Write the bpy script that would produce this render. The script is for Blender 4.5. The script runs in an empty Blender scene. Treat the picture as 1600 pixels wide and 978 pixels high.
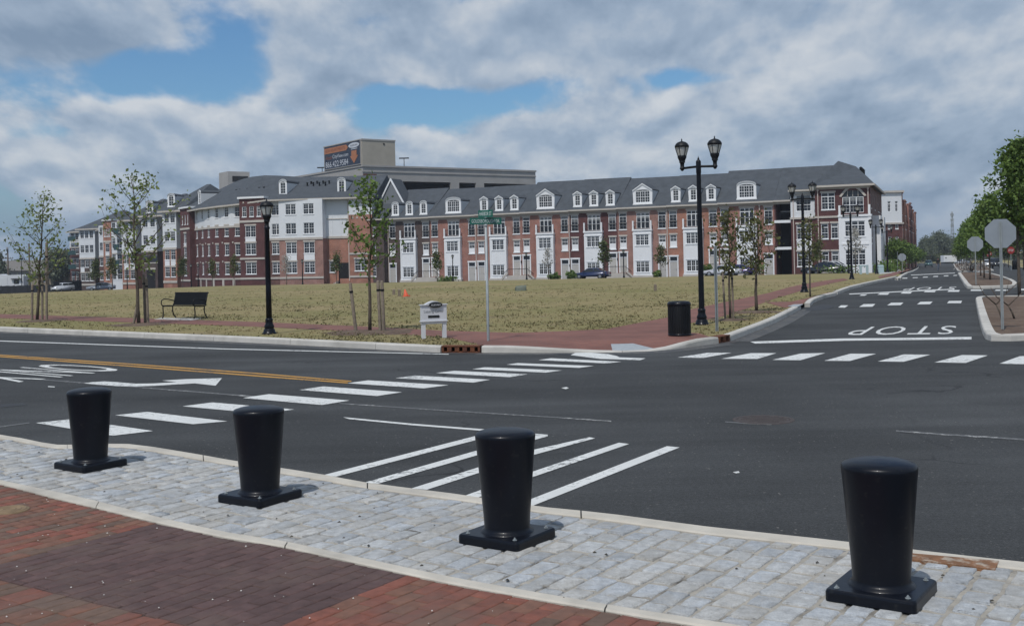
import bpy, bmesh, math, random
import numpy as np
from mathutils import Vector, Matrix
R_ = random.Random(7)
S = bpy.context.scene
COL = S.collection
# ------------------------------------------------------------------ camera
FPX, PX0, PY0, ROLL, CAMZ = 1740.0, 800.0, 401.5, math.atan(0.022), 2.0
cam_d = bpy.data.cameras.new('camera'); cam = bpy.data.objects.new('camera', cam_d); COL.objects.link(cam)
cam_d.sensor_width = 36.0; cam_d.lens = FPX/1600*36.0; cam_d.shift_y = -(489-PY0)/1600.0
cam_d.clip_start = 0.1; cam_d.clip_end = 8000
CR = Vector((math.cos(ROLL), 0, -math.sin(ROLL))); CU = Vector((math.sin(ROLL), 0, math.cos(ROLL))); CF = Vector((0, 1, 0))
m = Matrix.Identity(4)
for i in range(3):
    m[i][0] = CR[i]; m[i][1] = CU[i]; m[i][2] = -CF[i]
m[2][3] = CAMZ
cam.matrix_world = m
S.camera = cam
# ------------------------------------------------------------------ light
SUN_AZ, SUN_EL = math.radians(207), math.radians(59)      # azimuth clockwise from +Y
sd = bpy.data.lights.new('sun', 'SUN'); sd.energy = 3.2; sd.angle = math.radians(0.6); sd.color = (1, 0.968, 0.925)
sun = bpy.data.objects.new('sun', sd); COL.objects.link(sun)
sv = Vector((math.sin(SUN_AZ)*math.cos(SUN_EL), math.cos(SUN_AZ)*math.cos(SUN_EL), math.sin(SUN_EL)))
sun.rotation_euler = sv.to_track_quat('Z', 'Y').to_euler(); sun.location = (0, -20, 60)
S.view_settings.view_transform = 'Standard'; S.view_settings.look = 'None'
S.view_settings.exposure = -0.19; S.view_settings.gamma = 1.0; S.view_settings.use_curve_mapping = False
W = bpy.data.worlds.new('World'); S.world = W; W.use_nodes = True
def build_world():
    nt = W.node_tree; N = nt.nodes; L = nt.links; N.clear()
    out = N.new('ShaderNodeOutputWorld'); bg = N.new('ShaderNodeBackground'); bg.inputs[1].default_value = 0.1
    sky = N.new('ShaderNodeTexSky'); sky.sky_type = 'NISHITA'; sky.sun_disc = False
    sky.sun_elevation = SUN_EL; sky.sun_rotation = SUN_AZ; sky.air_density = 1.2; sky.dust_density = 0.3; sky.ozone_density = 2.5
    tc = N.new('ShaderNodeTexCoord')
    sep = N.new('ShaderNodeSeparateXYZ'); L.new(tc.outputs['Generated'], sep.inputs[0])
    def M(op, a, b=None, clamp=False):
        n = N.new('ShaderNodeMath'); n.operation = op; n.use_clamp = clamp
        for i, v in enumerate((a, b)):
            if v is None: continue
            if isinstance(v, (int, float)): n.inputs[i].default_value = v
            else: L.new(v, n.inputs[i])
        return n.outputs[0]
    z = M('MAXIMUM', sep.outputs[2], 0.0)
    den = M('ADD', z, 0.34)
    u = M('DIVIDE', sep.outputs[0], den); v = M('DIVIDE', sep.outputs[1], den)
    def vec(a, b, c=0.0):
        n = N.new('ShaderNodeCombineXYZ')
        for i, q in enumerate((a, b, c)):
            if isinstance(q, (int, float)): n.inputs[i].default_value = q
            else: L.new(q, n.inputs[i])
        return n.outputs[0]
    def noise(vv, sc, det, rough, dist=0.0):
        n = N.new('ShaderNodeTexNoise'); n.inputs['Scale'].default_value = sc; n.inputs['Detail'].default_value = det
        n.inputs['Roughness'].default_value = rough; n.inputs['Distortion'].default_value = dist; L.new(vv, n.inputs['Vector']); return n.outputs[0]
    base = vec(M('ADD', u, 13.7), M('MULTIPLY', v, 0.62), 4.2)
    up = vec(M('ADD', M('MULTIPLY', u, 0.965), 13.7), M('MULTIPLY', v, 0.62*0.965), 4.2)
    d1 = M('ADD', M('MULTIPLY', noise(base, 2.0, 3, 0.5), 0.55), M('MULTIPLY', noise(base, 3.9, 10, 0.54, 0.06), 0.75))
    d2 = M('ADD', M('MULTIPLY', noise(up, 2.0, 3, 0.5), 0.55), M('MULTIPLY', noise(up, 3.9, 10, 0.54, 0.06), 0.75))
    # broad holes / banks of this sky, as soft lobes round directions
    def lobe(px, py, rx, ry, amp):
        a = (px-PX0)/FPX; b = (PY0-py)/FPX
        d = (CR*a + CU*b + CF); az = math.atan2(d.x, d.y); el = math.atan2(d.z, math.hypot(d.x, d.y))
        A = M('ARCTAN2', sep.outputs[0], sep.outputs[1]); E = M('ARCSINE', sep.outputs[2])
        da = M('DIVIDE', M('SUBTRACT', A, az), rx/FPX); de = M('DIVIDE', M('SUBTRACT', E, el), ry/FPX)
        r2 = M('ADD', M('MULTIPLY', da, da), M('MULTIPLY', de, de))
        return M('MULTIPLY', M('POWER', 2.718, M('MULTIPLY', r2, -1.0)), amp)
    acc = d1
    LB = ((300, 100, 120, 36, -0.139), (210, 150, 140, 22, -0.098), (480, 190, 90, 30, -0.131), (370, 50, 60, 30, -0.082),
          (700, 165, 170, 30, -0.180), (600, 165, 60, 45, -0.082), (850, 130, 90, 30, -0.098), (1080, 122, 60, 14, -0.098), (1400, 150, 70, 25, -0.082), (1540, 150, 60, 30, -0.098),
          (1130, 40, 420, 70, .14), (300, 200, 260, 55, .12), (620, 90, 190, 45, .12), (1000, 190, 260, 40, .10), (120, 60, 170, 45, .12), (1450, 110, 110, 35, .10), (1300, 250, 300, 50, .06), (560, 262, 200, 20, .10), (1560, 20, 120, 30, .06), (60, 205, 70, 14, -.07), (930, 178, 120, 12, -.06), (1240, 190, 90, 12, -.06), (560, 40, 60, 22, -.09))
    for q in LB: acc = M('ADD', acc, lobe(*q))
    def ramp(x, a, b):
        n = N.new('ShaderNodeMapRange'); n.interpolation_type = 'SMOOTHSTEP'; L.new(x, n.inputs[0]); n.inputs[1].default_value = a; n.inputs[2].default_value = b; return n.outputs[0]
    cov = ramp(acc, 0.54, 0.655)
    lit = M('ADD', M('MULTIPLY', M('SUBTRACT', d1, d2), 4.6), 0.5, True)
    dens = ramp(acc, 0.62, 0.95)
    tone = M('SUBTRACT', M('ADD', M('MULTIPLY', lit, 1.0), 0.10), M('MULTIPLY', dens, 0.38), True)
    cr = N.new('ShaderNodeValToRGB'); e = cr.color_ramp.elements
    e[0].position = 0.0; e[0].color = (2.5, 3.4, 4.7, 1); e[1].position = 1.0; e[1].color = (7.0, 7.4, 7.9, 1)
    k = cr.color_ramp.elements.new(0.45); k.color = (3.9, 4.85, 6.15, 1)
    hzf = ramp(sep.outputs[2], 0.055, 0.0)
    tone = M('ADD', M('MULTIPLY', tone, M('SUBTRACT', 1.0, M('MULTIPLY', hzf, 0.75))), M('MULTIPLY', hzf, 0.24))
    L.new(tone, cr.inputs[0])
    tint = N.new('ShaderNodeMix'); tint.data_type = 'RGBA'; tint.blend_type = 'MULTIPLY'; tint.inputs[0].default_value = 1.0
    L.new(sky.outputs[0], tint.inputs[6]); tint.inputs[7].default_value = (0.56, 0.80, 1.04, 1)
    hz = N.new('ShaderNodeMix'); hz.data_type = 'RGBA'; L.new(ramp(sep.outputs[2], 0.11, 0.0), hz.inputs[0]); L.new(tint.outputs[2], hz.inputs[6]); hz.inputs[7].default_value = (2.3, 3.3, 4.7, 1)
    mix = N.new('ShaderNodeMix'); mix.data_type = 'RGBA'
    L.new(M('MULTIPLY', cov, 0.95), mix.inputs[0]); L.new(hz.outputs[2], mix.inputs[6]); L.new(cr.outputs[0], mix.inputs[7])
    L.new(mix.outputs[2], bg.inputs[0]); L.new(bg.outputs[0], out.inputs[0])
build_world()

# ------------------------------------------------------------------ terrain and picture-to-ground mapping
KY = [(-1e5, 0), (62, 0), (85, -.18), (110, -.5), (150, -1.2), (200, -1.95), (260, -2.75), (400, -3.5), (700, -4.2), (1e5, -4.2)]
KX = -40.0
def ground_z(x, y):
    z = 0.0
    for (a, za), (b, zb) in zip(KY, KY[1:]):
        if y <= b: z = za + (zb-za)*(y-a)/(b-a); break
    if x < KX: z -= min(.015*(KX-x), 3.0)
    return z
def ray(px, py):
    return CR*((px-PX0)/FPX) + CU*((PY0-py)/FPX) + CF
def P(px, py, dz=0.0):
    d = ray(px, py); z = 0.0
    for _ in range(60):
        t = (z + dz - CAMZ)/d.z if d.z < -1e-5 else 900.0
        t = min(max(t, 0.1), 900.0)
        z = 0.5*z + 0.5*ground_z(d.x*t, d.y*t)
    return Vector((d.x*t, d.y*t, z+dz))
def D(px, depth, dz=0.0):                      # ground point at picture column px and a depth in metres
    x = (px-PX0)/FPX*depth
    for _ in range(4):                         # small roll correction at ground level
        z = ground_z(x, depth)
        v = (z-CAMZ)/depth
        x = depth*((px-PX0)/FPX + v*math.sin(ROLL))/math.cos(ROLL)
    return Vector((x, depth, ground_z(x, depth)+dz))
A2 = math.atan2(1950-PX0, FPX)
E2 = Vector((math.sin(A2), math.cos(A2), 0)); E1 = Vector((-math.cos(A2), math.sin(A2), 0))
AR = math.atan2(1476-PX0, FPX); ER = Vector((math.sin(AR), math.cos(AR), 0))

# ------------------------------------------------------------------ mesh helpers
class MB:
    def __init__(s): s.v = []; s.f = []; s.m = []; s.sm = []
    def add(s, vs, fs, mi=0, smooth=False):
        o = len(s.v); s.v += [tuple(v) for v in vs]
        for f in fs: s.f.append(tuple(i+o for i in f)); s.m.append(mi); s.sm.append(smooth)
    def box(s, x0, x1, y0, y1, z0, z1, mi=0, mat=None):
        vs = [Vector(p) for p in ((x0,y0,z0),(x1,y0,z0),(x1,y1,z0),(x0,y1,z0),(x0,y0,z1),(x1,y0,z1),(x1,y1,z1),(x0,y1,z1))]
        if mat is not None: vs = [mat @ v for v in vs]
        s.add(vs, [(3,2,1,0),(4,5,6,7),(0,1,5,4),(1,2,6,5),(2,3,7,6),(3,0,4,7)], mi)
    def frust(s, c, z0, z1, a, b, mi=0):       # square-ish frustum: half sizes a (bottom) b (top) as (x,y)
        cx, cy = c
        vs = [(cx+i*a[0], cy+j*a[1], z0) for i, j in ((-1,-1),(1,-1),(1,1),(-1,1))] + [(cx+i*b[0], cy+j*b[1], z1) for i, j in ((-1,-1),(1,-1),(1,1),(-1,1))]
        s.add(vs, [(3,2,1,0),(4,5,6,7),(0,1,5,4),(1,2,6,5),(2,3,7,6),(3,0,4,7)], mi)
    def quad(s, a, b, c, d, mi=0): s.add([a,b,c,d], [(0,1,2,3)], mi)
    def lathe(s, prof, n=20, c=(0,0,0), mi=0, smooth=True, cap=True):
        c = Vector(c); vs = []
        for r, z in prof:
            for k in range(n):
                a = 2*math.pi*k/n; vs.append(c + Vector((r*math.cos(a), r*math.sin(a), z)))
        fs = []
        for i in range(len(prof)-1):
            for k in range(n):
                k2 = (k+1) % n; fs.append((i*n+k, i*n+k2, (i+1)*n+k2, (i+1)*n+k))
        if cap:
            fs.append(tuple(range(n-1, -1, -1))); o = (len(prof)-1)*n; fs.append(tuple(o+k for k in range(n)))
        s.add(vs, fs, mi, smooth)
    def tube(s, pts, rs, n=6, mi=0, smooth=True):
        pts = [Vector(p) for p in pts]
        if not hasattr(rs, '__len__'): rs = [rs]*len(pts)
        vs = []; prev = None
        for i, p in enumerate(pts):
            t = (pts[min(i+1, len(pts)-1)] - pts[max(i-1, 0)]).normalized()
            if prev is None:
                prev = t.orthogonal().normalized()
            a = (prev - t*prev.dot(t)).normalized(); b = t.cross(a); prev = a
            for k in range(n):
                q = 2*math.pi*k/n; vs.append(p + (a*math.cos(q) + b*math.sin(q))*rs[i])
        fs = []
        for i in range(len(pts)-1):
            for k in range(n):
                k2 = (k+1) % n; fs.append((i*n+k, i*n+k2, (i+1)*n+k2, (i+1)*n+k))
        fs.append(tuple(range(n-1, -1, -1))); o = (len(pts)-1)*n; fs.append(tuple(o+k for k in range(n)))
        s.add(vs, fs, mi, smooth)
    def prism(s, poly, y0, y1, mi=0, axis='y'):   # poly in (x,z), extruded along y (or poly in (y,z) along x)
        n = len(poly)
        if axis == 'y': vs = [(p[0], y0, p[1]) for p in poly] + [(p[0], y1, p[1]) for p in poly]
        elif axis == 'x': vs = [(y0, p[0], p[1]) for p in poly] + [(y1, p[0], p[1]) for p in poly]
        else: vs = [(p[0], p[1], y0) for p in poly] + [(p[0], p[1], y1) for p in poly]
        fs = [tuple(range(n)), tuple(range(2*n-1, n-1, -1))] + [(i, n+i, n+(i+1) % n, (i+1) % n) for i in range(n)]
        s.add(vs, fs, mi)
    def mesh(s, name, mats, fix=True):
        me = bpy.data.meshes.new(name); me.from_pydata(s.v, [], s.f)
        for q in mats: me.materials.append(q)
        me.polygons.foreach_set('material_index', s.m); me.polygons.foreach_set('use_smooth', s.sm)
        if fix:
            bm = bmesh.new(); bm.from_mesh(me); bmesh.ops.recalc_face_normals(bm, faces=bm.faces); bm.to_mesh(me); bm.free()
        me.update(); return me
    def build(s, name, mats, parent=None, fix=True):
        if not isinstance(mats, (list, tuple)): mats = [mats]
        return link(name, s.mesh(name, mats, fix), parent)
def link(name, data, parent=None, loc=None, rz=None):
    o = bpy.data.objects.new(name, data); COL.objects.link(o)
    if parent is not None: o.parent = parent
    if loc is not None: o.location = loc
    if rz is not None: o.rotation_euler = (0, 0, rz)
    return o
def tag(o, label=None, cat=None, group=None, kind=None):
    if label: o['label'] = label
    if cat: o['category'] = cat
    if group: o['group'] = group
    if kind: o['kind'] = kind
    return o
def thing(name, label, cat, loc=(0,0,0), rz=0.0, group=None):
    o = link(name, None, None, loc, rz); o.empty_display_size = 0.2
    return tag(o, label, cat, group)
KIDS = {}
def kids(o): return [c for c in o.children]
def dup(o, loc=None, rz=None, label=None, parent=None):
    c = o.copy(); COL.objects.link(c)
    if parent is not None: c.parent = parent
    if loc is not None: c.location = loc
    if rz is not None: c.rotation_euler = (0, 0, rz)
    if label: c['label'] = label
    for k in o.children: dup(k, parent=c)
    return c
def raw_quads(name, co, mats, parent=None, mi=None):      # co: (n,4,3) numpy
    n = len(co); me = bpy.data.meshes.new(name)
    me.vertices.add(n*4); me.vertices.foreach_set('co', co.astype(np.float32).ravel())
    me.loops.add(n*4); me.loops.foreach_set('vertex_index', np.arange(n*4, dtype=np.int32))
    me.polygons.add(n); me.polygons.foreach_set('loop_start', np.arange(0, n*4, 4, dtype=np.int32))
    for q in (mats if isinstance(mats, (list, tuple)) else [mats]): me.materials.append(q)
    if mi is not None: me.polygons.foreach_set('material_index', mi.astype(np.int32))
    me.update(calc_edges=True); return me
def drape(name, pts, mat, dz, parent=None, kind=None):
    bm = bmesh.new(); vs = [bm.verts.new((p[0], p[1], 0)) for p in pts]
    from mathutils.geometry import delaunay_2d_cdt
    cv_, _, cf_, _, _, _ = delaunay_2d_cdt([Vector((p[0], p[1])) for p in pts], [], [list(range(len(pts)))], 1, 1e-4)
    bm.clear(); vs = [bm.verts.new((v.x, v.y, 0)) for v in cv_]
    for f in cf_: bm.faces.new([vs[i] for i in f])
    ys = [p[1] for p in pts]; xs = [p[0] for p in pts]
    for k, _ in KY[1:-1]:
        if min(ys) < k < max(ys):
            bmesh.ops.bisect_plane(bm, geom=bm.verts[:]+bm.edges[:]+bm.faces[:], plane_co=(0, k, 0), plane_no=(0, 1, 0))
    for k in (KX, KX-200.0):
        if min(xs) < k < max(xs):
            bmesh.ops.bisect_plane(bm, geom=bm.verts[:]+bm.edges[:]+bm.faces[:], plane_co=(k, 0, 0), plane_no=(1, 0, 0))
    for v in bm.verts: v.co.z = ground_z(v.co.x, v.co.y) + dz
    bmesh.ops.recalc_face_normals(bm, faces=bm.faces)
    for fc in bm.faces:
        if fc.normal.z < 0: fc.normal_flip()
    me = bpy.data.meshes.new(name); bm.to_mesh(me); bm.free(); me.materials.append(mat)
    o = link(name, me, parent)
    if kind: o['kind'] = kind
    return o
def text(name, body, mat, parent, w, h, M4=None, space=1.0):
    """flat lettering fitted to w x h; M4 places its lower left corner"""
    cu = bpy.data.curves.new(name, 'FONT'); cu.body = body; cu.extrude = 0; cu.space_character = space; cu.resolution_u = 3
    tmp = bpy.data.objects.new(name, cu); COL.objects.link(tmp); bpy.context.view_layer.update()
    me = bpy.data.meshes.new_from_object(tmp.evaluated_get(bpy.context.evaluated_depsgraph_get()))
    bpy.data.objects.remove(tmp)
    n = len(me.vertices); co = np.empty(n*3, np.float32); me.vertices.foreach_get('co', co); co = co.reshape(-1, 3)
    mn = co.min(0); mx = co.max(0); co -= mn; co[:, 0] *= w/(mx[0]-mn[0]); co[:, 1] *= h/(mx[1]-mn[1]); co[:, 2] = 0
    me.vertices.foreach_set('co', co.ravel()); me.materials.clear(); me.materials.append(mat); me.name = name
    o = link(name, me, parent)
    if M4 is not None: me.transform(M4)
    return o
def basis(o, x, y, z=None):
    x = Vector(x); y = Vector(y); z = Vector(z) if z is not None else x.cross(y).normalized()
    M4 = Matrix.Identity(4)
    for i in range(3): M4[i][0] = x[i]; M4[i][1] = y[i]; M4[i][2] = z[i]; M4[i][3] = o[i]
    return M4

# ------------------------------------------------------------------ materials
MATS = {}
def mat(name, col, rough=0.7, metal=0.0, var=0.0, vscale=3.0, bump=0.0, bscale=40.0, spec=0.5, rand=0.0, island=0.0, coat=0.0, col2=None, c2scale=1.0, c2lo=.45, c2hi=.6, trans=0.0, dirt=None, dscale=1.6, damt=.55):
    if name in MATS: return MATS[name]
    m = bpy.data.materials.new(name); m.use_nodes = True; nt = m.node_tree; N = nt.nodes; L = nt.links
    b = N['Principled BSDF']; b.inputs['Roughness'].default_value = rough; b.inputs['Metallic'].default_value = metal
    b.inputs['Specular IOR Level'].default_value = spec; b.inputs['Coat Weight'].default_value = coat; b.inputs['Coat Roughness'].default_value = 0.08
    c = None
    geo = N.new('ShaderNodeNewGeometry')
    def noise(sc, det=5, rg=.55):
        n = N.new('ShaderNodeTexNoise'); n.inputs['Scale'].default_value = sc; n.inputs['Detail'].default_value = det; n.inputs['Roughness'].default_value = rg
        L.new(geo.outputs['Position'], n.inputs['Vector']); return n.outputs[0]
    base = N.new('ShaderNodeRGB'); base.outputs[0].default_value = (*col, 1); c = base.outputs[0]
    if col2:
        mr = N.new('ShaderNodeMapRange'); L.new(noise(c2scale), mr.inputs[0]); mr.inputs[1].default_value = c2lo; mr.inputs[2].default_value = c2hi
        mx = N.new('ShaderNodeMix'); mx.data_type = 'RGBA'; L.new(mr.outputs[0], mx.inputs[0]); L.new(c, mx.inputs[6]); mx.inputs[7].default_value = (*col2, 1); c = mx.outputs[2]
    def mulv(c, fac, amp):
        mr = N.new('ShaderNodeMapRange'); L.new(fac, mr.inputs[0]); mr.inputs[1].default_value = 0; mr.inputs[2].default_value = 1
        mr.inputs[3].default_value = 1-amp; mr.inputs[4].default_value = 1+amp
        h = N.new('ShaderNodeHueSaturation'); L.new(mr.outputs[0], h.inputs['Value']); L.new(c, h.inputs['Color']); return h.outputs[0]
    if var: 
        nz = N.new('ShaderNodeMapRange'); L.new(noise(vscale, 6, .62), nz.inputs[0]); nz.inputs[1].default_value = .25; nz.inputs[2].default_value = .75
        c = mulv(c, nz.outputs[0], var)
    if rand:
        oi = N.new('ShaderNodeObjectInfo'); c = mulv(c, oi.outputs['Random'], rand)
    if island: c = mulv(c, geo.outputs['Random Per Island'], island)
    if dirt:
        mr = N.new('ShaderNodeMapRange'); L.new(noise(dscale, 7, .68), mr.inputs[0]); mr.inputs[1].default_value = .47; mr.inputs[2].default_value = .66; mr.inputs[4].default_value = damt
        mx = N.new('ShaderNodeMix'); mx.data_type = 'RGBA'; L.new(mr.outputs[0], mx.inputs[0]); L.new(c, mx.inputs[6]); mx.inputs[7].default_value = (*dirt, 1); c = mx.outputs[2]
    L.new(c, b.inputs['Base Color'])
    if bump:
        bp = N.new('ShaderNodeBump'); bp.inputs['Strength'].default_value = min(1, bump); bp.inputs['Distance'].default_value = 0.02
        L.new(noise(bscale, 4, .6), bp.inputs['Height']); L.new(bp.outputs[0], b.inputs['Normal'])
    MATS[name] = m; return m
def brick_mat(name, c1, c2, mortar=(.33,.30,.27), bw=.21, bh=.07, horiz=False, var=.25, local=True):
    if name in MATS: return MATS[name]
    m = bpy.data.materials.new(name); m.use_nodes = True; nt = m.node_tree; N = nt.nodes; L = nt.links; b = N['Principled BSDF']; b.inputs['Roughness'].default_value = .85
    tc = N.new('ShaderNodeTexCoord'); bt = N.new('ShaderNodeTexBrick'); bt.inputs['Scale'].default_value = 1
    bt.inputs['Brick Width'].default_value = bw; bt.inputs['Row Height'].default_value = bh; bt.inputs['Mortar Size'].default_value = .008 if not horiz else .004
    bt.inputs['Color1'].default_value = (*c1, 1); bt.inputs['Color2'].default_value = (*c2, 1); bt.inputs['Mortar'].default_value = (*mortar, 1)
    if horiz: L.new(tc.outputs['Object'], bt.inputs['Vector'])
    else:
        sp = N.new('ShaderNodeSeparateXYZ'); L.new(tc.outputs['Object'], sp.inputs[0]); cb = N.new('ShaderNodeCombineXYZ')
        ad = N.new('ShaderNodeMath'); L.new(sp.outputs[0], ad.inputs[0]); L.new(sp.outputs[1], ad.inputs[1])
        L.new(ad.outputs[0], cb.inputs[0]); L.new(sp.outputs[2], cb.inputs[1]); L.new(cb.outputs[0], bt.inputs['Vector'])
    nz = N.new('ShaderNodeTexNoise'); nz.inputs['Scale'].default_value = .8; nz.inputs['Detail'].default_value = 5; L.new(tc.outputs['Object'], nz.inputs['Vector'])
    mr = N.new('ShaderNodeMapRange'); L.new(nz.outputs[0], mr.inputs[0]); mr.inputs[1].default_value = .3; mr.inputs[2].default_value = .7; mr.inputs[3].default_value = 1-var; mr.inputs[4].default_value = 1+var
    h = N.new('ShaderNodeHueSaturation'); L.new(bt.outputs[0], h.inputs['Color']); L.new(mr.outputs[0], h.inputs['Value']); L.new(h.outputs[0], b.inputs['Base Color'])
    MATS[name] = m; return m
def asphalt_mat():
    m = bpy.data.materials.new('asphalt'); m.use_nodes = True; nt = m.node_tree; N = nt.nodes; L = nt.links; b = N['Principled BSDF']; b.inputs['Roughness'].default_value = .92; b.inputs['Specular IOR Level'].default_value = .2
    g = N.new('ShaderNodeNewGeometry')
    def noise(sc, det=5, rg=.6, vec=None):
        n = N.new('ShaderNodeTexNoise'); n.inputs['Scale'].default_value = sc; n.inputs['Detail'].default_value = det; n.inputs['Roughness'].default_value = rg
        L.new(vec or g.outputs['Position'], n.inputs['Vector']); return n.outputs[0]
    rot = N.new('ShaderNodeMapping'); rot.vector_type = 'POINT'; L.new(g.outputs['Position'], rot.inputs['Vector'])
    rot.inputs['Rotation'].default_value = (0, 0, -math.atan2(E1.y, E1.x)); rot.inputs['Scale'].default_value = (.07, .7, 1)
    def mr(x, a, b_, lo, hi):
        n = N.new('ShaderNodeMapRange'); L.new(x, n.inputs[0]); n.inputs[1].default_value = a; n.inputs[2].default_value = b_; n.inputs[3].default_value = lo; n.inputs[4].default_value = hi; return n.outputs[0]
    def mul(a, c):
        n = N.new('ShaderNodeMath'); n.operation = 'MULTIPLY'; L.new(a, n.inputs[0]); L.new(c, n.inputs[1]); return n.outputs[0]
    v = mul(mr(noise(.25, 5, .6), .3, .7, .74, 1.28), mr(noise(1, 4, .6, rot.outputs[0]), .3, .7, .74, 1.30))
    v = mul(v, mr(noise(70, 4, .75), .28, .72, .45, 1.6)); v = mul(v, mr(noise(22, 5, .75), .3, .7, .72, 1.3))
    h = N.new('ShaderNodeHueSaturation'); h.inputs['Color'].default_value = (.047, .0495, .051, 1); L.new(v, h.inputs['Value'])
    # pale grit
    vo = N.new('ShaderNodeTexVoronoi'); vo.inputs['Scale'].default_value = 11; L.new(g.outputs['Position'], vo.inputs['Vector'])
    sp = mr(vo.outputs['Distance'], .07, .13, 1, 0)
    vo2 = N.new('ShaderNodeTexVoronoi'); vo2.inputs['Scale'].default_value = 30; L.new(g.outputs['Position'], vo2.inputs['Vector'])
    sp2 = mul(mr(vo2.outputs['Distance'], .12, .22, 1, 0), mr(noise(2.3, 4, .7), .46, .66, 0, .75))
    mx0 = N.new('ShaderNodeMix'); mx0.data_type = 'RGBA'; L.new(sp2, mx0.inputs[0]); L.new(h.outputs[0], mx0.inputs[6]); mx0.inputs[7].default_value = (.17, .165, .155, 1)
    msk = mul(sp, mr(noise(1.1, 3), .45, .62, 0, .8))
    mx = N.new('ShaderNodeMix'); mx.data_type = 'RGBA'; L.new(msk, mx.inputs[0]); L.new(mx0.outputs[2], mx.inputs[6]); mx.inputs[7].default_value = (.26, .25, .23, 1)
    # hairline cracks
    vc = N.new('ShaderNodeTexVoronoi'); vc.feature = 'DISTANCE_TO_EDGE'; vc.inputs['Scale'].default_value = .16
    ds = N.new('ShaderNodeVectorMath'); ds.operation = 'ADD'; nn = N.new('ShaderNodeTexNoise'); nn.inputs['Scale'].default_value = 1.2; nn.inputs['Detail'].default_value = 5; L.new(g.outputs['Position'], nn.inputs['Vector'])
    L.new(g.outputs['Position'], ds.inputs[0]); L.new(nn.outputs['Color'], ds.inputs[1]); L.new(ds.outputs[0], vc.inputs['Vector'])
    ck = mul(mr(vc.outputs['Distance'], .002, .006, 1, 0), mr(noise(.35, 2), .52, .6, 0, .75))
    mx2 = N.new('ShaderNodeMix'); mx2.data_type = 'RGBA'; L.new(ck, mx2.inputs[0]); L.new(mx.outputs[2], mx2.inputs[6]); mx2.inputs[7].default_value = (.022, .022, .024, 1)
    L.new(mx2.outputs[2], b.inputs['Base Color'])
    bp = N.new('ShaderNodeBump'); bp.inputs['Strength'].default_value = .55; bp.inputs['Distance'].default_value = .006; L.new(noise(110, 3, .7), bp.inputs['Height']); L.new(bp.outputs[0], b.inputs['Normal'])
    return m
def paint_mat(name, col, wear=.5, under=(.052,.055,.058), sc=26.0):
    m = bpy.data.materials.new(name); m.use_nodes = True; nt = m.node_tree; N = nt.nodes; L = nt.links; b = N['Principled BSDF']; b.inputs['Roughness'].default_value = .75
    g = N.new('ShaderNodeNewGeometry')
    n1 = N.new('ShaderNodeTexNoise'); n1.inputs['Scale'].default_value = sc; n1.inputs['Detail'].default_value = 6; n1.inputs['Roughness'].default_value = .75; L.new(g.outputs['Position'], n1.inputs['Vector'])
    n2 = N.new('ShaderNodeTexNoise'); n2.inputs['Scale'].default_value = 1.3; n2.inputs['Detail'].default_value = 5; L.new(g.outputs['Position'], n2.inputs['Vector'])
    a = N.new('ShaderNodeMath'); a.operation = 'ADD'; L.new(n1.outputs[0], a.inputs[0]); 
    k = N.new('ShaderNodeMath'); k.operation = 'MULTIPLY'; k.inputs[1].default_value = .55; L.new(n2.outputs[0], k.inputs[0]); L.new(k.outputs[0], a.inputs[1])
    mr = N.new('ShaderNodeMapRange'); L.new(a.outputs[0], mr.inputs[0]); mr.inputs[1].default_value = .98-.35*wear; mr.inputs[2].default_value = 1.12-.35*wear; mr.inputs[3].default_value = 0; mr.inputs[4].default_value = .9
    v = N.new('ShaderNodeMapRange'); L.new(n2.outputs[0], v.inputs[0]); v.inputs[1].default_value = .3; v.inputs[2].default_value = .7; v.inputs[3].default_value = .86; v.inputs[4].default_value = 1.08
    h = N.new('ShaderNodeHueSaturation'); h.inputs['Color'].default_value = (*col, 1); L.new(v.outputs[0], h.inputs['Value'])
    mx = N.new('ShaderNodeMix'); mx.data_type = 'RGBA'; L.new(mr.outputs[0], mx.inputs[0]); L.new(h.outputs[0], mx.inputs[6]); mx.inputs[7].default_value = (*under, 1); L.new(mx.outputs[2], b.inputs['Base Color'])
    MATS[name] = m; return m
def glass_mat(name, dark=(.018,.022,.028), blind=(.40,.41,.40), share=.36):
    m = bpy.data.materials.new(name); m.use_nodes = True; nt = m.node_tree; N = nt.nodes; L = nt.links; b = N['Principled BSDF']; b.inputs['Roughness'].default_value = .06; b.inputs['Specular IOR Level'].default_value = .6
    tc = N.new('ShaderNodeTexCoord'); sp = N.new('ShaderNodeSeparateXYZ'); L.new(tc.outputs['Generated'], sp.inputs[0]); oi = N.new('ShaderNodeObjectInfo')
    def M(op, a, c):
        n = N.new('ShaderNodeMath'); n.operation = op
        for i, q in enumerate((a, c)):
            if isinstance(q, (int, float)): n.inputs[i].default_value = q
            else: L.new(q, n.inputs[i])
        return n.outputs[0]
    r2 = M('FRACT', M('MULTIPLY', oi.outputs['Random'], 17.31), 0)
    thr = M('SUBTRACT', 1.02, M('MULTIPLY', r2, share*1.1))        # blind drawn down to here
    on = M('GREATER_THAN', sp.outputs[2], thr)
    slat = M('MULTIPLY', M('ADD', M('MULTIPLY', M('SINE', M('MULTIPLY', sp.outputs[2], 160.0), 0), .18), .75), on)
    mx = N.new('ShaderNodeMix'); mx.data_type = 'RGBA'; L.new(M('MULTIPLY', slat, .62), mx.inputs[0]); mx.inputs[6].default_value = (*dark, 1); mx.inputs[7].default_value = (*blind, 1)
    L.new(mx.outputs[2], b.inputs['Base Color']); MATS[name] = m; return m
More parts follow.
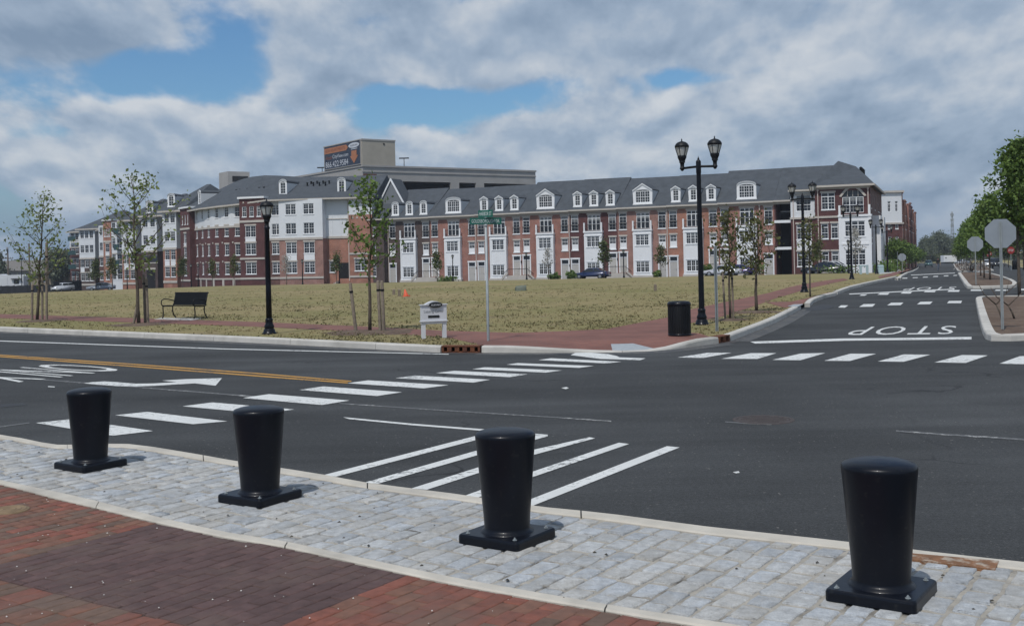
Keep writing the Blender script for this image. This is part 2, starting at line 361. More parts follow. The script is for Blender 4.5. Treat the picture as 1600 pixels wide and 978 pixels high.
def grass_mat():
    m = bpy.data.materials.new('dry grass ground'); m.use_nodes = True; nt = m.node_tree; N = nt.nodes; L = nt.links; b = N['Principled BSDF']; b.inputs['Roughness'].default_value = .95; b.inputs['Specular IOR Level'].default_value = .1
    g = N.new('ShaderNodeNewGeometry')
    def noise(sc, det=6, rg=.65):
        n = N.new('ShaderNodeTexNoise'); n.inputs['Scale'].default_value = sc; n.inputs['Detail'].default_value = det; n.inputs['Roughness'].default_value = rg; L.new(g.outputs['Position'], n.inputs['Vector']); return n.outputs[0]
    def mixc(f, lo, hi, c, col):
        mr = N.new('ShaderNodeMapRange'); L.new(f, mr.inputs[0]); mr.inputs[1].default_value = lo; mr.inputs[2].default_value = hi
        mx = N.new('ShaderNodeMix'); mx.data_type = 'RGBA'; L.new(mr.outputs[0], mx.inputs[0])
        if isinstance(c, tuple): mx.inputs[6].default_value = (*c, 1)
        else: L.new(c, mx.inputs[6])
        mx.inputs[7].default_value = (*col, 1); return mx.outputs[2]
    c = mixc(noise(.10), .38, .60, (.295, .238, .128), (.215, .198, .088))
    c = mixc(noise(1.1), .50, .75, c, (.18, .17, .076))
    c = mixc(noise(4.5), .56, .74, c, (.26, .20, .11))
    c = mixc(noise(12, 5), .64, .88, c, (.125, .115, .056))
    c = mixc(noise(.45, 5), .60, .72, c, (.235, .185, .12))
    L.new(c, b.inputs['Base Color'])
    bp = N.new('ShaderNodeBump'); bp.inputs['Strength'].default_value = .8; bp.inputs['Distance'].default_value = .05; L.new(noise(22, 5), bp.inputs['Height']); L.new(bp.outputs[0], b.inputs['Normal'])
    return m
def leaf_mat(name, c1, c2, island=.4):
    m = bpy.data.materials.new(name); m.use_nodes = True; nt = m.node_tree; N = nt.nodes; L = nt.links; b = N['Principled BSDF']; b.inputs['Roughness'].default_value = .55; b.inputs['Specular IOR Level'].default_value = .25
    g = N.new('ShaderNodeNewGeometry'); mx = N.new('ShaderNodeMix'); mx.data_type = 'RGBA'; L.new(g.outputs['Random Per Island'], mx.inputs[0]); mx.inputs[6].default_value = (*c1, 1); mx.inputs[7].default_value = (*c2, 1)
    L.new(mx.outputs[2], b.inputs['Base Color'])
    tr = N.new('ShaderNodeBsdfTranslucent'); L.new(mx.outputs[2], tr.inputs[0]); ms = N.new('ShaderNodeMixShader'); ms.inputs[0].default_value = .3
    L.new(b.outputs[0], ms.inputs[1]); L.new(tr.outputs[0], ms.inputs[2]); L.new(ms.outputs[0], N['Material Output'].inputs[0]); MATS[name] = m; return m
ASPH = asphalt_mat(); WHITE_PAINT = paint_mat('white road paint', (.64, .65, .63), .46, sc=15.0); YELLOW_PAINT = paint_mat('yellow road paint', (.50, .26, .045), .55)
FADED = paint_mat('faded road paint', (.52, .52, .50), 1.04, sc=13.0); GRASS = grass_mat()
CONC = mat('kerb concrete', (.50, .48, .44), .9, var=.16, vscale=2.2, bump=.3, bscale=60, col2=(.38, .365, .33), c2scale=.6, c2lo=.48, c2hi=.7)
STRIP = mat('edging concrete', (.50, .465, .40), .9, var=.15, vscale=3.5, bump=.3, bscale=70, col2=(.38, .355, .31), c2scale=1.3, c2lo=.5, c2hi=.75)
PAVER = brick_mat('path brick', (.20, .085, .062), (.16, .065, .05), (.15, .10, .08), .2, .1, True, .22)
BLACK = mat('black enamel', (.005, .0065, .011), .36, spec=.20, coat=.05, var=.25, vscale=4, bump=.05, bscale=30, col2=(.02, .021, .022), c2scale=24, c2lo=.60, c2hi=.80)
BLACKM = mat('black painted metal', (.008, .009, .011), .5, spec=.25, var=.15, vscale=6)
GALV = mat('galvanised steel', (.30, .33, .34), .55, .35, var=.18, vscale=5)
ALU = mat('bare aluminium sign back', (.27, .30, .33), .6, .2, var=.08, vscale=3)
WHITE = mat('white trim', (.80, .81, .82), .6, var=.05, vscale=.7)
SIDING = mat('white siding', (.70, .72, .74), .7, var=.05, vscale=.5)
CREAM = mat('pale sandstone trim', (.50, .46, .41), .85, var=.1, vscale=1.0)
ROOF = mat('grey shingle roof', (.070, .079, .090), .9, var=.22, vscale=1.1, bump=.4, bscale=6, spec=.2)
GLASS = glass_mat('window glass'); GLASS2 = glass_mat('dark window glass', share=.25)
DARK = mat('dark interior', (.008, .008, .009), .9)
B_RED = brick_mat('red brick', (.315, .098, .062), (.265, .084, .054)); B_ORANGE = brick_mat('orange brick', (.375, .125, .060), (.315, .102, .052))
B_PINK = brick_mat('pinkish brick', (.315, .130, .094), (.27, .110, .080)); B_BROWN = brick_mat('dark brown brick', (.088, .052, .045), (.068, .042, .037), (.11, .095, .085))
B_MAROON = brick_mat('maroon brick', (.105, .026, .026), (.082, .021, .022), (.12, .08, .07)); B_DKRED = brick_mat('dark red brown brick', (.145, .062, .050), (.115, .05, .042), (.16, .12, .10))
PARK = mat('precast concrete', (.37, .355, .335), .9, var=.12, vscale=.35, bump=.1, bscale=8); PARK2 = mat('tan precast concrete', (.39, .355, .295), .9, var=.15, vscale=.3)
WOOD = mat('weathered wood', (.19, .155, .12), .9, var=.3, vscale=9, bump=.4, bscale=50); BARK = mat('grey brown bark', (.095, .075, .058), .95, var=.35, vscale=14, bump=.6, bscale=60)
RUST = mat('rusty cast iron', (.15, .052, .022), .9, var=.35, vscale=7, bump=.5, bscale=50, col2=(.10, .035, .02), c2scale=5)
MULCH = mat('brown mulch', (.105, .068, .046), .98, var=.4, vscale=6, bump=.9, bscale=40, col2=(.14, .10, .07), c2scale=2)
LEAF_Y = leaf_mat('young leaves', (.235, .28, .10), (.13, .175, .05)); LEAF_G = leaf_mat('green leaves', (.16, .235, .055), (.09, .15, .034)); LEAF_D = leaf_mat('dull far leaves', (.12, .145, .05), (.075, .095, .035))
LEAF_B = leaf_mat('bronze young leaves', (.13, .15, .05), (.10, .095, .038)); LEAF_W = leaf_mat('pale blossom', (.5, .48, .45), (.35, .34, .3))
LEAF_F = leaf_mat('distant grey leaves', (.17, .195, .125), (.115, .14, .095))
# ================================================================== GROUND, ROADS, KERBS
def px_poly(pts, dz=0.0): return [P(x, y, dz) for x, y in pts]
base = drape('ground', [(-1100,-55), (1100,-55), (1100,1250), (-1100,1250)], GRASS, -.06, kind='structure')
road = drape('road', [(-230,-12), (150,-12), (150,520), (-230,520)], ASPH, 0.0, kind='structure')
# --- kerb line of the far side (base of the kerb face, picture points turned into ground points)
KERB_A = [(-420,500), (-200,508), (0,518), (200,527), (400,536), (600,546.5), (688,551)]
KERB_B = [(752,551), (860,551.5), (968,550.5), (1031,548), (1062,544.5), (1101,539.5), (1124,536.5)]
KERB_C = [(1142,533), (1200,510), (1225,498), (1252,483)]
KERB_D = [(1266,480), (1273,472.5), (1290,466), (1308,461.5)]
KERB_E = [(1309,460), (1330,452), (1351,446.5), (1372,441.5), (1402,434.5), (1414,431), (1437,415.6)]
def smooth(pts, n=6):
    out = []; q = [pts[0]] + list(pts) + [pts[-1]]
    for i in range(1, len(q)-2):
        for k in range(n):
            t = k/n; a, b, c, d = q[i-1], q[i], q[i+1], q[i+2]
            out.append(((2*b + (c-a)*t + (2*a-5*b+4*c-d)*t*t + (3*b-a-3*c+d)*t**3)*.5))
    out.append(q[-2]); return out
def xy(v): return Vector((v.x, v.y, 0))
def resample(pts, step):
    out = [pts[0]]; acc = 0
    for a, b in zip(pts, pts[1:]):
        L = (b-a).length; d = step-acc
        while d <= L:
            out.append(a + (b-a)*(d/L)); d += step
        acc = (acc + L) % step
    if (out[-1]-pts[-1]).length > .05: out.append(pts[-1])
    return out
kerb_root = tag(link('kerb', None), None, None, None, 'structure')
def kerb(pts, w=.2, hf=None, h=.14, seg=3.0, left=True, parent=None, name='kerb_stone', mats=CONC, closed=False):
    """swept kerb; pts on the ground at the road face; the stone lies to the left of the walking direction if left"""
    pts = [xy(p) for p in pts]; n = len(pts); sgn = 1 if left else -1
    nor = []
    for i in range(n):
        t = (pts[min(i+1, n-1)] - pts[max(i-1, 0)]).normalized(); nor.append(Vector((-t.y, t.x, 0))*sgn)
    L = [0]
    for a, b in zip(pts, pts[1:]): L.append(L[-1] + (b-a).length)
    def at(s):
        s = min(max(s, 0), L[-1]-1e-6)
        for i in range(n-1):
            if s <= L[i+1]:
                t = (s-L[i])/max(1e-6, L[i+1]-L[i]); return pts[i].lerp(pts[i+1], t), nor[i].lerp(nor[i+1], t).normalized()
        return pts[-1], nor[-1]
    s = 0.0
    while s < L[-1]-.05:
        e = min(s+seg, L[-1]); k = max(2, int((e-s)/.6)+1); mb = MB(); rings = []
        for i in range(k+1):
            p, q = at(s+.006 + (e-s-.012)*i/k); z = ground_z(p.x, p.y)
            hh = h if hf is None else hf(p)
            prof = ((0, -.05), (.012, hh-.03), (.032, hh), (w, hh), (w, -.05))
            rings.append([(p.x+q.x*a, p.y+q.y*a, z+b) for a, b in prof])
        vs = [v for r in rings for v in r]; fs = []
        for i in range(k):
            for j in range(5): fs.append((i*5+j, i*5+(j+1) % 5, i*5+5+(j+1) % 5, i*5+5+j))
        fs += [tuple(range(5)), tuple(range(k*5+4, k*5-1, -1))]
        mb.add(vs, fs); mb.build(name, mats, parent or kerb_root); s = e
    return pts, nor
wA = smooth([P(*p) for p in KERB_A]); wB = smooth([P(*p) for p in KERB_B]); wC = smooth([P(*p) for p in KERB_C]); wD = smooth([P(*p) for p in KERB_D]); wE = smooth([P(*p) for p in KERB_E])
def px_of(p, z=0.0): d = Vector((p.x, p.y, z-CAMZ)); return PX0 + FPX*d.dot(CR)/d.y
def drop_h(p):
    x = px_of(p)
    for (a, ha), (b, hb) in zip(((0,.14),(800,.14),(955,.022),(1034,.022),(1096,.14)), ((800,.14),(955,.022),(1034,.022),(1096,.14),(9999,.14))):
        if x <= b: return ha + (hb-ha)*(x-a)/(b-a)
    return .14
for w_ in (wA, wC, wD, wE): kerb(w_)
wB = resample(wB, .35); kerb(wB, hf=drop_h)
# --- field: raised behind the kerb, out to the far street
def inset(pts, d):
    out = []
    for i, p in enumerate(pts):
        t = (pts[min(i+1, len(pts)-1)] - pts[max(i-1, 0)]).normalized(); out.append(Vector((p.x - t.y*d, p.y + t.x*d, 0)))
    return out
in1, in2 = inset(wB, .19), inset(wB, 1.5)
ri = [i for i, p in enumerate(wB) if 795 < px_of(p) < 1098]; r0_, r1_ = ri[0], ri[-1]
wBf = in1[:r0_+1] + in2[r0_:r1_+1] + in1[r1_:]
edge = inset(wA, .19) + wBf + [q for w_ in (wC, wD, wE[:-6]) for q in inset(w_, .19)]
mb = MB(); nv = 5
for i in range(r0_, r1_+1):
    za = drop_h(wB[i]) - .006
    for v in range(nv+1):
        q = in1[i].lerp(in2[i], v/nv); e = min(1, v/nv*1.05); mb.v.append((q.x, q.y, za + (.132-za)*e))
nc = r1_-r0_+1
for i in range(nc-1):
    for v in range(nv): mb.f.append((i*(nv+1)+v, i*(nv+1)+v+1, (i+1)*(nv+1)+v+1, (i+1)*(nv+1)+v)); mb.m.append(0); mb.sm.append(False)
mb.f = [tuple(reversed(f)) for f in mb.f]
cr_ = mb.build('path', PAVER, None, False); cr_['kind'] = 'structure'
ts_ = [i for i in range(r0_, r1_+1) if 952 < px_of(wB[i]) < 1034]
mb2 = MB(); i0, i1 = ts_[0]-r0_, ts_[-1]-r0_
tile = thing('ramp_slab', 'pale grey ramp slab let into the red brick pavement at the rounded corner', 'ramp slab', (0,0,0))
nt_ = 6
for i in range(i0, i1):
    q = [Vector(mb.v[j]) for j in (i*(nv+1), i*(nv+1)+3, (i+1)*(nv+1)+3, (i+1)*(nv+1))]
    mb2.add([p+Vector((0,0,.008)) for p in q] + [p+Vector((0,0,-.01)) for p in q], [(0,1,2,3),(0,4,5,1),(2,6,7,3),(1,5,6,2),(3,7,4,0)])
RAMP_MB = mb2
farR = D(1352, 118); farL = D(-260, 205)
fld = edge[:]
while (fld[-1] - xy(farR)).length < .1: fld.pop()
fld = [p for p in fld if p.y < 112] + [xy(D(1384, 113)), xy(D(1300, 121)), xy(D(1000, 131)), xy(D(700, 141)), xy(D(520, 148)), xy(D(420, 150)), xy(D(300, 160)), xy(D(160, 182)), xy(D(60, 193)), xy(D(-400, 214))]
field = drape('field', fld, GRASS, .125, kind='structure')
# --- brick path, corner plaza and lead-off walk
path_px = [(-380,481), (-200,484.5), (0,490.6), (200,496.5), (400,503), (560,509.5), (690,516.5), (806,520), (876,517.5), (947,514), (989,506), (1042,496), (1079,483.4), (1158,466.6), (1200,458), (1234,448.5), (1262,443), (1300,437), (1318,435),
           (1326,437.5), (1290,445), (1262,451), (1240,458), (1212,466), (1180,478), (1130,494), (1080,504.5), (1072,513), (1074,519.5), (1092,520.5), 'B', (742,537), (726,533), (690,526), (560,518), (400,510.3), (200,503.5), (0,497), (-200,491), (-380,487)]
_k = path_px.index('B'); path_pts = [xy(p) for p in px_poly(path_px[:_k], .13)] + [p for p in reversed(wBf) if px_of(p) > 756] + [xy(p) for p in px_poly(path_px[_k+1:], .13)]
path = drape('path', path_pts, PAVER, .131, kind='structure')
walk2 = drape('path', px_poly([(1196,472), (1236,471.5), (1262,466), (1297,456.5), (1300,457), (1281,461), (1262,468), (1254,475.5), (1246,477.5), (1226,481), (1212,477)], .13), PAVER, .135, kind='structure')
walk3 = drape('path', px_poly([(1398,430.5), (1430,415), (1424,415), (1392,427), (1372,432.5), (1374,435)], .13), PAVER, .135, kind='structure')
walk4 = drape('path', px_poly([(1392,427), (1424,414.6), (1413,414.6), (1381,425), (1372,429)], .13), mat('pale concrete walk', (.42,.41,.38), .9, var=.1), .139, kind='structure')
RAMPM = mat('tactile paving', (.33, .36, .38), .85, var=.15, vscale=12, bump=.6, bscale=70)
def ramp(pts):
    t = tag(link('paving_slab', None), 'pale grey tactile ramp slab set in the brick pavement', 'slab'); return t
def slab(name, label, cat, pts, m_, dz, th=.012):
    w = px_poly(pts, dz); mb = MB(); n = len(w)
    vs = [(p.x, p.y, p.z+.006) for p in w] + [(p.x, p.y, p.z-th) for p in w]
    mb.add(vs, [tuple(range(n)), tuple(range(2*n-1, n-1, -1))] + [(i, i+n, (i+1) % n+n, (i+1) % n) for i in range(n)])
    o = mb.build(name, m_); tag(o, label, cat); return o
RAMP_MB.build('slab', RAMPM, tile)
slab('ramp_slab', 'small pale ramp slab beside the kerb near the second double lamp', 'ramp slab', [(1231,478.6), (1241,475.6), (1255,475.4), (1247,479)], RAMPM, .14)
slab('concrete_pad', 'narrow pale concrete pad in the grass under the black bench', 'pad', [(241,499), (252,496.6), (316,497.6), (300,500.5)], CONC, .135)
# --- storm drain inlets of rusty iron
def inlet(pa, pb, label, holes):
    a, b = P(*pa), P(*pb); u = (xy(b)-xy(a)); L = u.length; u.normalize(); rz = math.atan2(u.y, u.x)
    t = thing('storm_drain', label, 'storm drain', (a.x, a.y, ground_z(a.x, a.y)), rz)
    mb = MB(); hw = .62*L/holes/1.0
    mb.box(0, L, .0, .22, .125, .15); mb.box(0, L, .012, .2, -.04, .028)
    x = 0.0; st = L/holes
    for k in range(holes+1):
        c = k*st; mb.box(max(0, c-st*.28), min(L, c+st*.28), .006, .2, .028, .125)
    mb.build('grate_box', RUST, t)
    mb = MB(); mb.box(0, L, .2, .23, -.03, .12); mb.build('back_plate', DARK, t)
    mb = MB(); mb.quad((-.1,-.24,.004),(L+.1,-.2,.004),(L+.06,-.005,.004),(-.06,-.005,.004)); mb.build('rust_stain', paint_mat('rust stain', (.10,.055,.032), 1.1, sc=9), t)
    return t
inlet((690,551.2), (750,551.2), 'rusty iron storm drain inlet set in the kerb before the street name pole', 5)
inlet((1125,536.3), (1141,533.2), 'small rusty drain inlet in the kerb close to the tall double lamp', 2)
# --- islands in the middle of the right-hand road
def island(name, pts, label=None):
    w = smooth([P(*p) for p in pts] + [P(*pts[0])], 4)
    area = sum(a.x*b.y - b.x*a.y for a, b in zip(w, w[1:]))
    rt = tag(link('kerb', None), None, None, None, 'structure')
    kerb(w, left=area > 0, parent=rt, w=.22)
    ins = inset(w[:-1], .2 if area > 0 else -.2)
    o = drape(name, ins, MULCH, .10, kind='structure'); return w
I1 = island('island_soil', [(1524,471), (1528,494), (1536,524), (1546,532), (1565,533.6), (1640,531), (1850,525), (1850,468), (1640,467), (1550,467.5), (1530,468.6)])
I2 = island('island_soil', [(1496.5,428.8), (1503,440), (1509,449), (1520,451.5), (1580,450), (1589,447.5), (1584,441), (1556,431), (1530,427.5), (1505,427.5)])
I3 = island('island_soil', [(1489.6,413), (1493.5,420), (1497,424.6), (1510,425), (1545,424.6), (1551,422.5), (1538,413.5), (1512,412)])
# right verge beyond the second carriageway
rv = [(1566,411), (1576,413.5), (1602,420), (1680,440), (1800,468), (2000,500)]
wv = smooth([P(*p) for p in rv], 4); kerb(list(reversed(wv)), left=False)
vr = inset(wv, -.2); verge = drape('verge', [*vr, (140, 60, 0), (148, 330, 0), tuple(D(1700, 330)), tuple(D(1566, 330))] if False else [xy(p) for p in vr] + [Vector((120, 40, 0)), Vector((148, 400, 0)), xy(D(1545, 400))], GRASS, .12, kind='structure')

# ================================================================== ROAD MARKINGS (children of the road)
def mark(name, pts, m_=WHITE_PAINT, dz=.005): return drape(name, px_poly(pts), m_, dz, road)
for q in ([(56,661),(113,655),(239,673.6),(176,681)], [(180,649),(230,643.7),(355,658.5),(301.6,663)], [(285,635),(332,629),(460,640),(410,646.5)], [(379.5,622),(420,616),(546,626),(503,633)],
          [(467.5,609.4),(505,604),(628,613),(589,619)], [(542.6,599),(575,594.5),(700.7,602),(662,607)], [(618,591),(648,587),(766,593.4),(739.5,598)], [(681,583),(710,579.6),(824.5,585),(796,589.5)],
          [(738,577),(758,574),(878,579),(852.6,582.4)], [(791,570),(809,567.5),(928,572),(904.7,575)], [(841,562.7),(861,560),(971,565.5),(947,568)],
          [(891.5,555),(899,551.5),(921,551),(950,553.5),(964,556.5),(968,558.5),(1009,560),(1000,563),(972,562),(938,561)]):
    mark('crosswalk_stripe', q)
for q in ([(1058.5,558.8),(1105,551.5),(1143,551.5),(1098.8,559.4)], [(1127,560.8),(1173,552),(1213,552),(1184,561)], [(1206.7,562.5),(1251,552.7),(1289.6,551.8),(1251,563)], [(1287.7,563.9),(1328.8,552.9),(1369,553),(1328,564.2)],
          [(1371.5,565),(1412,554),(1453.7,554.5),(1412,565.5)], [(1460,566.5),(1503,555),(1543.6,555.5),(1509,567.3)], [(1561,568.5),(1594,556.6),(1636,557),(1612,569.5)], [(1662,570),(1692,558),(1736,558.4),(1716,571)]):
    mark('crosswalk_stripe', q)
def c4(pts): return [(1150+x*.30675, 380+y*.30675) for x, y in pts]
for q in ([(520,328),(535,317),(572,317),(555,329)], [(627,325),(650,311),(710,310),(695,324)], [(770,317),(790,304),(853,303),(838,316)], [(922,312),(940,299),(1002,298),(988,311)], [(1075,306),(1085,295),(1152,294),(1145,306)],
          [(628,268),(640,262),(670,261),(655,268)], [(720,263),(735,255),(783,254),(772,263)], [(838,257),(850,249),(898,248),(888,257)], [(957,250),(965,243),(1018,243),(1012,250)], [(1077,248),(1085,240),(1140,239),(1135,248)],
          [(1195,243.5),(1197,237),(1258,237),(1257,243.5)], [(1317,243),(1325,237),(1385,237),(1382,243)], [(1440,240),(1448,233),(1505,233),(1500,240)],
          [(845,181),(850,176.5),(875,176),(870,180.5)], [(898,178),(903,174.5),(928,174),(923,177.5)], [(950,175.5),(955,171.5),(979,171),(975,175)], [(1003,172),(1007,168),(1031,167.5),(1028,171.5)], [(1057,169),(1060,165),(1083,164.5),(1081,168.5)], [(1106,166.5),(1109,163),(1128,162.5),(1126,166)]):
    mark('crosswalk_stripe', c4(q))
mark('stop_line', [(1172,534), (1318,529), (1400,528.4), (1518,526.6), (1518,530.6), (1400,531.6), (1320,532.6), (1180,537)])
mark('stop_line', c4([(575,257.5), (840,245), (1110,233), (1112,237), (842,249), (580,261.5)]))
mark('stop_line', c4([(890,161.5), (1115,151), (1116,153.5), (892,164)]))
# centre line, edge line, hatching
mark('centre_line', [(-300,533.8), (0,554.2), (200,568), (400,582.7), (549,595.3), (549,596.9), (400,584.5), (200,569.6), (0,555.7), (-300,535)], YELLOW_PAINT)
mark('centre_line', [(-300,535.8), (0,556.6), (200,571.2), (400,586.5), (544,597.6), (543,599.3), (400,588.4), (200,572.9), (0,558.1), (-300,537)], YELLOW_PAINT)
mark('edge_line', [(-300,524), (0,532.3), (350,544.8), (701,553.2), (701,554.2), (350,546), (0,533.5), (-300,525)])
mark('parking_line', [(536,652), (645,662.3), (782,673), (856,679.6), (856,682), (782,675.6), (645,664.8), (545,655)])
for q in ([(504,743),(745,681),(768,674.6),(782,675.5),(747,687),(525,745)], [(569,754.5),(746,704),(835,679.5),(856,682),(746,711.5),(591,756)], [(643,763.5),(749,730),(834,703),(921,683.5),(930,685),(834,711),(749,739),(667,765.5)],
          [(723,776),(833,737),(967,692),(983,694),(833,745.5),(746,778)], [(800,791),(829,780.5),(1042,697.5),(1062,699.3),(829,792),(822,794.5)]):
    mark('hatch_stripe', q)
def c1(pts): return [(x*.2556, 430+y*.2556) for x, y in pts]
mark('turn_arrow', c1([(515,662), (560,655), (640,650), (720,655), (830,664), (940,662.5), (1080,654.5), (990,645), (1140,636), (1357,630), (1318,676), (1190,662), (1070,669), (940,677), (820,681), (720,679), (600,670)]))
def road_word(word, a, b, c, vec=None):
    A, C_ = xy(P(*a)), xy(P(*c)); B = xy(P(*b)) if b else A + xy(vec); z = ground_z(A.x, A.y) + .006
    n = Vector((0, 0, 1))
    if A.y > 64:                                                # lie on the falling road
        A.z = ground_z(A.x, A.y); B.z = ground_z(B.x, B.y); C_.z = ground_z(C_.x, C_.y); A.z += .012; B.z += .012; C_.z += .012
    else: A.z = B.z = C_.z = z
    x = (B-A); y = (C_-A)
    text('road_lettering', word, WHITE_PAINT, road, x.length, y.length, basis(A, x.normalized(), y.normalized(), n), 1.22 if word == 'STOP' else 1.0)
road_word('STOP', (1495,509.3), (1343,511), (1487,522.2))
road_word('STOP', (1495,448.2), (1418,449.4), (1491,452.6))
_s = P(31,597.5)-P(203,577); road_word('ONLY', (86,568.4), None, (203,577), _s)
mark('faded_line', [(40,590.5), (130,597.5), (300,611), (460,624), (460,625.6), (300,612.8), (130,599), (40,592)], FADED, .004)
mark('faded_line', [(530,629.6), (700,641), (860,651), (955,657.5), (955,659), (860,652.6), (700,642.6), (530,631.2)], FADED, .004)
mark('faded_line', [(1400,672.6), (1500,679.5), (1720,693), (1720,696), (1500,681.8), (1400,674.6)], FADED, .004)
mark('faded_line', [(-40,672), (0,666), (46,660), (46,661.6), (0,668), (-40,674.4)], FADED, .004)
mark('faded_line', [(1133,658.4), (1170,661), (1206,662.4), (1206,664.2), (1170,663), (1133,660)], FADED, .004)
PATCH = paint_mat('tar patch', (.031, .033, .036), .5, sc=6)
DUST = paint_mat('gutter dust', (.135, .128, .115), .95, sc=7.0)
def gutter_dust(w_, off, left=1):
    a = [Vector((p.x, p.y, 0)) for p in inset(w_, -.01*left)]; b = inset(w_, -off*left); k = [i for i, p in enumerate(a) if p.length < 60]
    if len(k) > 2: drape('gutter_dust', [a[i] for i in k] + [b[i] for i in reversed(k)], DUST, .002, road)
for w_ in (wA, wB, wC): gutter_dust(w_, .42)
mark('tar_patch', c4([(350,345), (372,325), (440,313), (500,318), (490,328), (430,342)]), PATCH, .003)
mark('tar_patch', [(858,553.2), (880,551.8), (945,554.6), (985,556), (1010,558), (1000,559), (905,556)], PATCH, .0028)
mark('tar_patch', [(0,632), (35,629.5), (42,633), (0,637)], PATCH, .003)
mark('paint_chip', [(877,606.4), (885,605), (889,606.6), (884,608.2)]); mark('paint_chip', [(1145,738), (1154,736.6), (1156,739), (1150,740)]); mark('paint_chip', [(75,603.5), (86,604.2), (85,605.4), (75,604.8)])
mc = P(1193, 656)
mh = thing('manhole_cover', 'round reddish brown manhole cover in the asphalt', 'manhole cover', (mc.x, mc.y, 0))
mb = MB(); mb.lathe([(.30,-.02), (.30,.008), (.29,.010), (.0,.010)], 32, cap=False)
for k in range(7):
    y = -.24+.08*k; hw = math.sqrt(max(0, .27**2-y*y)); mb.box(-hw, hw, y-.012, y+.012, .0095, .014)
IRON = mat('brown manhole iron', (.060, .050, .048), .85, var=.25, vscale=9, bump=.4, bscale=80)
mb.build('cover', IRON, mh); mb = MB(); mb.lathe([(.305,-.02), (.305,.009), (.36,.009), (.37,-.02)], 32, cap=False); mb.build('rim', IRON, mh)

# ================================================================== NEAR PAVEMENT: edging strips, cobbles, bricks
OUT_T = [(-160,660), (0,681), (79,696), (120,697), (201,696), (290,709), (375,724), (498,743), (574,757), (723,776), (830,793), (950,805.5), (1100,825.5), (1300,847.5), (1500,871), (1720,895), (2000,925)]
OUT_B = [(-160,665), (0,686), (77,701), (120,702), (193,700.5), (290,716), (375,731), (498,751), (574,765), (712,783), (830,801), (950,815.5), (1100,836.5), (1331,861), (1500,882), (1720,907), (2000,938)]
IN_T = [(-160,718), (0,753), (80,770), (155,787), (247,811), (359,836), (450,850.5), (650,894), (761,916), (950,949), (1111,975), (1300,1004), (1600,1050)]
IN_B = [(-160,723), (0,758.5), (78,779), (150,796), (236,817), (350,842.5), (445,858), (640,901.5), (755,925), (945,958), (1106,984.5), (1296,1014), (1596,1060)]
def L2(pts): return [xy(q) for q in smooth([P(*p) for p in pts], 4)]
oT, oB, iT, iB = L2(OUT_T), L2(OUT_B), L2(IN_T), L2(IN_B)
edging = tag(link('edging', None), None, None, None, 'structure')
def band(name, a, b, z0, z1, seg, m_, parent):
    n = min(len(a), len(b)); Ls = [0]
    for p, q in zip(a, a[1:]): Ls.append(Ls[-1] + (q-p).length)
    def at(pts, t):
        f = t*(len(pts)-1); i = min(int(f), len(pts)-2); return pts[i].lerp(pts[i+1], f-i)
    tot = Ls[-1]; k = max(1, int(tot/seg))
    for j in range(k):
        mb = MB(); t0, t1 = j/k + .0006, (j+1)/k - .0006; ring = []
        for i in range(7):
            t = t0 + (t1-t0)*i/6; p, q = at(a, t), at(b, t); e = (q-p).normalized()*.012
            ring.append([(p.x, p.y, z0), (p.x, p.y, z1-.01), (p.x+e.x, p.y+e.y, z1), (q.x-e.x, q.y-e.y, z1), (q.x, q.y, z1-.01), (q.x, q.y, z0)])
        vs = [v for r in ring for v in r]; fs = []
        for i in range(6):
            for c in range(6): fs.append((i*6+c, i*6+(c+1) % 6, i*6+6+(c+1) % 6, i*6+6+c))
        fs += [tuple(range(6)), tuple(range(41, 35, -1))]
        mb.add(vs, fs); mb.build(name, m_, parent)
band('edging_stone', oT, oB, -.06, .022, 2.4, STRIP, edging); band('edging_stone', iT, iB, -.06, .024, 2.4, STRIP, edging)
def crossing(line, t):                       # where the row e1-coordinate = t crosses the polyline -> e2-coordinate
    for a, b in zip(line, line[1:]):
        ta, tb = a.dot(E1), b.dot(E1)
        if (ta-t)*(tb-t) <= 0 and abs(tb-ta) > 1e-9: return (a.lerp(b, (t-ta)/(tb-ta))).dot(E2)
    return None
def stone_mesh(name, seed, mats, w=1.0, d=1.0, h=1.0, rough=.03, dome=.38, bev=.2, mi=0):
    r = random.Random(seed); mb = MB(); N_ = 5; vs = []; fs = []
    def pt(u, v):                               # rounded top, u,v in -1..1
        e = max(abs(u), abs(v)); fall = 0 if e < .75 else ((e-.75)/.25)**2
        return h*(1 - dome*fall) + r.uniform(-rough, rough)*h
    g = [-1, -.8, 0, .8, 1]
    for a in g:
        for b in g:
            k = 1.0 if max(abs(a), abs(b)) < 1 else 1-bev*r.uniform(0, 1)
            vs.append((a*.5*w*k, b*.5*d*k, pt(a, b)))
    for i in range(4):
        for j in range(4): fs.append((i*5+j, (i+1)*5+j, (i+1)*5+j+1, i*5+j+1))
    ring = [0,5,10,15,20,21,22,23,24,19,14,9,4,3,2,1]; o = len(vs)
    for i in ring: vs.append((vs[i][0], vs[i][1], 0))
    n = len(ring)
    for i in range(n): fs.append((ring[i], ring[(i+1) % n], o+(i+1) % n, o+i))
    mb.add(vs, fs, mi, True); return mb
def granite(name, c, rnd):
    m = mat(name, c, .85, var=.30, vscale=17, bump=.8, bscale=90, dirt=(.37,.35,.31), dscale=3.2, rand=rnd if rnd > 0 else 0, island=-rnd if rnd < 0 else 0, col2=(.50,.51,.51), c2scale=75, c2lo=.45, c2hi=.75); return m
GR = [granite('blue grey granite', (.385, .41, .435), .14), granite('grey granite', (.415, .427, .43), .13), granite('buff granite', (.43, .425, .405), .13)]
GRs = [granite('blue grey granite mass', (.385, .41, .435), -.14), granite('grey granite mass', (.415, .427, .43), -.13), granite('buff granite mass', (.43, .425, .405), -.13)]
cob = []
rr = random.Random(3)
t = -16.0; 
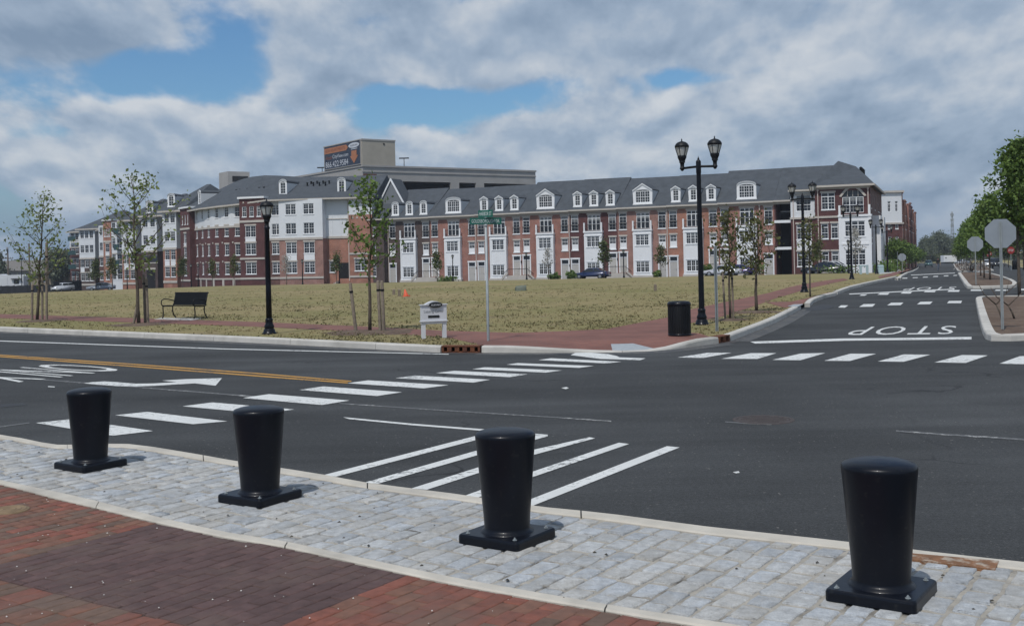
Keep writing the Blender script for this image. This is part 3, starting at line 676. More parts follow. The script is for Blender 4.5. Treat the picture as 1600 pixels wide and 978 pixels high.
while t < 16.0:
    w = rr.uniform(.15, .185); tc_ = t + w/2
    s0, s1 = crossing(iT, tc_), crossing(oB, tc_)
    if s0 is not None and s1 is not None and s1 > s0:
        s = s0 + .008; first = True
        while s < s1 - .05:
            L = rr.uniform(.2, .31) * (rr.uniform(.5, 1) if first else 1); first = False
            if s + L > s1 - .09: L = s1 - .008 - s
            cob.append((E1*(tc_+rr.uniform(-.006,.006)) + E2*(s+L/2), w-rr.uniform(.008,.020), L-rr.uniform(.008,.020))); s += L
    t += w
def in_view(p, m_=.25):
    d = Vector((p.x, p.y, -CAMZ)); a = d.dot(CR)/d.y if d.y > .5 else 9; b = d.dot(CU)/d.y if d.y > .5 else 9
    px, py = PX0+a*FPX, PY0-b*FPX
    return -80 < px < 1680 and 380 < py < 1030
def seen_size(c): return c[1]*c[2]/(c[0].length**2+4)**1.5
cobbles = tag(link('cobble_paving', None), None, None, None, 'structure')
mb = MB(); q = [xy(p) for p in iT] + [xy(p) for p in reversed(oB)]
bed_m = mat('sandy mortar', (.36, .335, .29), .95, var=.3, vscale=9, bump=.7, bscale=60, col2=(.09, .082, .07), c2scale=3.0, c2lo=.55, c2hi=.70)
bed = drape('mortar_bed', q, bed_m, .004, cobbles)
S_ME = [[stone_mesh('s', 10*k+j, None).mesh('cobble', [GR[k]]) for j in range(4)] for k in range(3)]
cv = sorted([c for c in cob if in_view(c[0])], key=seen_size, reverse=True); co_ = [c for c in cob if not in_view(c[0])]
rzE = math.atan2(E1.y, E1.x)
def place_piece(c, me, name, parent, h):
    o = link(name, me, parent); a = rzE + rr.uniform(-.035, .035)
    o.rotation_euler = (rr.uniform(-.03, .03), rr.uniform(-.03, .03), a); o.scale = (c[1], c[2], h); o.location = (c[0].x, c[0].y, -.004); return o
def merged(name, items, gens, mats, parent, hfn, wpick):
    mb = MB()
    for c in items:
        k = wpick(c); src = gens[k][rr.randrange(len(gens[k]))]; a = rzE + rr.uniform(-.035, .035)
        M4 = Matrix.Translation((c[0].x, c[0].y, -.004)) @ Matrix.Rotation(a, 4, 'Z') @ Matrix.Diagonal((c[1], c[2], hfn(), 1))
        mb.add([M4 @ Vector(v) for v in src.v], src.f, k, True)
    o = mb.build(name, mats, parent); o['kind'] = 'stuff'; return o
def gpick(c): return rr.choices((0, 1, 2), (.42, .36, .22))[0]
for c in cv[:298]: place_piece(c, S_ME[gpick(c)][rr.randrange(4)], 'cobble', cobbles, rr.uniform(.016, .024))
S_SRC = [[stone_mesh('s', 10*k+j, None) for j in range(4)] for k in range(3)]
merged('cobble_mass', cv[298:]+co_, S_SRC, GRs, cobbles, lambda: rr.uniform(.016, .024), gpick)
print('cobbles', len(cv), len(co_))
# --- bricks
brk = []; BW, BL = .118, .235
t = -11.0; row = 0
zone_a = P(0, 897).dot(E1)
def zone(p):
    # dark inner carpet between the red borders, bounded along e1 and e2
    a, b = p.dot(E1), p.dot(E2)
    return a, b
za0 = P(650, 904).dot(E1)*0 + (P(560, 935).dot(E1)); zb_hi = P(216, 832)
D1a = (P(478, 968).dot(E1) + P(650, 904).dot(E1))/2           # right border of dark field
D1b = (P(0, 874).dot(E1) + P(216, 832).dot(E1))/2             # left border
D2 = (P(0, 897.5).dot(E2) + P(232, 977).dot(E2))/2            # near border
def zone_on(a): return D1a < a < D1b
while t < 13.0:
    s1 = crossing(iB, t+BW/2)
    if s1 is not None:
        s = s1 - .006; first = row % 2
        lim = max(s1-7.0, 3.2 if False else s1-7.0)
        while s > lim:
            L = BL*.5 if first else BL; first = 0
            if s - L < D2 - .001 < s - .02 and zone_on(t+BW/2): L = s - D2
            brk.append((E1*(t+BW/2) + E2*(s-L/2), BW-.008, L-.008)); s -= L
    t += BW; row += 1
brk = [b for b in brk if b[0].y > 1.2 and b[0].length < 18]
def brick_kind(c):
    a, b = c[0].dot(E1), c[0].dot(E2)
    if D1a < a < D1b and b > D2: return 0
    if b < D2 and a > D1a: return rr.choices((1, 2, 3), (.25, .35, .40))[0]
    if a >= D1b: return rr.choices((1, 2, 3), (.32, .38, .30))[0]
    return rr.choices((1, 2, 3), (.60, .30, .10))[0]
BRC = [((.088,.050,.046), 'purple brown paver'), ((.195,.068,.045), 'red paver'), ((.17,.080,.052), 'orange brown paver'), ((.138,.085,.060), 'tan brown paver')]
BM = [mat(n_, c, .82, var=.30, vscale=11, bump=.45, bscale=120, rand=.13, dirt=(.13,.09,.072), dscale=1.1, damt=.6) for c, n_ in BRC]
BMs = [mat(n_+' mass', c, .82, var=.30, vscale=11, bump=.45, bscale=120, island=.13, dirt=(.13,.09,.072), dscale=1.1, damt=.6) for c, n_ in BRC]
pave = tag(link('brick_pavement', None), None, None, None, 'structure')
q = [xy(p) for p in iB] + [Vector((6,-1,0)), Vector((-1,-4,0)), Vector((-10,-1,0)), Vector((-14,8,0))]
drape('sand_bed', q, mat('jointing sand', (.045,.034,.028), .95, var=.3, vscale=10), .004, pave)
B_SRC = [[stone_mesh('b', 100+10*k+j, None, rough=.01, dome=.2, bev=.02) for j in range(2)] for k in range(4)]
B_ME = [[B_SRC[k][j].mesh('brick', [BM[k]]) for j in range(2)] for k in range(4)]
bv = sorted([c for c in brk if in_view(c[0])], key=seen_size, reverse=True); bo = [c for c in brk if not in_view(c[0])]
print('bricks', len(bv), len(bo))
for c in bv[:298]: place_piece(c, B_ME[brick_kind(c)][rr.randrange(2)], 'brick', pave, rr.uniform(.0165, .0195))
bo = [c for c in bo if c[0].length < 12]
merged('brick_mass', bv[298:]+bo, B_SRC, BMs, pave, lambda: rr.uniform(.0165, .0195), brick_kind)
# rusty plate edge in the strip at the right
slab('drain_plate', 'rusty iron drain edge in the concrete strip right of the nearest bollard', 'drain plate', [(1424,865), (1561,877), (1555,890.5), (1424,874.5)], mat('orange rust', (.20,.10,.05), .95, var=.45, vscale=10, bump=.6, bscale=60, col2=(.36,.30,.24), c2scale=11, c2lo=.5, c2hi=.62), .022, .03)
# iron valve cover in bricks, far left
vc_ = P(14, 800); vcov = thing('valve_cover', 'tan ribbed iron cover in the brick pavement at the left edge', 'utility cover', (vc_.x, vc_.y, .0))
mb = MB(); mb.lathe([(.16,-.01), (.16,.022), (.15,.024), (0,.024)], 24, cap=False)
for r in (.05, .09, .13): mb.lathe([(r-.012,.0235), (r-.006,.030), (r+.006,.030), (r+.012,.0235)], 24, cap=False)
mb.build('cover', mat('tan iron', (.20,.14,.08), .8, var=.3, vscale=12), vcov)
# crumbs of pale grit on the bricks
mb = MB()
for _ in range(90):
    c = bv[rr.randrange(len(bv))][0]; x, y = c.x+rr.uniform(-.1,.1), c.y+rr.uniform(-.1,.1); r = rr.uniform(.002, .0055)
    mb.add([(x-r,y-r,.02),(x+r,y-r*.6,.02),(x+r*.7,y+r,.02),(x-r,y+r*.8,.02),(x,y,.02+r*1.3)], [(0,1,4),(1,2,4),(2,3,4),(3,0,4)])
o = mb.build('grit', mat('pale grit', (.62,.60,.56), .9)); tag(o, None, None, None, 'stuff')
mb = MB()
for _ in range(60):
    c = cv[rr.randrange(len(cv))][0]; x, y = c.x+rr.uniform(-.1,.1), c.y+rr.uniform(-.1,.1); r = rr.uniform(.005, .014)
    mb.add([(x-r,y-r,.018),(x+r,y-r*.6,.018),(x+r*.7,y+r,.018),(x-r,y+r*.8,.018),(x,y,.02+r*.6)], [(0,1,4),(1,2,4),(2,3,4),(3,0,4)])
o = mb.build('debris', mat('dark crumbs', (.05,.045,.035), .9)); tag(o, None, None, None, 'stuff')
# ================================================================== STREET FURNITURE
rzP = math.atan2(-E1.y, -E1.x)                       # local x along -e1 (to the right), local y along e2
def bollard():
    t = thing('bollard', 'x', 'bollard', group='black bollards along the cobbled strip')
    mb = MB(); bm = bmesh.new(); h = .252
    # bevelled plate
    pts = []; r = .03
    for cx, cy, a0 in ((h-r,h-r,0), (-h+r,h-r,90), (-h+r,-h+r,180), (h-r,-h+r,270)):
        for k in range(5):
            a = math.radians(a0+22.5*k); pts.append((cx+r*math.cos(a), cy+r*math.sin(a)))
    n = len(pts); prof = [(1.0, .0), (1.0, .05), (.985, .062), (.955, .068)]
    vs = [(x*s, y*s, z) for s, z in prof for x, y in pts]; fs = []
    for i in range(3):
        for k in range(n): fs.append((i*n+k, i*n+(k+1) % n, (i+1)*n+(k+1) % n, (i+1)*n+k))
    fs.append(tuple(3*n+k for k in range(n))); fs.append(tuple(range(n-1,-1,-1))); mb.add(vs, fs, 0, False); mb.build('base_plate', BLACK, t)
    mb = MB()
    mb.lathe([(.19,.066), (.185,.074), (.172,.082), (.163,.092), (.160,.105), (.166,.20), (.186,.45), (.2045,.68), (.2115,.755), (.2125,.772), (.2095,.786), (.199,.797), (.15,.812), (.08,.821), (.0,.824)], 48, cap=False); mb.build('post', BLACK, t)
    for sx in (-1, 1):
        for sy in (-1, 1):
            mb = MB(); mb.lathe([(.017,.066), (.017,.070), (.010,.070), (.010,.078), (.005,.079), (.005,.086), (0,.087)], 6, (sx*.197, sy*.197, 0), smooth=False, cap=False); mb.build('bolt', GALV, t)
    return t
b0 = bollard()
for i, ((px, py), lb) in enumerate(zip(((1378,934), (793,846.5), (407,782.5), (142,731.5)),
        ('nearest black bollard on a square plate, at the right end of the cobbled strip', 'second nearest black bollard, standing before the hatched white lines', 'black bollard with the end of the white crosswalk behind it, left of the hatched lines', 'farthest and smallest black bollard, at the left end of the cobbled strip'))):
    p = P(px, py); o = b0 if i == 0 else dup(b0)
    o.location = (p.x, p.y, .017); o.rotation_euler = (0, 0, rzP + R_.uniform(-.02, .02)); o.scale = (1, 1, .95); o['label'] = lb
# --- lamps
LAMPGLASS = mat('frosted lamp glass', (.50, .50, .47), .25, spec=.5, coat=.3)
def lantern(parent, c, s=1.0):
    c = Vector(c)
    mb = MB(); mb.lathe([(.0,-.06*s), (.03*s,-.05*s), (.06*s,-.0*s), (.075*s,.02*s), (.055*s,.035*s), (.052*s,.10*s), (.06*s,.16*s), (.088*s,.175*s), (.075*s,.19*s), (.088*s,.24*s), (.118*s,.30*s), (.122*s,.345*s), (.112*s,.36*s)], 20, c); hd = mb.build('lantern', BLACKM, parent)
    mb = MB(); mb.lathe([(.104*s,.36*s), (.128*s,.44*s), (.155*s,.53*s), (.168*s,.585*s)], 20, c, cap=False); mb.build('globe', LAMPGLASS, hd)
    mb = MB()
    for k in range(6):
        a = 2*math.pi*(k+.5)/6; u = Vector((math.cos(a), math.sin(a), 0))
        mb.tube([c+u*.113*s+Vector((0,0,.35*s)), c+u*.137*s+Vector((0,0,.44*s)), c+u*.166*s+Vector((0,0,.53*s)), c+u*.18*s+Vector((0,0,.59*s))], .009*s, 5)
    mb.build('rib', BLACKM, hd)
    mb = MB(); mb.lathe([(.17*s,.575*s), (.19*s,.585*s), (.192*s,.61*s), (.185*s,.635*s), (.15*s,.685*s), (.10*s,.72*s), (.04*s,.738*s), (.02*s,.745*s), (.014*s,.77*s), (.02*s,.785*s), (.008*s,.80*s), (0,.835*s)], 20, c, cap=False); mb.build('cap', BLACKM, hd)
def lamp_base(parent, s=1.0):
    mb = MB(); mb.lathe([(.185*s,0), (.185*s,.035*s), (.165*s,.05*s), (.15*s,.085*s), (.145*s,.12*s), (.115*s,.15*s), (.125*s,.17*s), (.13*s,.21*s), (.10*s,.27*s), (.092*s,.34*s), (.10*s,.36*s), (.10*s,.39*s), (.078*s,.42*s)], 24); mb.build('base', BLACK, parent)
def double_lamp():
    t = thing('street_lamp', 'x', 'street lamp', group='black double lamps along the right road')
    lamp_base(t, 1.05); mb = MB(); mb.lathe([(.078,.40), (.072,1.5), (.060,4.0), (.062,4.02), (.068,4.05), (.068,4.34), (.052,4.37), (.03,4.39), (.02,4.40), (.032,4.42), (.015,4.44), (.006,4.47), (0,4.50)], 20, cap=False); mb.build('pole', BLACK, t)
    mb = MB()
    for z in (4.19,): mb.tube([(-.50,0,z-.005), (0,0,z+.02), (.50,0,z-.005)], .032, 8)
    mb.build('arm', BLACKM, t)
    for sx in (-1, 1): lantern(t, (sx*.47, 0, 4.17), 1.0)
    return t
def single_lamp():
    t = thing('street_lamp', 'x', 'street lamp', group='black single lamps')
    lamp_base(t, 1.0); mb = MB(); mb.lathe([(.078,.38), (.070,1.2), (.055,2.74), (.072,2.76), (.072,2.80), (.05,2.82)], 20); mb.build('pole', BLACK, t); lantern(t, (0,0,2.78), .95); return t
dl = double_lamp()
for i, (px, d, hs, lb) in enumerate(((1097, 29.0, .98, 'tall black double lamp by the trash can, nearest of the double lamps'), (1257, 50.0, 1.0, 'second black double lamp, standing in the grass patch where the pavement bends'), (1331, 73.5, 1.0, 'black double lamp before the pale blue board at the edge of the field'),
        (1370, 100, 1.0, 'black double lamp in front of the side wall of the maroon corner building'), (1387, 116, 1.0, 'farthest black double lamp, beside the pale concrete walk'))):
    p = D(px, d); o = dl if i == 0 else dup(dl); o.location = (p.x, p.y, p.z+.12); o.rotation_euler = (0, 0, rzP); o['label'] = lb; o.scale = (hs,)*3
sl = single_lamp(); p = P(421, 522, .12); sl.location = (p.x, p.y, .12); sl['label'] = 'large black single lamp at the near kerb, right of the bench'
for px, d, lb in ((708, 141, 'small far lamp before the white bay below the wide round dormer'), (823, 137, 'small far lamp by the stoop right of the street name pole'), (975, 133, 'small far lamp beside the blue parked sedan'), (473, 151, 'small far lamp before the pink brick wall, right of the large single lamp'), (530.5, 149, 'small far lamp by the dark doorway in the orange brick wall'),
        (299, 163, 'small far lamp before the slim maroon tower'), (310, 162, 'small far lamp at the left end of the curved maroon wall'), (199, 178, 'small far lamp left of the garage entrance'), (124, 188, 'small far lamp at the left end of the apartment block'), (1326.5, 112, 'small single lamp before the white bay of the corner building')):
    p = D(px, d); o = dup(sl); o.location = (p.x, p.y, p.z); o['label'] = lb; o['group'] = 'small lamps on the far street'
# --- bench
def bench():
    p = P(288, 497.5, .13); t = thing('park_bench', 'black metal slatted bench facing the road on a narrow pad', 'bench', (p.x, p.y, .13), math.radians(-30))
    # local: x along the seat, sitter faces -y
    W_ = .80
    for k in range(5):
        mb = MB(); y = -.22 + k*.1; z = .45 - .006*k; mb.box(-W_, W_, y-.042, y+.042, z-.012, z+.012); mb.build('seat_slat', BLACKM, t)
    M4 = Matrix.Translation((0, .245+.22*.28, .67)) @ Matrix.Rotation(-.27, 4, 'X'); mb = MB(); mb.box(-W_+.02, W_-.02, -.004, .004, -.20, .20, mat=M4)
    for k in range(40): x = -W_+.03+k*(2*W_-.06)/39; mb.box(x-.008, x+.008, -.010, -.0045, -.19, .19, mat=M4)
    mb.build('back_panel', BLACKM, t); mb = MB()
    for z in (-.21, .21): mb.box(-W_, W_, -.016, .016, z-.018, z+.018, mat=M4)
    mb.build('back_rail', BLACKM, t)
    for sx in (-1, 1):
        x = sx*(W_-.04)
        mb = MB(); mb.tube([(x,-.30,0), (x,-.25,.06), (x,-.235,.2), (x,-.25,.38), (x,-.22,.435), (x,0,.42), (x,.2,.415), (x,.25,.45), (x,.36,.87)], .021, 7); mb.tube([(x,.2,.41), (x,.19,.25), (x,.24,.1), (x,.34,0)], .021, 7); mb.build('leg_frame', BLACKM, t)
        mb = MB(); mb.tube([(x,-.25,.42), (x,-.32,.52), (x,-.30,.63), (x,-.2,.675), (x,.0,.66), (x,.18,.62), (x,.27,.60)], .019, 7); mb.build('armrest', BLACKM, t)
    return t
bench()
# --- trash can
p = P(1062, 524.5, .13); t = thing('trash_can', 'black ribbed trash can on the brick pavement beside the tall lamp', 'trash can', (p.x, p.y, .131))
mb = MB(); mb.lathe([(.24,.03), (.245,.06), (.245,.71), (.235,.73)], 28); mb.build('liner', mat('black liner', (.006,.006,.007), .5), t)
mb = MB()
for k in range(36):
    a = 2*math.pi*k/36; M4 = Matrix.Rotation(a, 4, 'Z'); mb.box(.246, .258, -.0155, .0155, .03, .70, mat=M4)
sl_ = mb.build('slat', BLACKM, t); sl_['kind'] = 'stuff'
mb = MB(); mb.lathe([(.25,.69), (.268,.695), (.27,.72), (.262,.745), (.235,.775), (.17,.785), (.165,.76)], 28, cap=False); mb.build('lid_ring', BLACK, t)
mb = MB(); mb.lathe([(.25,.0), (.262,.01), (.262,.05), (.25,.055)], 28); mb.build('foot_ring', BLACK, t)
# --- street name sign
GREEN = mat('street sign green', (.012, .12, .085), .45); SIGNW = mat('sign white', (.62, .68, .66), .5)
p = P(763, 532.5, .13); d = p.y; k = d/FPX
t = thing('street_sign', 'steel pole with two green street name blades at the corner', 'street sign', (p.x, p.y, .13))
hp = (532.5-348)*k
mb = MB(); mb.lathe([(.031,0), (.031,hp-.05), (.0,hp-.05)], 10, cap=False); mb.build('pole', GALV, t)
def blade(txt, w, h, z, rz, ln):
    mb = MB(); mb.box(-w/2, w/2, -.006, .006, -h/2, h/2); o = mb.build('blade', GREEN, t); o.location = (0, 0, z); o.rotation_euler = (0, 0, rz)
    text('lettering', txt, SIGNW, o, w*ln, h*.52, basis((-w*ln/2, -.009, -h*.26), (1,0,0), (0,0,1))); return o
blade('GOLDSBOROUGH DR.', .74, .15, hp+.035, math.radians(18), .90); blade('HARBOR ST', .37, .165, hp+.20, math.radians(-28), .84)
mb = MB(); mb.box(-.03, .03, -.02, .02, hp-.05, hp-.03); mb.lathe([(.036,hp-.09), (.036,hp-.045)], 10); mb.box(-.02,.02,-.02,.02, hp+.105, hp+.125); mb.build('bracket', GALV, t)
# --- leasing sign
p0 = P(660, 529.5, .13); p1 = P(693, 525.5, .13); u = xy(p1)-xy(p0); wS = u.length; rz = math.atan2(u.y, u.x)
wS = 33*p0.y/FPX/math.cos(rz)*1.0; rz = math.radians(22); wS = .60
t = thing('leasing_sign', 'small white two-post sign with a black oval and a black arrow, on the verge', 'sign', (p0.x, p0.y, .13), rz)
SW = mat('painted sign white', (.60, .61, .64), .55, var=.05); SB = mat('sign black', (.012, .014, .014), .5); SG = mat('sign grey lettering', (.17, .18, .19), .6)
for x in (.0, wS-.085):
    mb = MB(); mb.box(x, x+.085, 0, .085, 0, .34); mb.build('post', SW, t)
mb = MB(); mb.box(-.012, wS+.012, -.004, .09, .34, .78); mb.build('panel', SW, t)
mb = MB(); mb.box(-.03, wS+.03, -.03, .115, .395, .415); mb.build('ledge', SW, t)
mb = MB(); prof = [(-.035,.78), (wS+.035,.78), (wS+.035,.80)] + [(wS*.86 - wS*.72*q/10, .80 + .075*math.sin(math.pi*q/10)) for q in range(11)] + [(-.035,.80)]
mb.prism(prof, -.03, .115); mb.build('top_moulding', SW, t)
mb = MB(); mb.prism([(wS*.55 + .165*math.cos(a*.2618), .785 + .068*math.sin(a*.2618)) for a in range(24)], -.045, -.031); ov = mb.build('oval_plate', SB, t)
text('lettering', 'ALEXAN', SW, ov, .23, .045, basis((wS*.55-.115, -.048, .7625), (1,0,0), (0,0,1)))
text('lettering', 'Leasing', SG, t, .24, .085, basis((.05, -.008, .585), (1,0,0), (0,0,1))); text('lettering', 'Center', SG, t, .22, .068, basis((.32, -.008, .602), (1,0,0), (0,0,1)))
mb = MB(); mb.prism([(.15,.485), (.40,.485), (.40,.475), (.44,.513), (.40,.551), (.40,.541), (.15,.541)], -.012, -.004); mb.build('arrow', SB, t)
# --- sign posts and stop signs seen from behind
def post_sign(px, py, top_py, label, octagon=None, w=.05, lean=0, extra=None, dz=.12, cat='stop sign', red=False):
    p = P(px, py, dz); k = p.y/FPX; h = (py-top_py)*k
    t = thing('stop_sign' if octagon else 'sign_post', label, cat, (p.x, p.y, p.z), math.atan2(ER.y, ER.x)-math.pi/2 if octagon else .3)
    mb = MB(); w_ = w*.5
    mb.prism([(-w_,0), (-w_*.45,0), (-w_*.45,w_*.9), (w_*.45,w_*.9), (w_*.45,0), (w_,0), (w_,.005), (w_*.58,.005), (w_*.58,w_*1.1), (-w_*.58,w_*1.1), (-w_*.58,.005), (-w_,.005)], 0, h, axis='z')
    mb.build('post', GALV, t)
    if octagon:
        r = octagon/2/math.cos(math.pi/8); zc = h - octagon/2 + .05
        oc = [(r*math.cos(math.pi/8+i*math.pi/4), zc + r*math.sin(math.pi/8+i*math.pi/4)) for i in range(8)]
        mb = MB(); mb.prism(oc, w_*1.15, w_*1.15+.006); mb.build('plate', ALU if not red else mat('stop sign red', (.28,.02,.02), .5), t)
        RED = mat('stop sign red', (.28,.02,.02), .5)
        mb = MB(); mb.prism([(x*.985, zc+(z-zc)*.985) for x, z in oc], w_*1.15+.0065, w_*1.15+.009); f = mb.build('face', RED, t)
        text('lettering', 'STOP', SIGNW, f, octagon*.72, octagon*.3, basis((octagon*.36, w_*1.15+.011, zc-octagon*.15), (-1,0,0), (0,0,1)))
        mb = MB()
        for dz_ in (-.22, .22): mb.lathe([(.012,0), (.012,.012), (0,.014)], 8, (0,0,0), cap=False)
    return t
post_sign(1566.5, 514.5, 346, 'large grey back of the near stop sign, on the nearest bare soil island', .65, .062)
post_sign(1525, 445, 371.5, 'smaller grey back of the second stop sign, on the farther soil island', .73, .05)
post_sign(1120.5, 518, 385, 'bare grey metal sign post leaning in the verge beside the tall double lamp', None, .075, cat='sign post')
post_sign(1266, 459.5, 362, 'thin steel post close to the second double lamp', None, .05, cat='sign post')
post_sign(1410, 425.5, 397, 'far grey stop sign back under the street trees beside the brick walk', .76, .06)
post_sign(1403, 426.5, 393, 'far thin street name post under the trees by the brick walk', None, .05, cat='sign post')
# red stop sign faces on the far right verge
def red_sign(px, d, label):
    p = D(px, d); t = thing('stop_sign', label, 'stop sign', (p.x, p.y, p.z)); mb = MB(); mb.box(-.03,.03,-.03,.03,0,2.3); mb.build('post', GALV, t)
    r = .38/math.cos(math.pi/8); mb = MB(); mb.prism([(r*math.cos(math.pi/8+i*math.pi/4), 2.2 + r*math.sin(math.pi/8+i*math.pi/4)) for i in range(8)], -.045, -.035); f = mb.build('plate', mat('stop sign red', (.28,.02,.02), .5), t)
    text('lettering', 'STOP', SIGNW, f, .55, .24, basis((-.275, -.048, 2.08), (1,0,0), (0,0,1)))
red_sign(1580, 120, 'red stop sign facing us on the right verge'); red_sign(1545.5, 150, 'small red stop sign behind the median tree trunks')
# pale blue two-board sign at the field edge
p = D(1350, 100); BLUE = mat('pale blue board', (.36, .47, .50), .6); t = thing('field_sign', 'pale blue two-legged board sign at the far edge of the field', 'sign', (p.x, p.y, p.z+.1), .2)
for x in (-.42, .22): 
    mb = MB(); mb.box(x, x+.22, -.03, .03, 0, .85); mb.build('board', BLUE, t)
mb = MB(); mb.box(-.2, .22, -.02, .02, .72, .84); mb.build('crossbar', BLUE, t)
p = D(1376, 107); t = thing('utility_box', 'small pale blue utility box behind the farther double lamps', 'utility box', (p.x, p.y, p.z+.1)); mb = MB(); mb.box(-.25,.25,-.2,.2,0,.7); mb.build('body', BLUE, t); mb = MB(); mb.frust((0,0), .7, .8, (.28,.23), (.2,.16)); mb.build('lid', BLUE, t)
# --- traffic cone, survey stakes
p = P(634.5, 463.5, .12); t = thing('traffic_cone', 'small orange traffic cone tilted in the dry grass', 'cone', (p.x, p.y, p.z)); t.rotation_euler = (.0, -.15, .4); ORG = mat('cone orange', (.62, .10, .04), .6); k = p.y/FPX
h = 11.5*k; mb = MB(); mb.frust((0,0), 0, .04, (.17,.17), (.17,.17)); mb.build('foot', ORG, t); mb = MB(); mb.lathe([(.13,.04), (.03,h), (0,h)], 16, cap=False); mb.build('cone', ORG, t)
mb = MB(); mb.lathe([(.094,h*.42), (.068,h*.66)], 16, cap=False); mb.build('collar', mat('cone collar', (.6,.58,.55), .6), t)
for px, py, top, lb in ((624, 463, 452, 'short weathered stake in the grass just left of the orange cone'), (1024, 455, 444, 'short weathered stake in the field left of the trash can'), (615.5, 461, 452, 'thin grey survey stake in the grass behind the third sapling')):
    p = P(px, py, .12); k = p.y/FPX; t = thing('survey_stake', lb, 'stake', (p.x, p.y, p.z)); mb = MB(); mb.box(-.07,.07,-.05,.05,-.05,(py-top)*k*.9); mb.frust((0,0), (py-top)*k*.9, (py-top)*k, (.07,.05), (.03,.02)); mb.build('stake', WOOD, t)
p = P(814.5, 454.5, .12); t = thing('stone', 'grey green rock lying in the field right of the street name pole', 'rock', (p.x, p.y, p.z)); 
mb = stone_mesh('r', 5, None, .7, .5, .28, .12, .5, .3); mb.build('rock', mat('grey green rock', (.16,.18,.15), .9, var=.2), t)
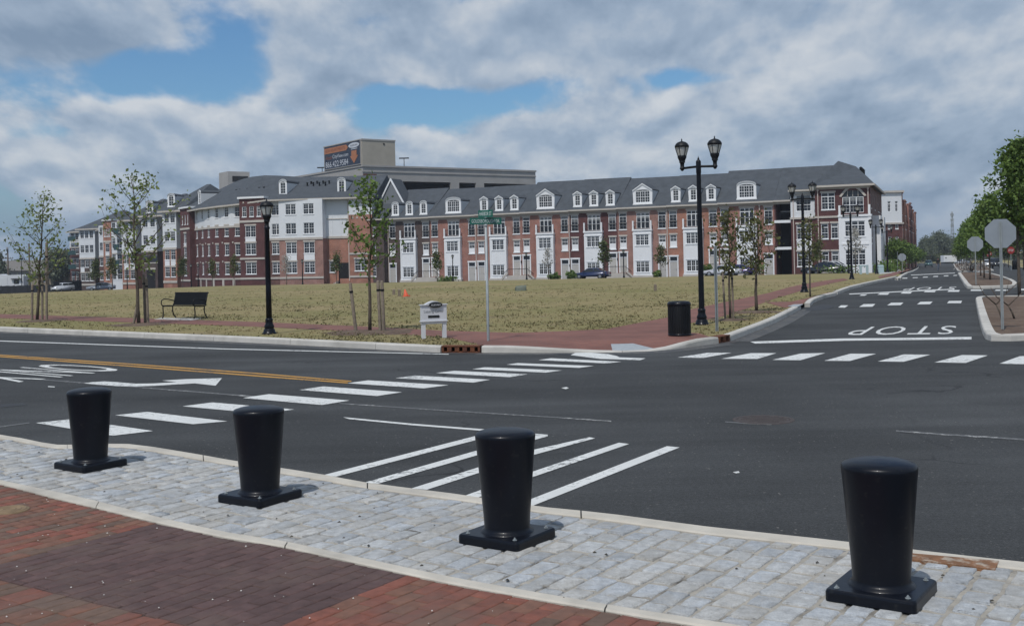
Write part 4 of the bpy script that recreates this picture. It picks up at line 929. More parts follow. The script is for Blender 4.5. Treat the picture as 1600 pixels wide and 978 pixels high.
# --- cars
CARGLASS = mat('car glass', (.012,.015,.018), .05, spec=.8); TYRE = mat('tyre rubber', (.012,.012,.012), .85); RIM = mat('wheel rim', (.35,.36,.37), .35, .7); LENS = mat('headlamp lens', (.5,.5,.5), .15, spec=.8); TAIL = mat('tail lamp red', (.25,.01,.01), .25)
def car(label, col, loc, rz, kind='sedan', cname='parked_car', cat='car', L=4.6, Wd=1.78, H=1.45, group='cars parked on the far street'):
    paint = mat('car paint '+str(col), col, .28, .15, spec=.6, coat=.8)
    t = thing(cname, label, cat, loc, rz, group); h2 = Wd/2
    if kind == 'suv': low = [(0,.32),(0,.62),(.03,.80),(.06,.92),(.22,.98),(.40,.98),(.78,1.0),(.985,.96),(1.0,.62),(1.0,.32)]; cab = [(.25,.97),(.335,1.30),(.36,1.36),(.60,1.39),(.90,1.35),(.955,1.27),(.985,.97)]; 
    else: low = [(0,.30),(-.0,.52),(.02,.66),(.08,.74),(.27,.84),(.5,.87),(.82,.90),(.95,.90),(.995,.84),(1.0,.50),(1.0,.30)]; cab = [(.27,.84),(.41,1.28),(.46,1.34),(.60,1.36),(.70,1.33),(.86,.93),(.88,.90)]
    zk = H/1.37 if kind != 'suv' else H/1.39
    def prof(pts, wlo, whi, zlo, zhi, mb):
        n = len(pts); vs = []
        for s in (-1, 1):
            for x, z in pts:
                q = (z-zlo)/(zhi-zlo); vs.append((-L/2 + x*L, s*(wlo + (whi-wlo)*max(0, min(1, q))), z*zk))
        mb.add(vs, [tuple(range(n)), tuple(range(2*n-1, n-1, -1))] + [(i, n+i, n+(i+1) % n, (i+1) % n) for i in range(n)], 0)
    mb = MB(); prof(low, h2, h2*.96, .3, 1.0, mb); prof(cab, h2*.93, h2*.70, .85, 1.4, mb); me = mb.mesh('body', [paint])
    bm = bmesh.new(); bm.from_mesh(me); bmesh.ops.bevel(bm, geom=[e for e in bm.edges], offset=.035, segments=2, affect='EDGES', clamp_overlap=True); bm.to_mesh(me); bm.free()
    me.polygons.foreach_set('use_smooth', [True]*len(me.polygons)); link('body', me, t)
    cx = [(-L/2+x*L, z*zk) for x, z in cab]; z0 = min(z for x, z in cx)+.05; z1 = max(z for x, z in cx)-.09
    fr = lambda q, a, b: a[0]+(b[0]-a[0])*q
    for s in (-1, 1):                                         # side glass, two panes each side
        lo0, hi0 = cx[0], cx[1]; lo1, hi1 = (cx[-1], cx[-2]) if kind == 'suv' else (cx[-2], cx[-3])
        def yy(z): q = max(0, min(1, (z/zk-.85)/.55)); return s*(h2*.93 + (h2*.70-h2*.93)*q + .012)
        def xl(z): q = (z-lo0[1])/(hi0[1]-lo0[1]); return lo0[0]+(hi0[0]-lo0[0])*q + .12
        def xr(z): q = (z-lo1[1])/(hi1[1]-lo1[1]); return lo1[0]+(hi1[0]-lo1[0])*min(1, q) - .12
        xm = (xl(z0)+xr(z0))/2+.12
        for a, b in ((lambda z: xl(z), lambda z: xm-.04), (lambda z: xm+.04, lambda z: xr(z))):
            mb = MB(); mb.quad((a(z0),yy(z0),z0), (b(z0),yy(z0),z0), (b(z1),yy(z1),z1), (a(z1),yy(z1),z1)); mb.build('side_window', CARGLASS, t)
    def screen(nm, lo, hi, sg):
        mb = MB(); vs = []
        for q in (.12, .90):
            x = lo[0]+(hi[0]-lo[0])*q + sg*.02; z = lo[1]+(hi[1]-lo[1])*q + .02; w = h2*.93 + (h2*.70-h2*.93)*max(0, min(1, (z/zk-.85)/.55)) - .09; vs.append((x, -w, z)); vs.append((x, w, z))
        mb.quad(vs[0], vs[1], vs[3], vs[2]); mb.build(nm, CARGLASS, t)
    screen('windscreen', cx[0], cx[1], -1); screen('rear_window', (cx[-1] if kind == 'suv' else cx[-2]), (cx[-2] if kind == 'suv' else cx[-3]), 1)
    for xw in (.19, .80):
        for s in (-1, 1):
            c = (-L/2+xw*L, s*(h2-.08), .32)
            mb = MB(); pr = [(.20,-.10), (.30,-.10), (.32,-.07), (.32,.07), (.30,.10), (.20,.10)]
            def ring(pr, n=20):
                q = MB(); q.lathe(pr, n, cap=True); return [Vector((v[0]+c[0], v[2]+c[1], v[1]+c[2])) for v in q.v], q.f
            v_, f_ = ring(pr); mb.add(v_, f_, 0, True); wh = mb.build('wheel', TYRE, t)
            mb = MB(); v_, f_ = ring([(0,.104*s), (.06,.112*s), (.19,.10*s), (.205,.09*s)], 16); mb.add(v_, f_, 0, True); mb.build('rim', RIM, wh)
    for s in (-1, 1):
        zl = .62 if kind != 'suv' else .75
        mb = MB(); mb.box(-L/2-.005, -L/2+.16, s*h2*.62-.16, s*h2*.62+.16, zl*zk-.06, zl*zk+.07); mb.build('headlight', LENS, t)
        mb = MB(); mb.box(L/2-.12, L/2+.008, s*h2*.72-.13, s*h2*.72+.13, (zl+.08)*zk-.07, (zl+.08)*zk+.10); mb.build('tail_light', TAIL, t)
        mb = MB(); mb.box(-L/2+.33*L-.1, -L/2+.33*L+.06, s*(h2+.0), s*(h2+.17), .90*zk, 1.02*zk); mb.build('mirror', paint, t)
    mb = MB(); mb.box(-L/2-.02, -L/2+.1, -h2*.42, h2*.42, .42, .62); mb.build('grille', TYRE, t); mb = MB(); mb.box(L/2-.1, L/2+.012, -.26, .26, .55, .67); mb.build('number_plate', LENS, t)
    return t
FD = math.atan2(146.2-170.6, 34.5+18.9)
def at_px(px, d): p = D(px, d); return (p.x, p.y, p.z+.004)
car('dark blue sedan parked before the maroon townhouse', (.012,.022,.075), at_px(925,141.5), FD)
car('white sedan parked behind the leaning grey sign post', (.52,.53,.56), at_px(1129,134), FD, H=1.4)
car('purple blue sedan parked just right of the white sedan', (.045,.03,.13), at_px(1152,137), FD)
car('black sedan parked by the corner building', (.012,.013,.016), at_px(1287,126), FD, L=4.8)
car('white sedan half hidden behind the black sedan', (.55,.56,.58), at_px(1297,131), FD, H=1.55)
car('white SUV parked by the dark fence at far left', (.55,.57,.6), at_px(97.5,192), math.radians(75), 'suv', L=4.5, H=1.65, group='cars on the left side street')
car('silver grey sedan parked left of the garage entrance', (.22,.25,.30), at_px(158,186), math.radians(18), group='cars on the left side street')
car('teal SUV driving toward us on the right road', (.03,.09,.10), at_px(1451,275), math.atan2(ER.y, ER.x), 'suv', L=4.6, H=1.75, group='cars on the right road')
car('white car seen from behind on the far carriageway', (.55,.55,.56), at_px(1543.5,205), math.atan2(-ER.y, -ER.x)+math.pi, 'suv', L=4.4, H=1.6, group='cars on the right road')
car('black SUV on the far carriageway beside the white car', (.012,.013,.017), at_px(1554.5,190), math.atan2(-ER.y, -ER.x)+math.pi, 'suv', L=4.7, H=1.8, group='cars on the right road')
car('grey car beyond the white container at the end of the road', (.3,.32,.34), at_px(1503.5,330), .4, 'sedan', group='cars on the right road')
# --- white container
p = D(1482.5, 372); t = thing('container', 'white box container standing across the end of the right road', 'container', (p.x, p.y, p.z+.15), .1); mb = MB(); mb.box(-2.3,2.3,-1.1,1.1,.25,2.5); mb.build('box', mat('container white', (.72,.73,.74), .6), t)
for k in range(5):
    mb = MB(); x = -2.25+.9*k; mb.box(x, x+.84, -1.16, -1.1, .35, 2.4); mb.build('panel', mat('container white', (.72,.73,.74), .6), t)
mb = MB(); mb.box(-2.3,2.3,-.9,.9,0,.25); mb.build('skid', BLACKM, t); mb = MB(); mb.box(-1.8,-1.3,-1.18,-1.16,1.5,1.9); mb.build('label_plate', mat('sign grey lettering', (.17,.18,.19), .6), t)
# --- fence and camper at far left
pa, pb = D(-60, 190), D(84, 190); t = thing('screen_fence', 'low dark screened fence at the far left end of the field', 'fence', pa, math.atan2(pb.y-pa.y, pb.x-pa.x)); LF = (pb-pa).length
FAB = mat('dark fence fabric', (.012,.015,.022), .85, var=.2, vscale=.8)
n = 7
for k in range(n):
    mb = MB(); x0, x1 = LF*k/n, LF*(k+1)/n; vs = []; fs = []
    for i in range(9):
        for z in (0, .75, 1.5): vs.append((x0+.03+(x1-x0-.06)*i/8, .05*math.sin(i*1.9+k+z), -.6+z*1.45+(.03*math.sin(i*1.3+k) if z else 0)))
    for i in range(8):
        for j in range(2): fs.append((i*3+j, i*3+3+j, i*3+4+j, i*3+1+j))
    mb.add(vs, fs, 0, True); mb.build('fence_panel', FAB, t)
for k in range(n+1): mb = MB(); mb.box(LF*k/n-.04, LF*k/n+.04, .02, .1, -.6, 1.68); mb.build('post', BLACKM, t)
pa, pb = D(84, 190), D(128, 197); t = thing('screen_fence', 'dark screened fence running behind the white SUV', 'fence', pa, math.atan2(pb.y-pa.y, pb.x-pa.x)); LF = (pb-pa).length
for k in range(3): mb = MB(); mb.box(LF*k/3+.02, LF*(k+1)/3-.02, 0, .05, -.6, 1.9); mb.build('fence_panel', FAB, t)
p = D(18, 200); t = thing('camper', 'white camper trailer standing behind the low dark fence', 'camper', (p.x, p.y, p.z), .05); CW = mat('camper white', (.60,.62,.65), .45)
mb = MB(); mb.prism([(-4.2,.75), (2.6,.75), (2.6,3.25), (2.2,3.42), (-1.0,3.42), (-1.3,3.62), (-3.8,3.62), (-4.2,3.3)], -1.2, 1.2); mb.build('body', CW, t)
for x, w in ((-3.2,1.0), (1.0,.75)): mb = MB(); mb.box(x-.06, x+w+.06, -1.24, -1.2, 1.85, 2.65); f = mb.build('window', BLACKM, t); mb = MB(); mb.quad((x,-1.245,1.9),(x+w,-1.245,1.9),(x+w,-1.245,2.6),(x,-1.245,2.6)); mb.build('pane', GLASS2, f)
mb = MB(); mb.box(-1.7,-.2,-1.235,-1.2,1.0,3.0); mb.build('door', CW, t); mb = MB(); mb.box(.5,2.3,-1.6,-1.2,2.72,2.8); mb.build('awning', BLACKM, t); mb = MB(); mb.box(-4.2,2.6,-1.215,-1.2,1.25,1.4); mb.build('stripe', mat('camper stripe', (.22,.25,.30), .5), t)
for x in (-1.2, -.3): 
    mb = MB(); mb.box(x-.34,x+.34,-1.18,-.9,.08,.76); q = mb.build('wheel', TYRE, t)
# --- utility poles
def upole(px, d, h, label, arm=True):
    p = D(px, d); t = thing('utility_pole', label, 'utility pole', (p.x, p.y, p.z)); mb = MB(); mb.lathe([(.2,-.3), (.14,h), (0,h)], 10, cap=False); mb.build('pole', BARK, t)
    if arm:
        mb = MB(); mb.box(-1.1,1.1,-.06,.06,h-2.1,h-1.95); mb.build('crossarm', BARK, t); mb = MB()
        for x in (-1.0,-.5,.5,1.0): mb.lathe([(.06,h-1.95), (.06,h-1.75), (.0,h-1.72)], 6, (x,0,0), cap=False)
        mb.build('insulator', mat('insulator', (.1,.1,.11), .4), t); mb = MB(); mb.lathe([(.22,h-.5), (.22,h+.3)], 10, (.0,-.2,0)); mb.build('transformer', mat('transformer grey', (.2,.21,.22), .6), t)
upole(13.5, 230, 9.3, 'wooden utility pole with a crossarm behind the camper'); upole(47, 215, 9.6, 'bare wooden pole rising behind the leftmost sapling', False); upole(75.5, 205, 9.9, 'thicker bare pole just right of the leftmost sapling', False)
p = D(34.5, 196); t = thing('street_lamp', 'thin dark area lamp behind the fence at far left', 'street lamp', (p.x, p.y, p.z)); mb = MB(); mb.lathe([(.09,0), (.06,6.1)], 8); mb.build('pole', BLACKM, t); mb = MB(); mb.box(-.25,.25,-.15,.15,6.0,6.3); mb.build('lamp_head', BLACKM, t)
# low buildings far left
def shed(px, d, w, h, rf, label, c, dz=0, rz=.05):
    p = D(px, d); t = thing('low_building', label, 'building', (p.x, p.y, p.z+dz), rz); mb = MB(); mb.box(-w/2, w/2, 0, 9, -1, h); mb.build('wall', mat('shed wall '+str(c), c, .85, var=.1, vscale=.4), t)
    mb = MB(); mb.prism([(-.5,h), (4.5,h+rf), (9.5,h), (9.5,h-.2), (-.5,h-.2)], -w/2-.4, w/2+.4, axis='x'); mb.build('roof', mat('shed roof', (.16,.15,.14), .9, var=.2, vscale=.6), t)
    for k in range(int(w/5)):
        x = -w/2+2+k*5; mb = MB(); mb.box(x-.1, x+1.3, -.06, .0, 1.2, 2.4); f = mb.build('window', WHITE, t); mb = MB(); mb.quad((x,-.07,1.3),(x+1.2,-.07,1.3),(x+1.2,-.07,2.3),(x,-.07,2.3)); mb.build('pane', GLASS2, f)
shed(20, 290, 46, 4.2, 2.6, 'long low grey roofed building behind the camper', (.30,.28,.25), 1.4); shed(80, 262, 9, 3.4, 1.8, 'low tan building behind the dark fence beside the apartment block', (.26,.22,.16), 1.0)
# --- radio tower at the end of the road
p = D(1489, 640); t = thing('radio_tower', 'tall thin lattice radio tower above the far trees', 'tower', (p.x, p.y, p.z)); Ht = 26.5
mb = MB()
for i, j in ((-1,-1),(1,-1),(1,1),(-1,1)): mb.tube([(i*1.1,j*1.1,0), (i*.3,j*.3,Ht)], .09, 4)
mb.build('leg', GALV, t); mb = MB()
for k in range(14):
    z0, z1 = Ht*k/14, Ht*(k+1)/14; r0, r1 = 1.1-.8*k/14, 1.1-.8*(k+1)/14
    for s in ((-1,-1,1,-1),(1,-1,1,1),(1,1,-1,1),(-1,1,-1,-1)):
        mb.tube([(s[0]*r0,s[1]*r0,z0),(s[2]*r1,s[3]*r1,z1)], .07, 3); mb.tube([(s[2]*r0,s[3]*r0,z0),(s[0]*r1,s[1]*r1,z1)], .07, 3)
br = mb.build('bracing', GALV, t); mb = MB()
for z in (18, 21, 24):
    for a in range(4): M4 = Matrix.Rotation(a*math.pi/2, 4, 'Z'); mb.box(.6,.85,-.2,.2,z,z+1.4, mat=M4)
mb.build('antenna', GALV, t)
# ================================================================== BUILDINGS
WIN = {}
def window(parent, x, z, w, h, nx=2, ny=2, y=.10, trans=0.0, panel=0.0, glass=None, name='window', frame=None, sill=True):
    """framed window, lower left corner at (x, z); nx casements side by side, each with 2 x (2+2) small panes; trans = transom height; panel = solid lower share"""
    key = (round(w,2), round(h,2), nx, ny, trans, panel, sill)
    if key not in WIN:
        mb = MB(); f = .075
        mb.box(0, f, -.05, .06, 0, h); mb.box(w-f, w, -.05, .06, 0, h); mb.box(f, w-f, -.05, .06, 0, f); mb.box(f, w-f, -.05, .06, h-f, h)
        if sill: mb.box(-.06, w+.06, -.16, -.05, -.10, .03)
        cw = (w-2*f)/nx
        for i in range(1, nx): mb.box(f+cw*i-.05, f+cw*i+.05, -.045, .055, f, h-f)
        zt = h-f-trans
        if trans: mb.box(f, w-f, -.04, .055, zt-.05, zt+.05)
        zb = f + (h*panel if panel else 0)
        if panel: mb.box(f, w-f, -.02, .05, f, zb)
        for i in range(nx):
            a, b = f+cw*i, f+cw*(i+1)
            if i: a += .05
            if i < nx-1: b -= .05
            mid = (zb+zt)/2
            mb.box(a, b, -.03, .04, mid-.03, mid+.03)
            if ny > 1:
                xm = (a+b)/2; mb.box(xm-.010, xm+.010, -.012, .03, zb, zt)
                for q in (.25, .75): mb.box(a, b, -.011, .03, zb+(zt-zb)*q-.009, zb+(zt-zb)*q+.009)
        pn = MB(); pn.quad((f*.5,.02,f*.5),(w-f*.5,.02,f*.5),(w-f*.5,.02,h-f*.5),(f*.5,.02,h-f*.5))
        WIN[key] = (mb.mesh('window', [WHITE]), pn.mesh('pane', [GLASS], False))
    a, b = WIN[key]
    o = link(name, a, parent); o.location = (x, y, z)
    q = link('pane', b, o); return o
def wall_mb(w, z0, z1, ops, mb=None, d=.2, y=0.0, mi=0, cuts=()):
    """front face (towards -y) of width w with real openings (x0, x1, z0, z1) and reveals d deep"""
    mb = mb or MB(); xs = sorted(set([0, w] + [v for o in ops for v in o[:2]])); zs = sorted(set([z0, z1] + [v for o in ops for v in o[2:]] + list(cuts)))
    xs = [v for v in xs if -1e-6 <= v <= w+1e-6]; zs = [v for v in zs if z0-1e-6 <= v <= z1+1e-6]
    for a, b in zip(xs, xs[1:]):
        run = None
        for c, e in zip(zs, zs[1:]):
            mx, mz = (a+b)/2, (c+e)/2
            if any(o[0] < mx < o[1] and o[2] < mz < o[3] for o in ops): continue
            mb.quad((a,y,c),(b,y,c),(b,y,e),(a,y,e), mi)
    for o in ops:
        x0, x1, a, b = o[0], o[1], max(o[2], z0), min(o[3], z1)
        if a >= b: continue
        mb.quad((x0,y,a),(x0,y+d,a),(x0,y+d,b),(x0,y,b), mi); mb.quad((x1,y,a),(x1,y,b),(x1,y+d,b),(x1,y+d,a), mi)
        if o[2] >= z0: mb.quad((x0,y,a),(x1,y,a),(x1,y+d,a),(x0,y+d,a), mi)
        if o[3] <= z1: mb.quad((x0,y,b),(x0,y+d,b),(x1,y+d,b),(x1,y,b), mi)
    return mb
def railing(parent, x0, x1, y, z, h=.95, name='railing'):
    mb = MB(); mb.box(x0, x1, y-.02, y+.02, z+h-.05, z+h); mb.box(x0, x1, y-.015, y+.015, z+.05, z+.09); n = max(3, int((x1-x0)/.16))
    for i in range(n+1): x = x0 + (x1-x0)*i/n; mb.box(x-.012, x+.012, y-.012, y+.012, z+.09, z+h-.05)
    return mb.build(name, BLACKM, parent)
def lintel(parent, x0, x1, z, y=-.04, h=.22, m_=None): mb = MB(); mb.box(x0-.12, x1+.12, y, .02, z+.002, z+h); return mb.build('lintel', m_ or CREAM, parent)
DOORC = mat('pale grey door', (.47, .45, .42), .55, var=.04)
def door(parent, x, z, w=1.0, h=2.75, y=.02):
    mb = MB(); mb.box(x-.16, x, -.06, .12, z, z+h); mb.box(x+w, x+w+.16, -.06, .12, z, z+h); mb.box(x-.22, x+w+.22, -.09, .12, z+h, z+h+.22); mb.box(x, x+w, -.03, .10, z+2.08, z+2.18); fr = mb.build('door_frame', WHITE, parent)
    mb = MB(); mb.box(x, x+w, y, y+.06, z, z+2.08)
    for a, b in ((.2,.85), (1.0,1.9)):
        for c in (.1, .55): mb.box(x+c*w, x+(c+.35)*w, y-.015, y+.01, z+a, z+b)
    d_ = mb.build('door', DOORC, parent)
    mb = MB(); mb.lathe([(.035,0), (.035,.05), (0,.06)], 8, (x+w*.86, y-.06, z+1.0), cap=False); mb.build('handle', BLACKM, d_)
    mb = MB(); mb.quad((x,.06,z+2.18),(x+w,.06,z+2.18),(x+w,.06,z+h),(x,.06,z+h)); mb.build('transom', GLASS2, parent)
def dormer(parent, xc, w, h, z0, roof_y, slope, kind, nx=1):
    """dormer window standing on the roof: face at y = roof_y(z0), roof rising by slope"""
    y0 = roof_y(z0) - .12; x0, x1 = xc-w/2, xc+w/2
    f = max(.26, w*.13); hw = h
    top = []
    if kind == 'arch':
        rise = w*.34 if nx == 1 else w*.20
        top = [(xc + w/2*math.cos(a), z0+hw-rise + rise*math.sin(a)) for a in [math.pi*q/10 for q in range(11)]]
    else:
        rise = w*.34; top = [(x1+.08, z0+hw-rise), (xc, z0+hw), (x0-.08, z0+hw-rise)]
    zt = z0+hw-rise
    # front face as ring with an arched opening
    iw = w/2-f; iz = zt + (rise*.45 if kind == 'arch' else rise*.12); ar = iw*.85 if nx == 1 else iw*.42
    zs = zt - (.02 if kind == 'arch' else .12)
    inner = [(xc-iw, z0+f*.55), (xc+iw, z0+f*.55)] + [(xc+iw*math.cos(a), zs + ar*.62*math.sin(a)) for a in [math.pi*q/8 for q in range(9)]]
    outer = [(x0, z0), (x1, z0)] + top
    mb = MB(); n, k = len(outer), len(inner)
    import mathutils.geometry as mg
    tri = mg.tessellate_polygon([[Vector((x, z, 0)) for x, z in outer], [Vector((x, z, 0)) for x, z in inner]])
    allp = outer + inner
    mb.add([(x, y0, z) for x, z in allp], tri)
    mb.add([(x, y0, z) for x, z in inner] + [(x, y0+.16, z) for x, z in inner], [(i, (i+1) % k, (i+1) % k+k, i+k) for i in range(k)])
    # cheeks and roof go back to the slope
    def back(z): return y0 + (z-z0)/slope + .35
    cheek = MB(); 
    for x, s in ((x0, -1), (x1, 1)): cheek.add([(x, y0, z0-.05), (x, y0, zt), (x, back(zt), zt)], [(0,1,2)])
    mb.box(x0-.06, x1+.06, y0-.08, y0+.02, z0-.10, z0+.05)
    if kind == 'arch':
        for q in range(10): a, b = top[q], top[q+1]; mb.add([(a[0],y0-.10,a[1]),(b[0],y0-.10,b[1]),(b[0],y0-.10,b[1]+.13),(a[0],y0-.10,a[1]+.13),(a[0],y0,a[1]),(b[0],y0,b[1]),(b[0],y0,b[1]+.13),(a[0],y0,a[1]+.13)], [(0,1,2,3),(0,4,5,1),(3,2,6,7)])
    else:
        for a, b in zip(top, top[1:]): mb.add([(a[0],y0-.12,a[1]-.06),(b[0],y0-.12,b[1]-.06),(b[0],y0-.12,b[1]+.10),(a[0],y0-.12,a[1]+.10),(a[0],y0,a[1]-.06),(b[0],y0,b[1]-.06),(b[0],y0,b[1]+.10),(a[0],y0,a[1]+.10)], [(0,1,2,3),(0,4,5,1),(3,2,6,7)])
    dm = mb.build('dormer', WHITE, parent); ch = cheek.build('cheek', mat('grey dormer cheek', (.55,.57,.59), .8), dm)
    rf = MB(); o = [(x, y0-.13, z+.11) for x, z in top] + [(x, back(z), z+.11) for x, z in top]; n = len(top); rf.add(o, [(i, i+1, n+i+1, n+i) for i in range(n-1)]); rf.build('dormer_roof', ROOF, dm)
    g = MB(); g.add([(x, y0+.10, z) for x, z in inner], [tuple(range(k))]); wn = g.build('dormer_window', GLASS2, parent, False)
    b = MB(); za, zb = z0+f*.55, zs; zm = (za+zb)/2
    for i in range(nx+1):
        x = xc-iw + 2*iw*i/nx; b.box(x-.035, x+.035, y0+.05, y0+.09, za, zb)
        if i < nx: xx = x+iw/nx; b.box(xx-.018, xx+.018, y0+.06, y0+.09, za, zb + ar*.4)
    for z in (za+.03, zm, zb): b.box(xc-iw, xc+iw, y0+.055, y0+.088, z-.03, z+.03)
    for z in ((za+zm)/2, (zm+zb)/2): b.box(xc-iw, xc+iw, y0+.06, y0+.086, z-.015, z+.015)
    b.build('muntin', WHITE, wn)
    return dm
# ---------------------------------------------------------------- townhouse row
FL, FR = D(607, 170.6), D(1211, 146.2); FU = (xy(FR)-xy(FL)).normalized(); FRZ = math.atan2(FU.y, FU.x)
def ft(px):                                  # distance along the facade line seen at picture column px (mid height)
    lo, hi = -60.0, 120.0
    for _ in range(50):
        mid = (lo+hi)/2; q = xy(FL) + FU*mid; z = ground_z(q.x, q.y)+3-CAMZ
        v = Vector((q.x, q.y, z)); sx = PX0 + FPX*v.dot(CR)/v.y
        if sx < px: lo = mid
        else: hi = mid
    return (lo+hi)/2
def fp(t): q = xy(FL)+FU*t; return Vector((q.x, q.y, ground_z(q.x, q.y)))
UB = [607, 673, 745, 815.5, 891, 966, 1044, 1124, 1211]
EAVE, RIDGE, DEPTH = 9.75, 14.45, 13.0
def roof_slab(parent, x0, x1, eave, ridge, yf=-.45, yb=DEPTH+.4, hip0=0, hip1=0, ym=None, zt=0.0):
    ym = (yf+yb)/2 if ym is None else ym
    mb = MB(); vs = [(x0,yf,eave),(x1,yf,eave),(x1-hip1,ym,ridge),(x0+hip0,ym,ridge),(x0,yb,eave),(x1,yb,eave)]
    lo = [(a,b,c-.16) for a,b,c in vs]
    mb.add(vs+lo, [(0,1,2,3),(3,2,5,4),(7,6,9,8),(8,9,10,11) if False else (9,8,11,10),(0,6,7,1),(4,5,11,10)] + [(1,7,8,2),(2,8,11,5),(0,3,9,6),(3,4,10,9)])
    return mb.build('roof', ROOF, parent)
def gutter(parent, x0, x1, eave, y=-.45): mb = MB(); mb.box(x0, x1, y-.11, y+.04, eave-.20, eave+.005); mb.box(x0, x1, y+.04, .0, eave-.24, eave-.17); mb.box(x0, x1, -.06, .01, eave-.5, eave-.24); return mb.build('cornice', CREAM, parent)
def downspout(parent, x, z1, z0=.1, y=-.10): mb = MB(); mb.box(x-.055, x+.055, y-.05, y+.05, z0, z1); mb.box(x-.10, x+.10, y-.10, y+.08, z1-.35, z1-.1); return mb.build('downspout', mat('cream downspout', (.55,.47,.42), .6), parent)
def stoop(parent, x0, x1, h, name='stoop'):
    mb = MB(); mb.box(x0+.6, x1-.6, -1.5, -.01, -.3, h)
    st = 4
    for k in range(st):
        z = h*(st-k-1)/st
        mb.box(x0+.6-.24*(k+1), x0+.6-.24*k, -1.45, -.05, -.3, z+.001*k) ; mb.box(x1-.6+.24*k, x1-.6+.24*(k+1), -1.45, -.05, -.3, z+.001*k)
    o = mb.build(name, CREAM, parent)
    r = MB()
    for s, xa in ((-1, x0+.6), (1, x1-.6)):
        a, b = Vector((xa, -1.48, h+.95)), Vector((xa+s*.95, -1.48, .9)); r.tube([a, b], .035, 5); r.tube([a-Vector((0,0,.75)), b-Vector((0,0,.75))], .02, 4)
        for k in range(8): q = a.lerp(b, k/7); r.tube([q, q-Vector((0,0,.9))], .018, 4)
    r.tube([(x0+.6,-1.48,h+.95),(x1-.6,-1.48,h+.95)], .035, 5)
    n = int((x1-x0-1.2)/.2)
    for k in range(n+1): x = x0+.6+(x1-x0-1.2)*k/n; r.tube([(x,-1.48,h),(x,-1.48,h+.95)], .016, 4)
    r.build('stoop_railing', BLACKM, o)
    for s, xa in ((-1, x0+.55), (1, x1-.55)):
        w = MB()
        w.add([(xa,-1.56,h+.25),(xa+s*1.02,-1.56,.05),(xa+s*1.02,-1.56,.35),(xa,-1.56,h+.55),(xa,-1.50,h+.25),(xa+s*1.02,-1.50,.05),(xa+s*1.02,-1.50,.35),(xa,-1.50,h+.55)], [(0,1,2,3),(7,6,5,4),(3,2,6,7),(0,4,5,1)]); w.build('stair_cheek', CREAM, o)
    return o
units = [
 (B_BROWN, B_DKRED, 'dark brown brick townhouse at the left end of the brick row, three round-topped dormers', 'arch3', 0, 1),
 (B_RED, B_RED, 'dull red townhouse left of the street name pole with one wide arched dormer', 'archw', 1, 0),
 (B_PINK, B_ORANGE, 'townhouse right behind the green street name blades with three small pointed dormers', 'gab3', 0, 1),
 (B_RED, B_RED, 'red townhouse with the wide gabled dormer, right of the green street name blades', 'gabw', 1, 0),
 (B_MAROON, B_BROWN, 'dark maroon townhouse behind the blue sedan with three small pointed dormers', 'gab3', 0, 1),
 (B_PINK, B_PINK, 'pinkish red townhouse with a wide gabled dormer, left of the tall double lamp', 'gabw', 1, 0),
 (B_ORANGE, B_ORANGE, 'bright orange brick townhouse behind the tall double lamp', 'gab3', 0, 1),
 (B_RED, B_PINK, 'red townhouse at the right end of the row with one wide arched dormer', 'archw', 1, 0)]
